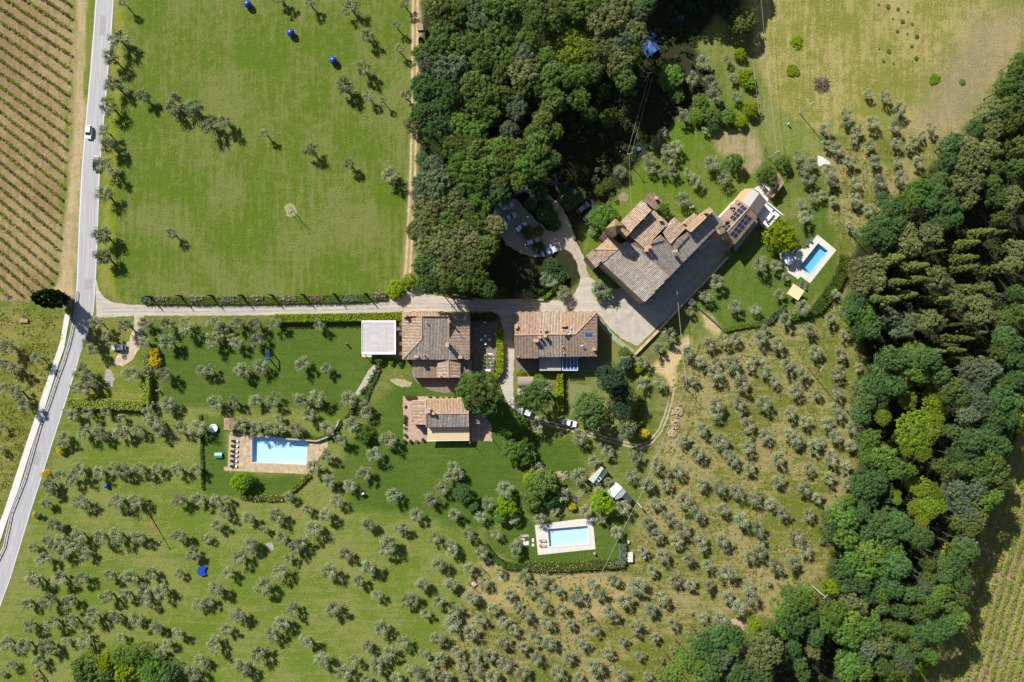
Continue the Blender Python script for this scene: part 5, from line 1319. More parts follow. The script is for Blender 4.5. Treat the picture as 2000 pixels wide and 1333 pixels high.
hedge('garden_hedge', pl('1196 1102 1206 1103'), 2.2, 1.3, SAGE, 'grey green bush at the lower right corner of the pool hedge')
hedge('garden_hedge', pl('1652 505 1646 530 1632 556 1612 584 1596 604'), 3.2, 1.5, HG + DG, 'bushy green hedge wrapping the right side of the turquoise pool lawn')
hedge('garden_hedge', pl('1596 606 1576 615 1550 620 1532 624'), 2.0, 1.2, HG, 'hedge curving below the beige shade sail')
hedge('garden_hedge', pl('1532 604 1516 614 1504 626 1490 636'), 1.6, 1.0, SAGE + DG, 'grey planted border between the lawn and the beige shade sail')
hedge('garden_hedge', pl('1415 645 1440 639 1470 634 1492 632'), 1.3, .9, HG, 'low green hedge along the lower edge of the east lawn')
hedge('garden_hedge', pl('472 970 500 973 530 974 552 973'), 1.6, .7, DG + HG, 'low planted border along the bottom of the bright blue pool lawn', flowers=([(.6, .42, .02), (.5, .4, .4)], .14))
hedge('garden_hedge', pl('556 970 575 955 590 942 604 928'), 1.2, .8, HG, 'diagonal planted border right of the bright blue pool lawn', flowers=([(.6, .5, .03)], .08))
hedge('garden_hedge', pl('392 812 394 850 394 884 396 920 396 955'), .8, .5, HG + DG, 'thin dark hedge on the left of the bright blue pool lawn')
hedge('garden_hedge', pl('446 815 500 838 560 853 620 858 650 850 664 828 690 800'), .9, .7, DG + HG, 'planted strip behind the olives above the bright blue pool')
hedge('garden_hedge', pl('712 790 718 768 728 745 740 722'), 1.5, .5, DG + HG, 'planted strip beside the stone steps')

# ---- vineyards -------------------------------------------------------------------------
def vine_row(a, b, label, group, c=((.15, .225, .02), (.19, .26, .025), (.11, .175, .018)), w=.58):
    rg = np.random.default_rng(int(abs(a[1]) * 13 + abs(b[0]) * 7) + 3)
    p, q = W(*a), W(*b)
    L_ = (q - p).length
    n = max(2, int(L_ / .62))
    cs, rs = [], []
    for i in range(n):
        if rg.random() < .05: continue
        t = (i + rg.uniform(.2, .8)) / n
        m = p.lerp(q, t)
        cs.append((m.x + rg.normal() * .10, m.y + rg.normal() * .10, rg.uniform(.6, 1.1))); rs.append(w * rg.uniform(.6, 1.15))
    cols = np.array(c)[rg.integers(0, len(c), len(cs))]
    V, C = leaves(cs, rs, 34, .3, cols, rg, 1.0)
    e = thing('vine_row', (p.x, p.y, 0), label, 'vines', group)
    o = link('vines', quad_mesh('vines', V, C, LEAF), e)
    st = MB()
    for i in range(int(L_ / 6) + 1):
        m = p.lerp(q, min(1, i * 6 / L_)); st.box((m.x, m.y, .8), (.08, .08, 1.6))
    st.build('stakes', WOOD, e)['kind'] = 'stuff'
i = 0
ORDN = lambda k: f'{k + 1}{"th" if 10 <= (k + 1) % 100 <= 20 else {1: "st", 2: "nd", 3: "rd"}.get((k + 1) % 10, "th")}'
rows = []
y0 = -470
while y0 < 600:
    rows.append(y0); y0 += 24.2
k = 0
for y0 in rows:
    sl = np.interp(y0, [-400, 0, 267, 480, 600], [.66, .66, .80, .86, .9])
    x = -70; ex = None
    for xe in range(-70, 160, 2):
        ye = y0 + sl * (xe + 70) - 45
        lim = np.interp(ye, [-80, 0, 150, 300, 470, 545, 570], [150, 141, 138, 128, 118, 106, 90])
        if xe > lim or ye > 578: break
        ex = (xe, ye)
    if ex and ex[1] > -60 and ex[0] > -50:
        st = (-70, y0 - 45)
        if st[1] < -80:
            t = (-80 - st[1]) / (ex[1] - st[1]) if ex[1] > -80 else 1
            st = (st[0] + t * (ex[0] - st[0]), -80)
        if ex[0] - st[0] > 6:
            vine_row(st, ex, f'green vine row on brown soil, {ORDN(k)} from the top of the left vineyard', 'vine rows left of the road'); k += 1
for k in range(24):
    x1 = 1700 + 16.5 * k
    top = 1010 - 4 * k if k < 8 else 760
    if k < 4: top = 1240 - 40 * k
    c = .31
    vine_row((x1 - c * 60, 1393), (x1 + c * (1333 - top) * .92, top), f'bright green vine row, {ORDN(k)} from the wood in the lower right vineyard', 'vine rows at lower right', ((.20, .30, .02), (.17, .26, .02), (.24, .32, .03)), .92)

# ---- cars --------------------------------------------------------------------------------
CARP = {}
def carpaint(name, c):
    if name not in CARP:
        m = plain('car_paint_' + name, c, .3, .2 if name in ('silver', 'black', 'grey') else 0, var=.03, spec=.6); CARP[name] = m
    return CARP[name]
TYRE = plain('tyre_rubber', (.02, .02, .02), .9); LAMPM = plain('headlight_lens', (.7, .72, .75), .15, spec=.8); TAIL = plain('tail_light', (.35, .01, .01), .3)
def car(px, py, ang, paint, label, L=4.2, wd=1.75, hatch=True, name='parked_car', z=0.012, group=None):
    """nose towards +x; ang turns it (degrees, anticlockwise seen from above)"""
    e = bpy.data.objects.new(name, None); COL.objects.link(e); e.empty_display_size = .5
    p = W(px, py, .8); e.location = (p.x, p.y, z); e.rotation_euler = (0, 0, math.radians(ang)); tag(e, label, 'car', group)
    h = L / 2; b = MB()
    st = [(-h, .36, .50, .72), (-h + .12, .42, .38, .86), (-h + .7, .485, .24, .93), (-.9, .5, .2, .93), (.4, .5, .2, .95), (h - 1.15, .495, .22, .90), (h - .35, .455, .28, .80), (h - .06, .40, .38, .70), (h, .30, .45, .62)]
    rings = []
    for x, k, zb, zt in st:
        w = wd * k
        rings.append([(x, -w * .9, zb), (x, -w, zb + .15), (x, -w, zt - .16), (x, -w * .9, zt), (x, w * .9, zt), (x, w, zt - .16), (x, w, zb + .15), (x, w * .9, zb)])
    vs = [q for r in rings for q in r]; fs = []
    for i in range(len(st) - 1):
        for j in range(8):
            fs.append((i * 8 + j, i * 8 + (j + 1) % 8, (i + 1) * 8 + (j + 1) % 8, (i + 1) * 8 + j))
    fs += [tuple(range(8)), tuple(range(len(vs) - 1, len(vs) - 9, -1))]
    b.add(vs, [f[::-1] for f in fs]); b.build('body', carpaint(*paint), e)
    xr = -h + .22 if hatch else -h + .75
    x0, x1, x2, x3 = xr, xr + (.40 if hatch else .7), .25, 1.0      # rear base, rear top, front top, front base
    w0, w1 = wd * .455, wd * .37; zb, zt = .9, 1.46
    MB().add([(x1, -w1, zt - .05), (x2, -w1, zt - .03), (x2, w1, zt - .03), (x1, w1, zt - .05), (x1 + .08, -w1 + .07, zt), (x2 - .08, -w1 + .07, zt + .01), (x2 - .08, w1 - .07, zt + .01), (x1 + .08, w1 - .07, zt)],
             [(4, 5, 6, 7), (0, 1, 5, 4), (1, 2, 6, 5), (2, 3, 7, 6), (3, 0, 4, 7)]).build('roof', carpaint(*paint), e)
    MB().add([(x3, -w0, zb), (x3 + .06, 0, zb), (x3, w0, zb), (x2, w1, zt - .04), (x2, -w1, zt - .04)], [(0, 1, 2, 3, 4)]).build('windscreen', GLASS, e)
    MB().add([(x0, -w0 * .95, zb), (x0, w0 * .95, zb), (x1, w1, zt - .06), (x1, -w1, zt - .06)], [(3, 2, 1, 0)]).build('rear_window', GLASS, e)
    for s in (-1, 1):
        MB().add([(x0, s * w0, zb), (x3, s * w0, zb), (x2, s * w1, zt - .05), (x1, s * w1, zt - .06)], [(0, 1, 2, 3) if s < 0 else (3, 2, 1, 0)]).build('side_window', GLASS, e)
        MB().box((x3 - .12, s * (wd / 2 + .08), .98), (.14, .2, .12)).build('wing_mirror', carpaint(*paint), e)
        MB().box((h - .16, s * wd * .36, .66), (.22, .3, .13), s * -.35).build('headlight', LAMPM, e)
        MB().box((-h + .04, s * wd * .34, .74), (.1, .28, .16)).build('tail_light', TAIL, e)
        for x in (-h + .78, h - .82):
            w = MB().tube([(x, s * (wd / 2 - .2), .31), (x, s * (wd / 2 + .005), .31)], .31, 14).build('wheel', TYRE, e)
            MB().tube([(x, s * (wd / 2), .31), (x, s * (wd / 2 + .02), .31)], .18, 10).build('rim', STEEL, w)
    return e
WH = ('white', (.78, .78, .78)); SV_ = ('silver', (.42, .44, .47)); BK = ('black', (.008, .010, .014)); GY_ = ('grey', (.20, .22, .25)); BLC = ('shade_blue', (.45, .55, .68))  # blue of the last paint is wood shade put on pale cars
car(173, 258, -94, WH, 'white hatchback driving down the road beside the vineyard', 4.0, 1.75, True, 'white_car')
car(187.5, 319, 86, BK, 'dark car with a pale bonnet driving up the road, roadside olive touching it', 4.5, 1.8, False, 'dark_car')
car(231.5, 679, 180, SV_, 'silver estate car parked among olives on the dusty path', 4.2, 1.75, True)
car(1027, 806, 158, WH, 'white car half hidden under the tree at the lane bend', 4.3, 1.8, True)
car(1112, 827, -12, WH, 'white saloon parked on the wheel tracks below the round tree', 4.5, 1.8, False)
GP = 'cars parked under the wood'
car(989, 404, 30, BLC, 'pale van like car parked uppermost left in the wood shade', 4.4, 1.8, True, group=GP)
car(995, 425, 28, BLC, 'pale saloon painted with blue shade, second down the row under the wood', 4.4, 1.8, False, group=GP)
car(1017, 445, 34, WH, 'white car with a sunlit bonnet, third down the shaded row', 4.3, 1.8, True, group=GP)
car(1039, 473, 14, SV_, 'silver hatchback, fourth down the shaded row', 4.3, 1.8, True, group=GP)
car(1072, 492, 24, BLC, 'pale saloon at the lower right end of the shaded row', 4.5, 1.8, False, group=GP)
car(1017, 371, 24, SV_, 'silver car at the very top of the gravel parking, partly under leaves', 4.2, 1.75, True, group=GP)
car(1151, 421, 45, WH, 'white car beside the broad fig tree left of the farmhouse', 4.0, 1.7, True, group=GP)
car(1139, 406, 40, GY_, 'dark grey car in shade beside the white car near the fig', 4.2, 1.75, True, group=GP)

# ---- poles and cables ----------------------------------------------------------------------
def pole(px, py, h, label, arm=None, mat=None, r=.13, insul=2):
    p = W(px, py)
    e = thing('utility_pole', p, label, 'pole', 'utility poles')
    MB().tube([(p.x, p.y, -.1), (p.x, p.y, h)], [r, r * .7], 8).build('shaft', mat or plain('grey_pole', (.45, .44, .43), .8), e)
    if arm:
        a = math.radians(arm); dx, dy = math.cos(a) * .7, math.sin(a) * .7
        MB().tube([(p.x - dx, p.y - dy, h - .25), (p.x + dx, p.y + dy, h - .25)], .06, 5).build('cross_arm', STEEL, e)
        for k in (-1, 0, 1):
            MB().lathe((p.x + k * dx * .9, p.y + k * dy * .9, h - .22), [(.05, 0), (.09, .06), (.05, .12), (.09, .18), (.03, .24)], 6).build('insulator', WHITEW, e)
    return e
pole(1561, 221, 10.3, 'tall pale utility pole with cross arm standing in the dry field', 40)
pole(1501, 309, 7.7, 'grey utility pole at the fence corner above the paved court', 30)
pole(1223, 312, 7.5, 'brown cable pole with twin wires on the garden edge left', 10, WOOD)
pole(1259, 160, 8.0, 'pole top carrying twin wires out of the dark clearing', 10)
pole(1339, 757, 5.5, 'slim cable pole beside the wheel tracks among olives', None, WOOD, .1)
pole(1246, 983, 6.6, 'pale cable pole standing beside the greenhouse', None, PALE, .16)
pole(1577, 718, 11.0, 'tall pole leaning out in the olive slope, highest on the slope', 60, RUST)
pole(1584, 1143, 11.0, 'tall pole with pale top at the corner of the right hand wood', 45)
pole(1148, 1193, 5.0, 'short wooden cable pole among olives below the pale blue pool', None, WOOD, .1)
pole(919, 862, 4.6, 'white lamp pole at the right corner of the cottage terrace', None, WHITEM, .09)
pole(961, 858, 5.2, 'white pole with round base near the terrace corner', None, WHITEM, .1)
def cable(a, b, sag, label, r=.045, n=14):
    p, q = W(*a), W(*b)
    pts = [p.lerp(q, i / n) - Vector((0, 0, sag * 4 * (i / n) * (1 - i / n))) for i in range(n + 1)]
    o = MB().tube(pts, r, 4).build('overhead_cable', plain('cable', (.30, .29, .29), .6, var=.05))
    return tag(o, label, 'cable', 'overhead cables')
cable((1484, -30, 10), (1518, 298, 7.6), .6, 'long thin cable running down the left side of the dry field')
cable((1274, 152, 8), (1233, 301, 7.3), .4, 'right wire of the twin cable above the garden', .03)
cable((1267, 152, 8), (1225, 301, 7.3), .4, 'left wire of the twin cable above the garden', .03)
cable((1229, 303, 7.2), (1233, 408, 8.0), .5, 'thin cable running from the twin cable pole to the farmhouse', .03)
cable((1319, 528, 7), (1341, 752, 5.5), .8, 'thick pale cable crossing the farm yard to the olive slope', .07)
cable((1341, 752, 5.5), (1247, 978, 6.5), .8, 'pale cable from the slope down to the pole beside the greenhouse', .05)
cable((1246, 978, 6.5), (1146, 1180, 5.0), .8, 'pale cable crossing the right side of the pale blue pool garden', .05)
cable((1470, 118, 4), (1484, 225, 4), .2, 'thin wire along the left edge of the mown strip', .035)

def fence(line, h, step, label, mat=None, wires=3, mesh=False):
    p0 = W(*line[0])
    e = thing('wire_fence', p0, label, 'fence', 'wire fences')
    wt = MB()
    for a, b in zip(line[:-1], line[1:]):
        p, q = W(*a), W(*b); n = max(1, int((q - p).length / step))
        for i in range(n):
            m = p.lerp(q, i / n)
            MB().tube([(m.x, m.y, -.05), (m.x, m.y, h)], .05, 5).build('fence_post', mat or WOOD, e)
        for k in range(wires):
            z = h * (k + 1) / (wires + .3)
            wt.tube([(p.x, p.y, z), (q.x, q.y, z)], .012, 3)
    m = W(*line[-1]); MB().tube([(m.x, m.y, -.05), (m.x, m.y, h)], .05, 5).build('fence_post', mat or WOOD, e)
    wt.build('fence_wires', plain('fence_wire', (.16, .15, .14), .7), e)
fence(pl('950 1066 962 1084 985 1102 1012 1113 1050 1118 1100 1122 1150 1124 1200 1122 1228 1112'), 1.5, 2.2, 'wire fence with many posts along the top of the tan plot below the pool')
fence(pl('906 1146 921 1125 938 1104'), 1.6, 1.6, 'short wire fence on the left of the black dog pen')
fence(pl('1473 122 1480 150 1484 186 1483 224 1492 288 1483 306 1484 338'), 1.3, 3, 'wire fence between the garden olives and the dry field')
fence(pl('1484 338 1492 292 1518 296 1538 306'), 1.3, 2.5, 'wire fence above the small paved court')
fence(pl('1640 414 1648 440 1655 470 1660 490'), 1.2, 2.0, 'short fence beside the rocky bank right of the turquoise pool')
fence(pl('900 1180 960 1215 1020 1228 1085 1222 1120 1180'), 1.3, 4, 'thin wire fence along the lower edge of the tan plot')
# low rail along the lower road, its dark colour stands for the shaded kerb slot
rl = offset_line(roadL[9:], -4.4)
e = thing('kerb_shade_rail', W(*rl[0]), 'low dark rail in place of the shaded kerb drop beside the pale pavement', 'guard rail')
gr = MB()
for a, b in zip(rl[:-1], rl[1:]):
    p, q = W(*a), W(*b); d = (q - p); rot = math.atan2(d.y, d.x); m = (p + q) / 2
    gr.box((m.x, m.y, .5), (d.length, .1, .25), rot)
    for i in range(int(d.length / 3) + 1):
        c = p.lerp(q, min(1, i * 3 / d.length)); MB().box((c.x, c.y, .2), (.1, .1, .5), rot).build('rail_post', RUST, e)
gr.build('rail', plain('kerb_shade_dark', (.09, .08, .075), .7), e)
# tapered posts along the drive
for i, (x, y) in enumerate(((296, 580.5), (355, 579), (415, 578.3), (474, 578), (533, 577.7), (594, 577), (655, 576), (716, 575))):
    p = W(x, y)
    o = MB().tube([(p.x, p.y, 0), (p.x, p.y, .4), (p.x, p.y, 2.5), (p.x, p.y, 4.8)], [.36, .33, .25, .10], 8).build('tapered_post', plain('black_post', (.018, .02, .028), .6))
    o.location = (0, 0, 0)
    tag(o, f'slender black tapered post behind the drive flower hedge, {ORDN(i)} from the left', 'post', 'black tapered posts along the drive')
# ---- blue balls and sculptures --------------------------------------------------------------
def ball(px, py, r, label):
    p = W(px, py, r)
    prof = [(r * math.sin(math.pi * k / 16) if 0 < k < 16 else .01, r - r * math.cos(math.pi * k / 16)) for k in range(17)]
    o = MB().lathe((p.x, p.y, 0), prof, 28).build('blue_ball', BLUE, smooth=True)
    return tag(o, label, 'ball', 'large blue balls on the grass')
ball(484, 9, 1.1, 'glossy blue ball on the meadow, topmost of three at the photo top edge')
ball(568, 64.5, 1.1, 'glossy blue ball on the meadow, middle one of three')
ball(651, 118.5, 1.1, 'glossy blue ball on the meadow, lowest of three')
ball(208, 949.5, .68, 'small blue ball under the olives beside the lower road')
# crescent
b = MB(); pts = []
for k in range(15):
    a = math.radians(62 + k * 232 / 14); q = W(396 + 9.7 * math.cos(a), 1115 - 9.7 * math.sin(a)); pts.append((q.x, q.y))
for k in range(9):
    a = math.radians(55 - k * 110 / 8); q = W(408.5 - 8.6 * math.cos(a) + 1.5, 1115 + 8.8 * math.sin(a)); pts.append((q.x, q.y))
b.prism(pts, 0, .55)
tag(b.build('crescent_sculpture', BLUE), 'blue crescent shaped sculpture lying on the orchard grass', 'sculpture')
# three leaning poles
e = thing('pole_sculpture', W(568, 412), 'three thin grey poles leaning together on a bare spot of the meadow', 'sculpture')
for (x0, y0, x1, y1) in ((563, 416, 566, 405), (567, 403, 562, 410), (574, 414, 563, 404)):
    a, c = W(x0, y0), W(x1, y1, 6.3); MB().tube([a, c], [.07, .04], 6).build('pole', plain('grey_bamboo', (.36, .36, .33), .8), e)
q = W(569, 414.5); MB().box((q.x, q.y, .1), (.5, .4, .2)).build('blue_base', BLUE, e)
sheet('bare_spot', [(555, 404), (566, 396), (576, 402), (580, 414), (572, 424), (560, 422)], .006, plain('bare_soil', (.25, .24, .11), .95, var=.2), jit=1.5, step=3)
def portal(x0, y0, x1, y1, h, mat, label, inner=None):
    a, c = W(x0, y0), W(x1, y1)
    e = thing('portal_frame', (a + c) / 2, label, 'sculpture')
    d = (c - a); rot = math.atan2(d.y, d.x); w = .22
    for p in (a, c): MB().box((p.x, p.y, h / 2), (w, w * 1.6, h), rot).build('upright', mat, e)
    m = (a + c) / 2
    MB().box((m.x, m.y, h - .12), (d.length - w, w * 1.6, .24), rot).build('top_beam', mat, e)
    MB().box((m.x, m.y, .06), (d.length - w, w * 1.4, .12), rot).build('bottom_beam', mat, e)
    if inner: MB().box((m.x, m.y, h * .5), (d.length * .3, .1, h * .3), rot).build('hanging_panel', BLUE, e)
portal(527, 683.5, 527.5, 702.5, 3.9, BLUE, 'tall open blue portal frame standing on the lawn among olives')
portal(76, 1308, 81, 1324, 3.3, RUST, 'rust red portal frame with a blue panel at the lower left corner', True)
e = thing('leaning_trunk', W(292, 1006), 'long thin brown trunk leaning up from the orchard grass with pale knots', 'sculpture')
a, c = W(292, 1006, .15), W(313, 1063, 2.6)
MB().tube([a, a.lerp(c, .5), c], [.16, .13, .08], 7).build('trunk_pole', RUST, e)
for t in (.06, .3, .66, .95):
    q = a.lerp(c, t); MB().lathe((q.x - .1, q.y, q.z - .1), [(.08, 0), (.26, .14), (.1, .4)], 6).build('pale_knot', STEEL, e)
def statue(px, py, h, mat, label, cat='statue', legs=False):
    p = W(px, py)
    e = thing('garden_figure', p, label, cat, 'small garden figures')
    MB().box((p.x, p.y, .1), (.6, .6, .2)).build('plinth', STONEW, e)
    if legs:
        for s in (-1, 1): MB().tube([(p.x + s * .22, p.y, .2), (p.x + s * .16, p.y, h * .55)], [.1, .12], 6).build('leg', mat, e)
        MB().box((p.x, p.y, h * .65), (.9, .5, h * .25), .4).build('torso', WHITEW, e)
        MB().lathe((p.x - .4, p.y + .15, h * .76), [(.12, 0), (.2, .12), (.16, .3), (.02, .4)], 8).build('head', mat, e)
    else:
        MB().lathe((p.x, p.y, .2), [(.26, 0), (.2, h * .25), (.28, h * .5), (.3, h * .66), (.12, h * .74), (.17, h * .84), (.03, h)], 9).build('torso', mat, e)
statue(678, 672.5, 1.7, RUST, 'slender rust brown figure on the lawn left of the grey carport')
statue(710, 963, 1.9, RUST, 'two legged brown and white figure on the lawn among olives', legs=True)
statue(1538.5, 244, 1.3, STEEL, 'small dark figure on the mown strip below the dry field pole')
statue(1161, 1081, 1.2, plain('terracotta_pot', (.42, .2, .13), .8), 'terracotta urn figure on the lawn below the pale blue pool')
statue(311, 763, 2.2, STEEL, 'pale slim figure on the lawn right of the corner hedge')

# ---- carport -----------------------------------------------------------------------------------
x0, y0, x1, y1, z = 706.5, 626.5, 773, 692.5, 3.2
cp = thing('carport', W(740, 660), 'square flat carport with grey boarded roof and white edges', 'carport')
A, B = W(x0, y0, z), W(x1, y1, z)
def flat(xa, ya, xb, yb, zc, th, nm, m, parent):
    p, q = W(xa, ya, zc), W(xb, yb, zc)
    return MB().box(((p.x + q.x) / 2, (p.y + q.y) / 2, zc), (abs(q.x - p.x), abs(p.y - q.y), th)).build(nm, m, parent)
flat(x0 + .5, y0 + 1, x1 - .5, y1 - 1, z - .16, .1, 'roof_deck', DARKM, cp)
flat(x0, y0, x1, y0 + 3.9, z, .34, 'fascia', WHITEM, cp); flat(x0, y1 - 3.9, x1, y1, z, .34, 'fascia', WHITEM, cp)
flat(x0, y0 + 3.95, x0 + 1.2, y1 - 3.95, z, .34, 'fascia', WHITEM, cp); flat(x1 - 2.2, y0 + 3.95, x1, y1 - 3.95, z, .34, 'fascia', WHITEM, cp)
BM = [plain(f'grey_board_{k}', c, .85, var=.08, scale=2, stretch=(.3, 2, 1)) for k, c in enumerate(((.44, .41, .40), (.40, .385, .375), (.47, .43, .41), (.42, .40, .40)))]
xe = [x0 + 1.6, x0 + 16, x0 + 32, x0 + 48, x1 - 2.6]
for c in range(4):
    n = 24
    for k in range(n):
        ya = y0 + 4.1 + (y1 - y0 - 8.2) * k / n; yb = y0 + 4.1 + (y1 - y0 - 8.2) * (k + 1) / n - .16
        flat(xe[c] + .08, ya, xe[c + 1] - .08, yb, z - .04 + random.uniform(-.015, .015), .06, 'roof_board', random.choice(BM), cp)
for x in (x0 + 2, x1 - 2):
    for y in (y0 + 2, (y0 + y1) / 2, y1 - 2):
        p = W(x, y, 1.5); MB().box((p.x, p.y, 1.5), (.16, .16, 3.0)).build('post', WHITEM, cp)
sheet('carport_floor', [(708, 630), (782, 630), (784, 700), (708, 698)], .02, DARKPAV)
sheet('carport_threshold', [(706.5, 694), (728, 694), (728, 697.5), (707, 697.5)], .03, CONC)
sheet('stone_steps', pl('730 712 738 718 724 738 708 766 698 774 694 768 706 748 718 726'), .012, plain('mossy_cobbles', (.33, .31, .25), .95, var=.4, scale=1.8), jit=.6)

# ---- pools ---------------------------------------------------------------------------------------
def water_mat(name, tint, gl=.10):
    m = bpy.data.materials.new(name); m.use_nodes = True
    nt = m.node_tree; N = nt.nodes; L = nt.links
    N.remove(N['Principled BSDF'])
    t = N.new('ShaderNodeBsdfTransparent'); t.inputs[0].default_value = (*tint, 1)
    g = N.new('ShaderNodeBsdfGlossy'); g.inputs['Roughness'].default_value = .03
    no = N.new('ShaderNodeTexNoise'); no.inputs['Scale'].default_value = 1.5; no.inputs['Detail'].default_value = 3
    tc = N.new('ShaderNodeTexCoord'); L.new(tc.outputs['Object'], no.inputs['Vector'])
    bp = N.new('ShaderNodeBump'); bp.inputs['Distance'].default_value = .03; L.new(no.outputs[0], bp.inputs['Height'])
    L.new(bp.outputs[0], g.inputs['Normal'])
    mi = N.new('ShaderNodeMixShader'); mi.inputs[0].default_value = .05; L.new(t.outputs[0], mi.inputs[1]); L.new(g.outputs[0], mi.inputs[2])
    L.new(mi.outputs[0], N['Material Output'].inputs[0])
    return m
def pool(px, label, liner, tint, depth, coping=None, cw=0):
    P = [W(x, y) for x, y in px]
    c = sum(P, Vector()) / 4
    e = thing('swimming_pool', (c.x, c.y, 0), label, 'swimming pool', 'swimming pools')
    ar = sum(P[i].x * P[(i + 1) % 4].y - P[(i + 1) % 4].x * P[i].y for i in range(4))
    if ar < 0: P = P[::-1]
    # the basin stands in a raised deck: floor at deck level minus depth
    b = MB(); zb, zt = -depth, .02
    b.add([(p.x, p.y, zb) for p in P] + [(p.x, p.y, zt) for p in P], [(0, 1, 2, 3)] + [((i + 1) % 4, i, i + 4, (i + 1) % 4 + 4) for i in range(4)])
    b.build('basin', liner, e)
    MB().add([(p.x, p.y, -.12) for p in P], [(0, 1, 2, 3)]).build('water', water_mat('pool_water', tint), e)
    if coping:
        for i in range(4):
            p, q = P[i], P[(i + 1) % 4]
            d = (q - p).normalized(); n = Vector((d.y, -d.x, 0))
            L_ = (q - p).length; k = max(1, int(L_ / 1.0))
            for j in range(k):
                a0 = p + d * (L_ * j / k + .01) - (d * cw if j == 0 else Vector()); a1 = p + d * (L_ * (j + 1) / k - .01)
                MB().prism([(v.x, v.y) for v in (a0, a1, a1 + n * cw, a0 + n * cw)], .0, .075 + random.uniform(-.006, .006)).build('coping_slab', coping, e)
    return e, P
def hole_grid(P):
    return P
# cut the pools' footprints out of the ground meshes
def cut(quadpx, pad=0.0):
    Q = [W(x, y) for x, y in quadpx]
    q = [(p.x, p.y) for p in Q]
    for o in list(COL.objects):
        if o.get('kind') != 'structure' or o.type != 'MESH': continue
        me = o.data
        if len(me.polygons) == 0: continue
        co = np.zeros(len(me.vertices) * 3); me.vertices.foreach_get('co', co); co = co.reshape(-1, 3)
        if o.name == 'far_ground' or co[:, 2].max() > .1: continue
        x0, x1 = min(a for a, _ in q), max(a for a, _ in q); y0, y1 = min(b for _, b in q), max(b for _, b in q)
        if not ((co[:, 0].min() < x1) and (co[:, 0].max() > x0) and (co[:, 1].min() < y1) and (co[:, 1].max() > y0)): continue
        import bmesh
        bm = bmesh.new(); bm.from_mesh(me)
        for i in range(4):
            a, c = Vector((*q[i], 0)), Vector((*q[(i + 1) % 4], 0)); d = c - a; n = Vector((-d.y, d.x, 0)).normalized()
            gm = [f for f in bm.faces if f.calc_center_median().to_2d()[:] and (min(v.co.x for v in f.verts) < x1 + 1 and max(v.co.x for v in f.verts) > x0 - 1 and min(v.co.y for v in f.verts) < y1 + 1 and max(v.co.y for v in f.verts) > y0 - 1)]
            es = {e_ for f in gm for e_ in f.edges}; vs = {v for f in gm for v in f.verts}
            bmesh.ops.bisect_plane(bm, geom=list(gm) + list(es) + list(vs), plane_co=a, plane_no=n, dist=1e-5)
        def inside(p):
            s = 0
            for i in range(4):
                a, c = q[i], q[(i + 1) % 4]
                s += 1 if (c[0] - a[0]) * (p.y - a[1]) - (c[1] - a[1]) * (p.x - a[0]) > 0 else -1
            return abs(s) == 4
        dead = [f for f in bm.faces if inside(f.calc_center_median())]
        bmesh.ops.delete(bm, geom=dead, context='FACES')
        bm.to_mesh(me); bm.free()
def deck(name, poly, mat, slab=None, z=.05, label=None):
    """paving of single slabs clipped to the outline"""
    o = sheet(name, poly, z - .03, mat)
    return o
SANDST = plain('sandstone_coping', (.52, .36, .23), .9, var=.15)
PALEDK = plain('pale_stone_deck', (.52, .49, .44), .9, var=.10, scale=.9)
LIN1 = plain('pale_blue_liner', (.54, .71, .90), .6, var=.03, scale=1.2); LIN2 = plain('teal_liner', (.27, .50, .60), .6, var=.06, scale=1.2)
c1 = lambda x, y: (400 + x / 8.333, 810 + y / 8.333)
cE = lambda x, y: (1520 + x / 8.885, 450 + y / 8.885)
c3 = lambda x, y: (930 + x / 8.333, 990 + y / 8.333)
p1 = [c1(770, 366), c1(1666, 402), c1(1650, 812), c1(764, 776)]
p2 = [cE(690, 226), cE(864, 360), cE(538, 770), cE(362, 640)]
p3 = [c3(1166, 366), c3(1814, 310), c3(1840, 602), c3(1192, 652)]
deck('pool_paving', [c1(*q) for q in ((400, 285), (740, 330), (1300, 350), (1680, 365), (2000, 385), (2000, 530), (1850, 720), (1715, 970), (1150, 950), (310, 912), (312, 850), (372, 850), (385, 600))], STONE)
deck('pool_paving', [cE(*q) for q in ((680, 76), (1010, 345), (552, 920), (388, 805), (345, 850), (160, 725), (340, 312), (480, 330))], PALEDK)
deck('pool_paving', [c3(*q) for q in ((955, 300), (1640, 205), (1960, 185), (1965, 250), (1902, 262), (1942, 690), (1075, 780), (1005, 785))], PALEDK)
for q in (p1, p2, p3): cut(q)
pool(p1, 'long rectangular pool with bright blue water and sandstone edge beside the row of loungers', LIN1, (.84, .94, 1.0), 1.35, SANDST, .4)
pool(p2, 'turquoise pool turned diagonal on pale stone, beside the umbrella', LIN2, (.66, .86, .93), 1.5, PALEDK, .35)
pool(p3, 'pale blue rectangular pool with pale stone deck in the lower garden', LIN1, (.86, .95, 1.0), .9, plain('cream_coping', (.60, .50, .38), .9, var=.1), .35)

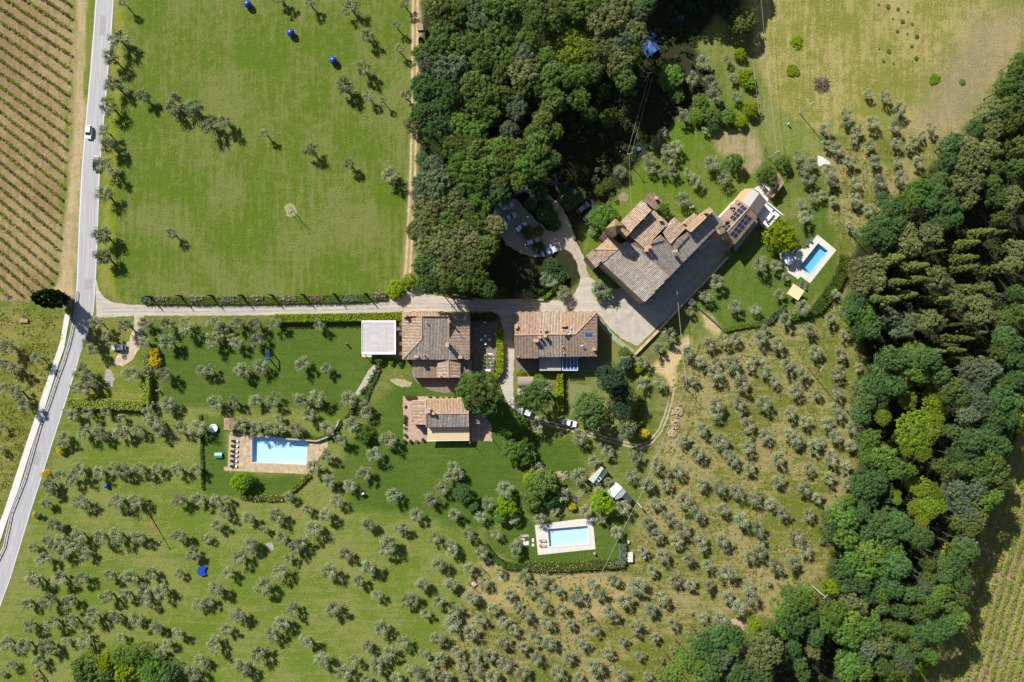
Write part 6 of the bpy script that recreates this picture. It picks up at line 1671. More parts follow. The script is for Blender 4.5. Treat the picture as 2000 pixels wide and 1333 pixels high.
# ---- loungers, tables, small garden things -----------------------------------------------------------
def lounger(px, py, ang, label, cush, towel=None, group=None, back=-1):
    """head at -x"""
    e = bpy.data.objects.new('sun_lounger', None); COL.objects.link(e); e.empty_display_size = .4
    p = W(px, py, .3); e.location = (p.x, p.y, .03); e.rotation_euler = (0, 0, math.radians(ang)); tag(e, label, 'sun lounger', group)
    MB().box((0, 0, .27), (2.0, .7, .06)).build('frame', WOOD, e)
    MB().box((.3, 0, .345), (1.36, .62, .09)).build('cushion', cush, e)
    MB().add([(-.4, -.31, .31), (-.4, .31, .31), (-1.0, .31, .72), (-1.0, -.31, .72), (-.36, -.31, .40), (-.36, .31, .40), (-.96, .31, .81), (-.96, -.31, .81)],
             [(0, 1, 2, 3), (7, 6, 5, 4), (0, 4, 5, 1), (1, 5, 6, 2), (2, 6, 7, 3), (3, 7, 4, 0)]).build('backrest', cush, e)
    for x in (-.85, .85):
        for y in (-.28, .28): MB().box((x, y, .12), (.07, .07, .24)).build('leg', WOOD, e)
    if towel:
        t = bpy.data.objects.new('towel', None)
        bpy.data.objects.remove(t)
        q = MB().box((.72, 0, .41), (.5, .56, .03)).build('towel', towel)
        q.location = e.location; q.rotation_euler = e.rotation_euler
        tag(q, 'white folded towel on the ' + label.split(', ')[1].replace(' of the row left of the bright blue pool', ' dark lounger by the bright blue pool'), 'towel', 'white towels on the loungers')
    return e
nums = ['topmost', 'second', 'third', 'fourth', 'fifth', 'lowest']
for i, (x, y) in enumerate(((492, 432), (488, 515), (482, 598), (478, 675), (476, 757), (472, 843))):
    px, py = c1(x, y)
    lounger(px, py, -4, f'dark sun lounger with white towel, {nums[i]} of the row left of the bright blue pool', DARKCLOTH, WHITECLOTH, 'loungers left of the bright blue pool')
    if i < 5:
        q = W(*c1(x - 12, y + 40)); b = MB(); b.box((q.x, q.y, .42), (.4, .4, .05))
        for s in (-1, 1):
            b.box((q.x + s * .13, q.y, .2), (.06, .3, .4))
        tag(b.build('side_table', STONEW), f'small side table between the {nums[i]} and next lounger by the bright blue pool', 'table', 'side tables between the loungers')
for x, y, a, l in ((480, 212, 115, 'dark sun lounger on the grass, nearer the umbrella, at the top of the turquoise pool'), (550, 148, 115, 'dark sun lounger on the grass, farther up, at the top of the turquoise pool'),
                   (392, 940, 72, 'dark sun lounger beside the beige shade sail, left of the pair'), (486, 978, 78, 'dark sun lounger right of the beige shade sail pair')):
    lounger(*cE(x, y), a, l, plain('slate_cushion', (.06, .07, .10), .9), None, 'loungers by the turquoise pool')
TAUPE = plain('taupe_cushion', (.40, .33, .27), .9)
for x, y, a, l in ((1085, 556, -5, 'taupe sun lounger on the pale deck, upper one beside the pale blue pool'), (1085, 636, -5, 'taupe sun lounger on the pale deck, lower one beside the pale blue pool'),
                   (742, 522, -18, 'taupe sun lounger on the stepping slabs of the pale blue pool lawn'), (770, 478, 0, 'taupe sun lounger half on the slabs, above the other lawn lounger')):
    lounger(*c3(x, y), a, l, TAUPE, None, 'loungers by the pale blue pool')
for x, y, w, h_ in ((815, 478, 1.3, .8), (812, 595, 1.6, 1.2), (925, 545, .6, 1.1), (925, 625, .7, .8), (860, 595, .01, .01)):
    if w > .1:
        q = W(*c3(x, y)); o = MB().prism([(q.x - w / 2 * 1.0, q.y - h_ / 2), (q.x + w / 2, q.y - h_ / 2 + .05), (q.x + w / 2, q.y + h_ / 2), (q.x - w / 2, q.y + h_ / 2)], 0, .05).build('stepping_slab', PALE)
        tag(o, {815: 'grey paving slab at the top of the pool lawn', 812: 'large square grey paving slab on the pool lawn', 925: 'narrow grey paving slab beside the pool deck' if y == 545 else 'lower grey paving slab beside the pool deck'}[x], 'paving slab', 'slabs on the pale blue pool lawn')
# hot tub
p = W(*c1(145, 222), .5)
e = thing('hot_tub', (p.x, p.y, 0), 'round white hot tub with bubbling water on the lawn', 'hot tub')
MB().lathe((p.x, p.y, 0), [(1.15, 0), (1.2, .7), (1.2, .85), (1.0, .87), (.98, .6)], 28).build('shell', WHITEM, e)
MB().lathe((p.x, p.y, .62), [(.99, 0), (.98, .06), (.5, .10), (.02, .08)], 24).build('water', plain('tub_water', (.55, .68, .74), .2, var=.35, scale=1.6), e)
# green box
p = W(*c1(222, 665), .5); e = thing('garden_box', (p.x, p.y, 0), 'green gabled plastic garden box on the lawn left of the bright blue pool', 'storage box')
GRN = plain('green_plastic', (.09, .27, .22), .5, var=.05)
MB().box((p.x, p.y, .3), (2.1, 1.5, .6)).build('box', GRN, e)
MB().add([(p.x - 1.1, p.y - .8, .6), (p.x + 1.1, p.y - .8, .6), (p.x + 1.1, p.y + .8, .6), (p.x - 1.1, p.y + .8, .6), (p.x - 1.1, p.y, .95), (p.x + 1.1, p.y, .95)], [(0, 1, 5, 4), (2, 3, 4, 5), (0, 4, 3), (1, 2, 5), (3, 2, 1, 0)]).build('lid', GRN, e)
# tiled shelter above the pool
e = thing('tiled_shelter', W(*c1(390, 155)), 'little red tiled shelter roof half hidden by an olive above the loungers', 'shelter')
roof_slope(e, [W(*c1(x, y), z) for x, y, z in ((316, 62, 2.3), (396, 62, 2.8), (396, 248, 2.8), (316, 248, 2.3))], 'red', row=.3)
roof_slope(e, [W(*c1(x, y), z) for x, y, z in ((398, 62, 2.8), (478, 62, 2.3), (478, 248, 2.3), (398, 248, 2.8))], 'mix', row=.3)
for x, y in ((325, 75), (325, 238), (470, 75), (470, 238)):
    q = W(*c1(x, y), 1); MB().box((q.x, q.y, 1.1), (.14, .14, 2.2)).build('post', WOOD, e)
# beige shade sail
Q = [W(*cE(x, y), 2.5) for x, y in ((265, 928), (455, 1054), (346, 1222), (152, 1098))]
e = thing('shade_sail', sum(Q, Vector()) / 4 - Vector((0, 0, 2.5)), 'square beige shade sail roof on four posts below the turquoise pool', 'gazebo')
MB().prism([(q.x, q.y) for q in Q], 2.45, 2.52).build('canopy', plain('sand_canvas', (.62, .47, .27), .9, var=.05), e)
for q in Q: MB().tube([(q.x * .995 + e.location.x * .005, q.y * .995 + e.location.y * .005, 0), (q.x * .995 + e.location.x * .005, q.y * .995 + e.location.y * .005, 2.44)], .05, 6).build('post', WHITEM, e)
# umbrella
p = W(*cE(195, 520), 2.3); e = thing('garden_umbrella', (p.x, p.y, 0), 'open white and blue garden umbrella beside the turquoise pool', 'umbrella')
MB().tube([(p.x, p.y, 0), (p.x, p.y, 2.6)], .04, 6).build('pole', WHITEM, e)
for k in range(8):
    a0, a1 = k * math.pi / 4, (k + 1) * math.pi / 4
    MB().add([(p.x, p.y, 2.62), (p.x + 1.35 * math.cos(a0), p.y + 1.35 * math.sin(a0), 2.15), (p.x + 1.35 * math.cos(a1), p.y + 1.35 * math.sin(a1), 2.15)], [(0, 1, 2)]).build('canopy_panel', [WHITECLOTH, plain('blue_canvas', (.35, .45, .75), .9)][k % 2], e)
sheet('umbrella_terrace', [cE(*q) for q in ((10, 420), (120, 330), (290, 330), (270, 450), (170, 700), (60, 590))], .03, plain('pebble_terrace', (.4, .38, .36), .95, var=.45, scale=1.6))
def table_set(px, py, label, r=.45, colr=None, chairs=4, z=0, d=1.15, rot=0, sq=True):
    p = W(px, py, .7)
    t = thing('garden_table', (p.x, p.y, z), label, 'table')
    (MB().box((p.x, p.y, z + .72), (2 * r, 2 * r, .05), rot) if sq else MB().lathe((p.x, p.y, z + .70), [(r, 0), (r, .05)], 20)).build('tabletop', colr or WHITEM, t)
    for k in range(4):
        a = rot + math.pi / 4 + k * math.pi / 2; MB().box((p.x + r * 1.1 * math.cos(a), p.y + r * 1.1 * math.sin(a), z + .35), (.06, .06, .69), rot).build('leg', STEEL, t)
    side = ['right', 'upper', 'left', 'lower']
    for k in range(chairs):
        a = rot + k * 2 * math.pi / chairs
        cx, cy = p.x + d * math.cos(a), p.y + d * math.sin(a)
        e = thing('garden_chair', (cx, cy, z), f'white garden chair on the {side[k % 4]} side of the ' + label.split(',')[0], 'chair', 'chairs around the ' + label.split(',')[0])
        MB().box((cx, cy, z + .44), (.62, .62, .07), a).build('seat', WHITEM, e)
        MB().box((cx + .29 * math.cos(a), cy + .29 * math.sin(a), z + .72), (.06, .62, .5), a).build('backrest', WHITEM, e)
        for sx in (-.25, .25):
            for sy in (-.25, .25):
                MB().box((cx + sx * math.cos(a) - sy * math.sin(a), cy + sx * math.sin(a) + sy * math.cos(a), z + .2), (.06, .06, .4), a).build('leg', WHITEM, e)
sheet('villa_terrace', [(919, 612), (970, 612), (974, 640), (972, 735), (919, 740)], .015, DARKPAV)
table_set(948, 664, 'dark teal square table, on the shaded villa terrace', .5, plain('teal_top', (.06, .16, .19), .4))
e = thing('garden_chair', W(947, 630), 'single white chair by the hedge at the top of the villa terrace', 'chair'); q = W(947, 630)
MB().box((q.x, q.y, .44), (.8, .4, .08)).build('seat', WHITEM, e)
for sx in (-.3, .3):
    for sy in (-.15, .15): MB().box((q.x + sx, q.y + sy, .2), (.06, .06, .4)).build('leg', WHITEM, e)
# vine pergola on the terrace
e = thing('vine_pergola', W(955, 708), 'white framed pergola with climbing leaves at the bottom of the villa terrace', 'pergola')
for x, y in ((947, 694), (964, 694), (947, 722), (964, 722)):
    q = W(x, y, 1.2); MB().box((q.x, q.y, 1.2), (.12, .12, 2.4)).build('post', WHITEM, e)
for k in range(5):
    a, c = W(946, 694 + 7 * k, 2.45), W(965, 694 + 7 * k, 2.45); m = (a + c) / 2; MB().box((m.x, m.y, 2.46), ((c - a).length, .12, .12)).build('rafter', WHITEM, e)
for x0_, x1_, y_ in ((947, 958, 724), (952, 962, 692)):
    a, c = W(x0_, y_ - 2, 2.55), W(x1_, y_ + 2, 2.55); MB().box(((a.x + c.x) / 2, (a.y + c.y) / 2, 2.56), (abs(c.x - a.x), abs(a.y - c.y), .05)).build('roof_board', plain('pale_board', (.6, .52, .45), .9), e)
rg = np.random.default_rng(3); cs = [tuple(W(rg.uniform(945, 966), rg.uniform(692, 724), 2.6)) for _ in range(16)]
V, C = leaves(cs, [.45] * 16, 40, .25, (.12, .2, .03), rg); link('climber', quad_mesh('climber', V, C, LEAF), e)
for i, (x, y) in enumerate(((978.5, 640), (978.8, 643.6), (979, 647.2), (979.2, 650.8), (979.2, 654.4))):
    q = W(x, y); o = MB().box((q.x, q.y, .35), (.6, .42, .7)).build('timber_stack', [WOOD, PALE][i % 2]); tag(o, ['topmost', 'second', 'third', 'fourth', 'lowest'][i] + ' pale block of the stacked wall beside the lane hedge', 'block', 'pale blocks beside the lane')
# cottage terrace and pots
sheet('cottage_terrace', [(787, 774), (900, 776), (935, 800), (960, 830), (960, 862), (835, 863), (788, 864)], .015, TERRA)
POT = plain('terracotta', (.42, .21, .12), .8)
def pot(px, py, label, r=.35, h=.55, plant='g', pr=.5):
    p = W(px, py); e = thing('plant_pot', p, label, 'plant pot', 'potted plants around the cottage')
    MB().lathe((p.x, p.y, 0), [(r * .7, 0), (r, h * .9), (r * 1.08, h), (r * .85, h), (r * .8, h * .85)], 12).build('pot', POT, e)
    if plant:
        protos(plant); c = bpy.data.objects.new('plant', CROWN[plant][int(px) % len(CROWN[plant])]); COL.objects.link(c); c.parent = e; c.location = (0, 0, h + pr * .5); c.scale = (pr, pr, pr)
cg = lambda x, y: (780 + x / 10.256, 765 + y / 10.256)
pot(*cg(95, 268), 'large empty terracotta jar on the left of the cottage terrace', .5, .8, None)
for i, (x, y, l) in enumerate(((115, 495, 'potted plant on the left edge of the cottage terrace, upper one'), (105, 550, 'potted plant on the left edge of the cottage terrace, second one'), (105, 620, 'potted plant on the left edge of the cottage terrace, third one'), (110, 720, 'potted plant on the left edge of the cottage terrace, fourth one'), (120, 865, 'potted plant on the left edge of the cottage terrace, lowest one'),
                              (100, 980, 'potted plant at the lower left corner of the cottage terrace'), (225, 985, 'potted plant on the lower edge of the cottage terrace, left'), (350, 985, 'potted plant on the lower edge of the cottage terrace, middle'), (475, 960, 'red flowering pot on the lower edge of the cottage terrace, right'),
                              (615, 110, 'potted plant above the cottage roof, leftmost of five'), (765, 125, 'potted lime plant above the cottage roof, second of five'), (880, 115, 'potted spiky plant above the cottage roof, third of five'), (1000, 120, 'potted plant above the cottage roof, fourth of five'), (1105, 110, 'potted plant above the cottage roof, rightmost of five'))):
    pot(*cg(x, y), l, .3, .5, ['g', 'l', 'd', 'og'][i % 4], .55)
for x, y, l in ((170, 110, 'dark red flower bush at the top left of the cottage terrace, wider one'), (280, 115, 'dark red flower bush at the top of the cottage terrace, right one')):
    q = cg(x, y); hedge('flower_bush', [(q[0] - 4, q[1]), (q[0] + 4, q[1])], 1.0, 1.0, DG, l, 'flower bush', .22, 40, ([(.35, .05, .05)], .45), 'red flower bushes at the cottage')
q = W(*cg(515, 755)); e = thing('garden_table', q, 'purple table in the shade of the cottage left roof', 'table')
MB().box((q.x, q.y, .7), (1.0, .9, .06)).build('tabletop', plain('purple_top', (.22, .2, .4), .6), e)
for sx in (-.4, .4):
    for sy in (-.35, .35): MB().box((q.x + sx, q.y + sy, .33), (.06, .06, .66)).build('leg', STEEL, e)
# roof terrace table of the annex
q = [W(*c5(x, y), 3.4) for x, y in ((920, 752), (1000, 650), (1042, 682), (947, 800))]
m = sum(q, Vector()) / 4
e = thing('terrace_table', (m.x, m.y, 2.6), 'long white table on the white roof terrace of the annex', 'table')
MB().prism([(v.x, v.y) for v in q], 3.32, 3.38).build('tabletop', WHITEM, e)
for v in q: MB().box((v.x * .9 + m.x * .1, v.y * .9 + m.y * .1, 2.955), (.08, .08, .7)).build('leg', WHITEM, e)
for x, y, l in ((1020, 650, 'dark chair at the top end of the roof terrace table'), (915, 782, 'dark chair at the lower left of the roof terrace table'), (938, 828, 'dark chair at the lower end of the roof terrace table')):
    v = W(*c5(x, y), 3); e = thing('terrace_chair', (v.x, v.y, 2.6), l, 'chair', 'chairs on the roof terrace')
    MB().box((v.x, v.y, 3.04), (.45, .45, .06), .7).build('seat', DARKM, e); MB().box((v.x + .15, v.y + .15, 3.3), (.4, .06, .45), 2.3).build('backrest', DARKM, e)
    for sx in (-.17, .17): MB().box((v.x + sx, v.y, 2.8), (.05, .3, .41), .7).build('leg', DARKM, e)
# paved court and red tiled walls beside the annex
sheet('paved_court', [c5(*v) for v in ((720, 305), (800, 350), (925, 505), (1000, 420), (1110, 205), (1075, 90), (930, 190))], .02, plain('white_stone_court', (.55, .53, .49), .95, var=.25, scale=1.2))
e = thing('tile_topped_wall', W(*c5(1100, 250)), 'angular red tile topped wall around the small paved court', 'wall')
roof_slope(e, [W(*c5(x, y), z) for x, y, z in ((1110, 208, 2.3), (1185, 225, 2.6), (1012, 445, 2.6), (968, 408, 2.3))], 'red', row=.3, wall=STUCCO)
roof_slope(e, [W(*c5(x, y), z) for x, y, z in ((1078, 60, 2.3), (1125, 110, 2.6), (1185, 222, 2.6), (1112, 205, 2.3))], 'red', row=.3, wall=STUCCO)
# long yard wall
wl = [(1203, 693), (1240, 693), (1290, 642), (1334, 594), (1393, 534), (1424, 500)]
e = thing('yard_wall', W(1290, 642), 'long brown retaining wall along the lower edge of the farm yard', 'wall')
for i, (a, c) in enumerate(zip(wl[1:-1], wl[2:])):
    p, q = W(*a, 1.0), W(*c, 1.0); d = q - p; m = (p + q) / 2; rot = math.atan2(d.y, d.x)
    MB().box((m.x, m.y, .45), (d.length, .55, .9), rot).build('wall', STONEW, e)
    n = max(1, int(d.length / 1.5))
    for j in range(n):
        v = p.lerp(q, (j + .5) / n); MB().box((v.x, v.y, .96 + random.uniform(-.015, .015)), (d.length / n - .03, .72, .12), rot).build('coping_stone', [plain('brown_coping', (.42, .29, .2), .9, var=.2), plain('pale_coping', (.50, .36, .25), .9, var=.2)][j % 2], e)
e = thing('roadside_wall', W(960, 587), 'low stone wall along the shaded upper edge of the drive', 'wall')
for a, c in (((886, 576), (942, 586.5)), ((942, 586.5), (1062, 586))):
    p, q = W(*a), W(*c); d = q - p; m = (p + q) / 2; MB().box((m.x, m.y, .35), (d.length, .45, .7), math.atan2(d.y, d.x)).build('wall', STONEW, e)
e = thing('field_wall', W(1390, 625), 'low dark wall along the left edge of the east lawn', 'wall')
p, q = W(1367, 604), W(1414, 646); d = q - p; m = (p + q) / 2; MB().box((m.x, m.y, .4), (d.length, .4, .8), math.atan2(d.y, d.x)).build('wall', plain('dark_stone', (.1, .09, .08), .9), e)
e = thing('pool_wall', W(652, 830), 'dark curved retaining wall right of the bright blue pool terrace', 'wall')
for a, c in (((664, 820), (650, 850)), ((650, 850), (620, 861)), ((620, 861), (560, 857))):
    p, q = W(*a), W(*c); d = q - p; m = (p + q) / 2; MB().box((m.x, m.y, .5), (d.length, .4, 1.0), math.atan2(d.y, d.x)).build('wall', STONEW, e)
# sheds
cs_ = lambda x, y: (1120 + x / 6.06, 890 + y / 6.06)
e = thing('garden_shed', W(*cs_(290, 240)), 'wooden shed with a teal ridge and a skylight', 'shed')
fl = plain('felt_roof_grey', (.33, .31, .29), .9, var=.12); fb_ = plain('felt_roof_brown', (.17, .145, .13), .9, var=.12)
def S_(s, z): return [W(*cs_(x, y), zz) for x, y, zz in s]
roof_slope(e, S_([(330, 132, 2.6), (357, 152, 3.1), (236, 328, 3.1), (175, 282, 2.4)], 0), tiles=False, mat=fl, wall=WOOD); roof_slope(e, S_([(359, 154, 3.1), (412, 190, 2.4), (276, 362, 2.4), (238, 330, 3.1)], 0), tiles=False, mat=fb_, wall=WOOD)
ridge(e, [W(*cs_(358, 153), 3.16), W(*cs_(236, 330), 3.16)], .14, 'ridge_cap', plain('teal_paint', (.06, .32, .27), .5))
skq = W(*cs_(303, 280), 2.9); sk_ = MB().box((skq.x, skq.y, 2.95), (1.1, 1.0, .1), .9).build('skylight', WHITEM, e); MB().box((skq.x, skq.y, 3.0), (.8, .7, .06), .9).build('pane', GLASS, sk_)
windows(e, cs_(276, 362), cs_(412, 190), [1.3], 2, .8, .9, door=0)
e = thing('greenhouse', W(*cs_(515, 430)), 'glass roofed pale greenhouse with a dark lean-to, beside the cable pole', 'greenhouse')
gl = plain('pale_greenhouse_glass', (.42, .56, .60), .25, var=.15, scale=1.2); 
roof_slope(e, S_([(520, 330, 2.4), (576, 382, 3.0), (470, 498, 3.0), (402, 438, 2.4)], 0), tiles=False, mat=gl, wall=WHITEM); roof_slope(e, S_([(578, 384, 3.0), (628, 430, 2.4), (572, 495, 2.4), (500, 525, 2.6), (472, 500, 3.0)], 0), tiles=False, mat=plain('greenhouse_panel', (.40, .50, .48), .5, var=.2), wall=WHITEM)
for t in np.linspace(0, 1, 6):
    a, c = W(*cs_(520 - 118 * t, 330 + 108 * t), 2.45), W(*cs_(576 - 106 * t, 382 + 116 * t), 3.05); MB().tube([a, c], .05, 4).build('glazing_bar', WHITEM, e)
ridge(e, [W(*cs_(577, 383), 3.06), W(*cs_(471, 499), 3.06)], .1, 'ridge_cap', WHITEM)
roof_slope(e, S_([(632, 432, 2.2), (700, 515, 1.9), (660, 575, 1.9), (580, 498, 2.2)], 0), tiles=False, mat=plain('dark_lean_to', (.05, .055, .06), .7), wall=WOOD)
cl_ = lambda x, y: (1000 + x / 7.143, 720 + y / 7.143)
e = thing('barrel_roof_shed', W(*cl_(190, 185)), 'brown shed with rounded boarded roof beside the gravel lane', 'shed')
p, q = W(*cl_(80, 115), 2), W(*cl_(300, 255), 2)
wx, wy = q.x - p.x, p.y - q.y; cx, cy = (p.x + q.x) / 2, (p.y + q.y) / 2
MB().box((cx, cy, .8), (wx - .3, wy - .3, 1.6)).build('wall', WOOD, e)
for k in range(22):
    xx = p.x + wx * (k + .5) / 22; b = MB(); vs = []
    for j in range(9):
        a = math.pi * j / 8
        vs += [(xx - wx / 44 + .01, cy - math.cos(a) * wy / 2, 1.6 + math.sin(a) * .8), (xx + wx / 44 - .01, cy - math.cos(a) * wy / 2, 1.6 + math.sin(a) * .8)]
    b.add(vs, [(2 * j, 2 * j + 1, 2 * j + 3, 2 * j + 2) for j in range(8)]).build('roof_board', [plain('brown_board', (.26, .20, .16), .85, var=.15), plain('faded_board', (.31, .25, .21), .85, var=.15)][k % 2], e)
sheet('shed_paving', [cl_(*v) for v in ((72, 285), (300, 285), (280, 340), (120, 380), (72, 450))], .03, plain('grey_slabs', (.4, .37, .34), .9, var=.15))
sheet('garden_soil', [cl_(*v) for v in ((800, 215), (1100, 240), (1160, 330), (1240, 430), (1000, 430), (880, 480), (850, 640), (800, 640))], .012, plain('worn_lawn', (.15, .16, .05), .95, var=.3), jit=1)
# planting of odd things
def crate(px, py, sx, sy, h, rot, mat, label, name, cat):
    p = W(px, py); e = thing(name, p, label, cat)
    MB().box((p.x, p.y, h / 2), (sx, sy, h), math.radians(rot)).build('body', mat, e)
    MB().box((p.x, p.y, h + .03), (sx + .08, sy + .08, .06), math.radians(rot)).build('lid', mat, e)
crate(1230, 1087.5, 1.5, 2.7, .9, 0, PALE, 'pale grey storage box outside the pale blue pool hedge', 'storage_box', 'storage box')
crate(1226.5, 1058, .55, .7, .7, 0, PALE, 'small pale box above the pale storage box', 'storage_box', 'storage box')
crate(1258.5, 1087, .7, 1.1, .8, 5, plain('blue_grey_box', (.3, .35, .5), .6), 'small blue grey bin under the olive right of the storage box', 'bin', 'bin')
crate(48, 626.5, 2.3, 1.1, .45, -4, WOOD, 'weathered wooden bench on the rough grass below the cypress', 'wooden_bench', 'bench')
crate(191, 755.5, .7, .9, .7, -20, PALE, 'small white object beside the roadside olives above the corner hedge', 'white_box', 'box')
crate(1350, 405, 1.2, .6, .5, 5, WHITEM, 'white garden bench beside the garden olive behind the farmhouse', 'garden_bench', 'bench')
crate(821, 55, 1.7, 1.7, .5, 5, WOOD, 'open dark wooden frame box beside the dirt track', 'compost_frame', 'box')
crate(1094, 733, .55, .7, 1.2, 0, plain('pale_blue_bin', (.3, .45, .62), .6), 'pale blue bin below the pergola of the terraced house', 'bin', 'bin')
# dog pen in the tan plot
cp_ = lambda zx, zy: (800 + zx / 4.9925, 1066 + zy / 4.9925)
e = thing('dog_pen', W(*cp_(650, 300)), 'black framed pen with netting and a pale hutch at the corner of the tan plot', 'pen')
P4 = [W(*cp_(*v)) for v in ((685, 195), (745, 250), (640, 410), (580, 370))]
for i in range(4):
    a, c = P4[i], P4[(i + 1) % 4]; d = c - a; rot = math.atan2(d.y, d.x)
    MB().box(((a.x + c.x) / 2, (a.y + c.y) / 2, 1.9), (d.length - .1, .08, .08), rot).build('rail', DARKM, e)
    n = int(d.length / .5)
    for j in range(n):
        v = a.lerp(c, j / n); MB().box((v.x, v.y, .95), (.05, .05, 1.86), rot).build('bar', DARKM, e)
q = W(*cp_(630, 370)); e2 = thing('hutch', q, 'pale hutch with pinkish lid inside the black dog pen', 'hutch')
MB().box((q.x, q.y, .3), (1.1, 1.0, .6), .6).build('body', WHITEW, e2); MB().box((q.x, q.y, .64), (1.2, 1.1, .07), .6).build('lid', plain('pink_lid', (.62, .42, .34), .8), e2)
sheet('burnt_patch', [cp_(*v) for v in ((760, 90), (840, 140), (820, 210), (760, 190), (720, 150))], .007, plain('ash_ground', (.12, .10, .08), .95, var=.4), jit=1.2, step=3)
for i, poly in enumerate(('206 722 216 722 224 740 220 755 210 758 205 742', '520 1062 532 1060 534 1074 524 1076', '972 1126 984 1124 986 1132 974 1134')):
    sheet('ash_patch', pl(poly), .007, plain('grey_ash', (.28, .25, .23), .95, var=.3), jit=1.2, step=3)
sheet('soil_patch', pl('1207 383 1218 375 1227 381 1225 392 1212 394'), .007, plain('dug_soil', (.2, .15, .11), .95, var=.3), jit=1, step=3)
sheet('soil_patch', pl('1425 1212 1440 1208 1460 1212 1458 1226 1440 1238 1424 1232'), .007, plain('pale_dug_soil', (.36, .26, .17), .95, var=.3), jit=1.5, step=4)
q = [W(x, y) for x, y in ((1597, 304), (1608, 308), (1622, 318), (1620, 323), (1610, 321), (1600, 326), (1597, 320))]
o = MB().prism([(v.x, v.y) for v in q], 0, .12).build('stone_slab', PALE); tag(o, 'irregular pale stone slab in the grass left of the right hand olives', 'slab')
# brush pile, rubble heap
def heap(px, py, r, n, mat, label, name, cat, rocks=False):
    p = W(px, py); b = MB(); rd = random.Random(int(px))
    for i in range(n):
        a, d = rd.uniform(0, 6.28), r * math.sqrt(rd.random()); x, y = p.x + d * math.cos(a), p.y + d * math.sin(a); z = .7 * r * .5 * (1 - d / r)
        if rocks: b.box((x, y, z + .1), (rd.uniform(.3, .7), rd.uniform(.25, .6), rd.uniform(.25, .5)), rd.uniform(0, 3), top=.7)
        else:
            q = rd.uniform(0, 6.28); l = rd.uniform(.5, 1.2); b.tube([(x - l * math.cos(q), y - l * math.sin(q), z), (x + l * math.cos(q), y + l * math.sin(q), z + rd.uniform(0, .5))], .05, 4)
    tag(b.build(name, mat), label, cat)
heap(1605, 166, 2.2, 110, plain('dead_branches', (.12, .085, .07), .9, var=.4), 'dark pile of cut branches in the dry field', 'brush_pile', 'brush pile')
RUB = plain('brick_rubble', (.36, .265, .165), .9, var=.35)
for x, y, r, l in ((1312, 848, 1.2, 'lowest'), (1317, 828, 1.5, 'middle'), (1322, 806, 1.7, 'uppermost')):
    heap(x, y, r, 50, RUB, l + ' of three tan rubble heaps in a line beside the wheel track', 'rubble_heap', 'rubble heap', True)
heap(1100, 929, 1.3, 36, plain('pale_logs', (.45, .36, .26), .9, var=.2), 'pile of pale sawn branches on the lawn left of the teal ridged shed', 'branch_pile', 'branch pile')
heap(1090, 926, .8, 20, RUB, 'small pale stone heap left of the pale branch pile', 'stone_heap', 'stone heap', True)
e = thing('washing_line', W(1131, 966), 'washing line with four wires on the grass left of the greenhouse', 'washing line')
for (x0, y0), (x1, y1) in (((1137, 951), (1145, 956)), ((1117, 975), (1125, 981))):
    a, c = W(x0, y0, 1.9), W(x1, y1, 1.9); m = (a + c) / 2
    MB().tube([(m.x, m.y, 0), (m.x, m.y, 1.9)], .05, 6).build('post', STEEL, e); MB().tube([a, c], .04, 5).build('cross_bar', STEEL, e)
for k in range(4):
    t = k / 3
    MB().tube([W(1137 + 8 * t, 951 + 5 * t, 1.9), W(1117 + 8 * t, 975 + 6 * t, 1.9)], .02, 4).build('wire', WHITEM, e)
hedge('flowering_bush', [(1155, 455), (1160, 456)], 1.9, 1.3, [(.5, .4, .33)], 'pale pink flowering bush left of the farmhouse tower', 'flowering bush', .26, 50, ([(.75, .6, .52), (.7, .5, .45)], .7))
# blue tarpaulins and pieces in the shade of the upper wood
def tarp(px, py, sx, sy, h, rot, label):
    p = W(px, py); e = thing('tarpaulin_shelter', p, label, 'tarpaulin', 'blue tarpaulins under the wood')
    b = MB(); n = 7; rd = random.Random(int(px) + 3); vs = []; ca, sa = math.cos(rot), math.sin(rot)
    for i in range(n):
        for j in range(n):
            x, y = (i / (n - 1) - .5) * sx, (j / (n - 1) - .5) * sy
            vs.append((p.x + ca * x - sa * y, p.y + sa * x + ca * y, h * (1 - (2 * i / (n - 1) - 1) ** 2) * .8 + .15 + rd.uniform(-.08, .08)))
    b.add(vs, [(i * n + j, (i + 1) * n + j, (i + 1) * n + j + 1, i * n + j + 1) for i in range(n - 1) for j in range(n - 1)])
    b.build('sheet', plain('blue_tarpaulin', (.03, .085, .24), .6, var=.2, scale=2), e)
    for s in (-1, 1): MB().box((p.x + s * sx * .4 * ca, p.y + s * sx * .4 * sa, .25), (.1, .1, .5)).build('peg', WOOD, e)
tarp(1268, 92, 4.5, 5, 1.8, .6, 'large blue tarpaulin shelter in the dark clearing beside the upper wood')
tarp(1274, 68, 1.2, 2.6, .9, .9, 'small blue tarpaulin strip above the large tarpaulin shelter')
tarp(1330, 38, 2.0, 1.6, .8, .2, 'blue cover deep in the shade at the top of the clearing')
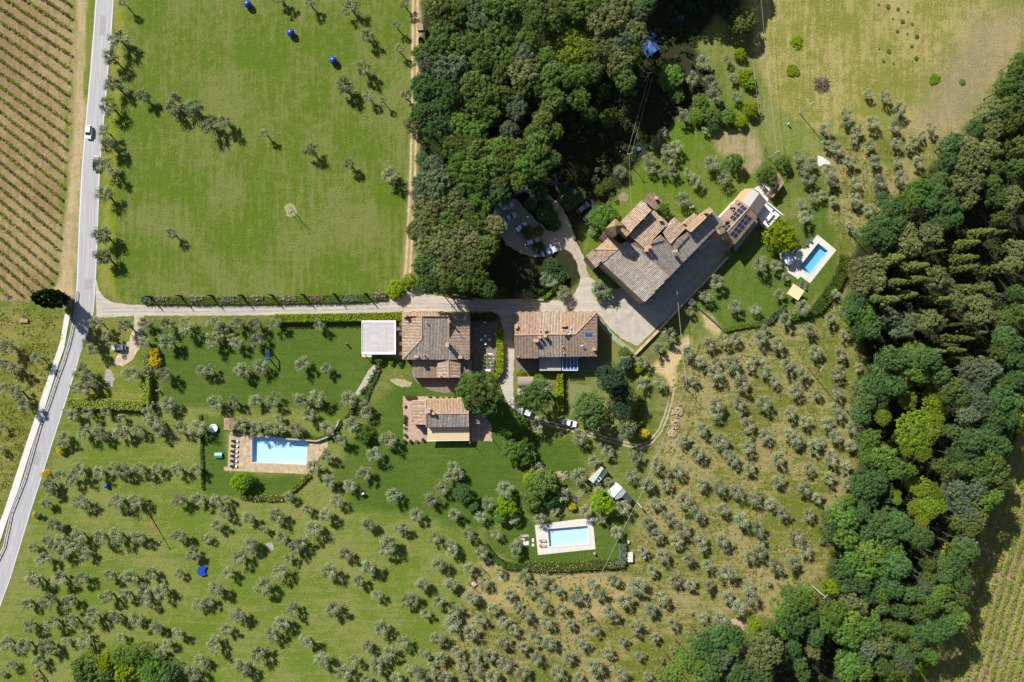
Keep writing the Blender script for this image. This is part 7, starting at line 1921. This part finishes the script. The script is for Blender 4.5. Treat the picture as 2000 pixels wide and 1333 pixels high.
tarp(1086, 360, 1.6, 2.6, 1.0, .5, 'blue tarpaulin bundle in the wood shade above the gravel arm')
tarp(1113, 374, 1.4, 1.8, .9, .5, 'blue cover among dark bushes right of the gravel arm')
tarp(1162, 410, 1.1, .9, .7, .2, 'bright blue cover touching the fig tree beside the white car')
tarp(1249, 291, 1.9, 1.0, .5, .5, 'small blue covers in the shade right of the twin cable pole')
# tufts of dry and green grass on the rough slopes
def tufts():
    rg = np.random.default_rng(11); P = []
    reg = [(pl(ZONES[[z[0] for z in ZONES].index('slope_grass')][1]), 16000, ((.13, .15, .022), (.22, .18, .08), (.11, .14, .018), (.19, .165, .06))), (pl(ZONES[[z[0] for z in ZONES].index('rough_grass')][1]), 2500, ((.12, .145, .02), (.16, .16, .04))),]
    V, C = [], []
    for poly, n, cols in reg:
        xs, ys = [p[0] for p in poly], [p[1] for p in poly]
        x = rg.uniform(min(xs), max(xs), n * 2); y = rg.uniform(min(ys), max(ys), n * 2)
        k = sdist(x, y, poly) > 3
        x, y = x[k][:n], y[k][:n]
        cl = fbm(x / 18, y / 18, 21) + rg.uniform(-.12, .12, len(x)) > .48
        x, y = x[cl], y[cl]; m = len(x)
        p = np.stack([(x - 1000) * S, (666.5 - y) * S, np.zeros(m)], 1)
        for q in range(2):
            a = rg.uniform(0, 6.28, m); h = rg.uniform(.08, .22, m); w = rg.uniform(.12, .4, m)
            d = np.stack([np.cos(a), np.sin(a), np.zeros(m)], 1) * w[:, None]
            lean = np.stack([np.cos(a + 1.6), np.sin(a + 1.6), np.zeros(m)], 1) * (h * rg.uniform(1.0, 3.0, m))[:, None]
            up = np.array([0, 0, 1.0]) * h[:, None] + lean
            V.append(np.stack([p - d, p + d, p + d * .8 + up, p - d * .8 + up], 1))
            C.append(np.array(cols)[rg.integers(0, len(cols), m)] * rg.uniform(.8, 1.2, (m, 1)))
    o = link('grass', quad_mesh('grass', np.concatenate(V), np.concatenate(C), LEAF)); o['kind'] = 'stuff'
    tag(o, 'tufts of dry and green grass on the slopes and fields', 'grass')
tufts()
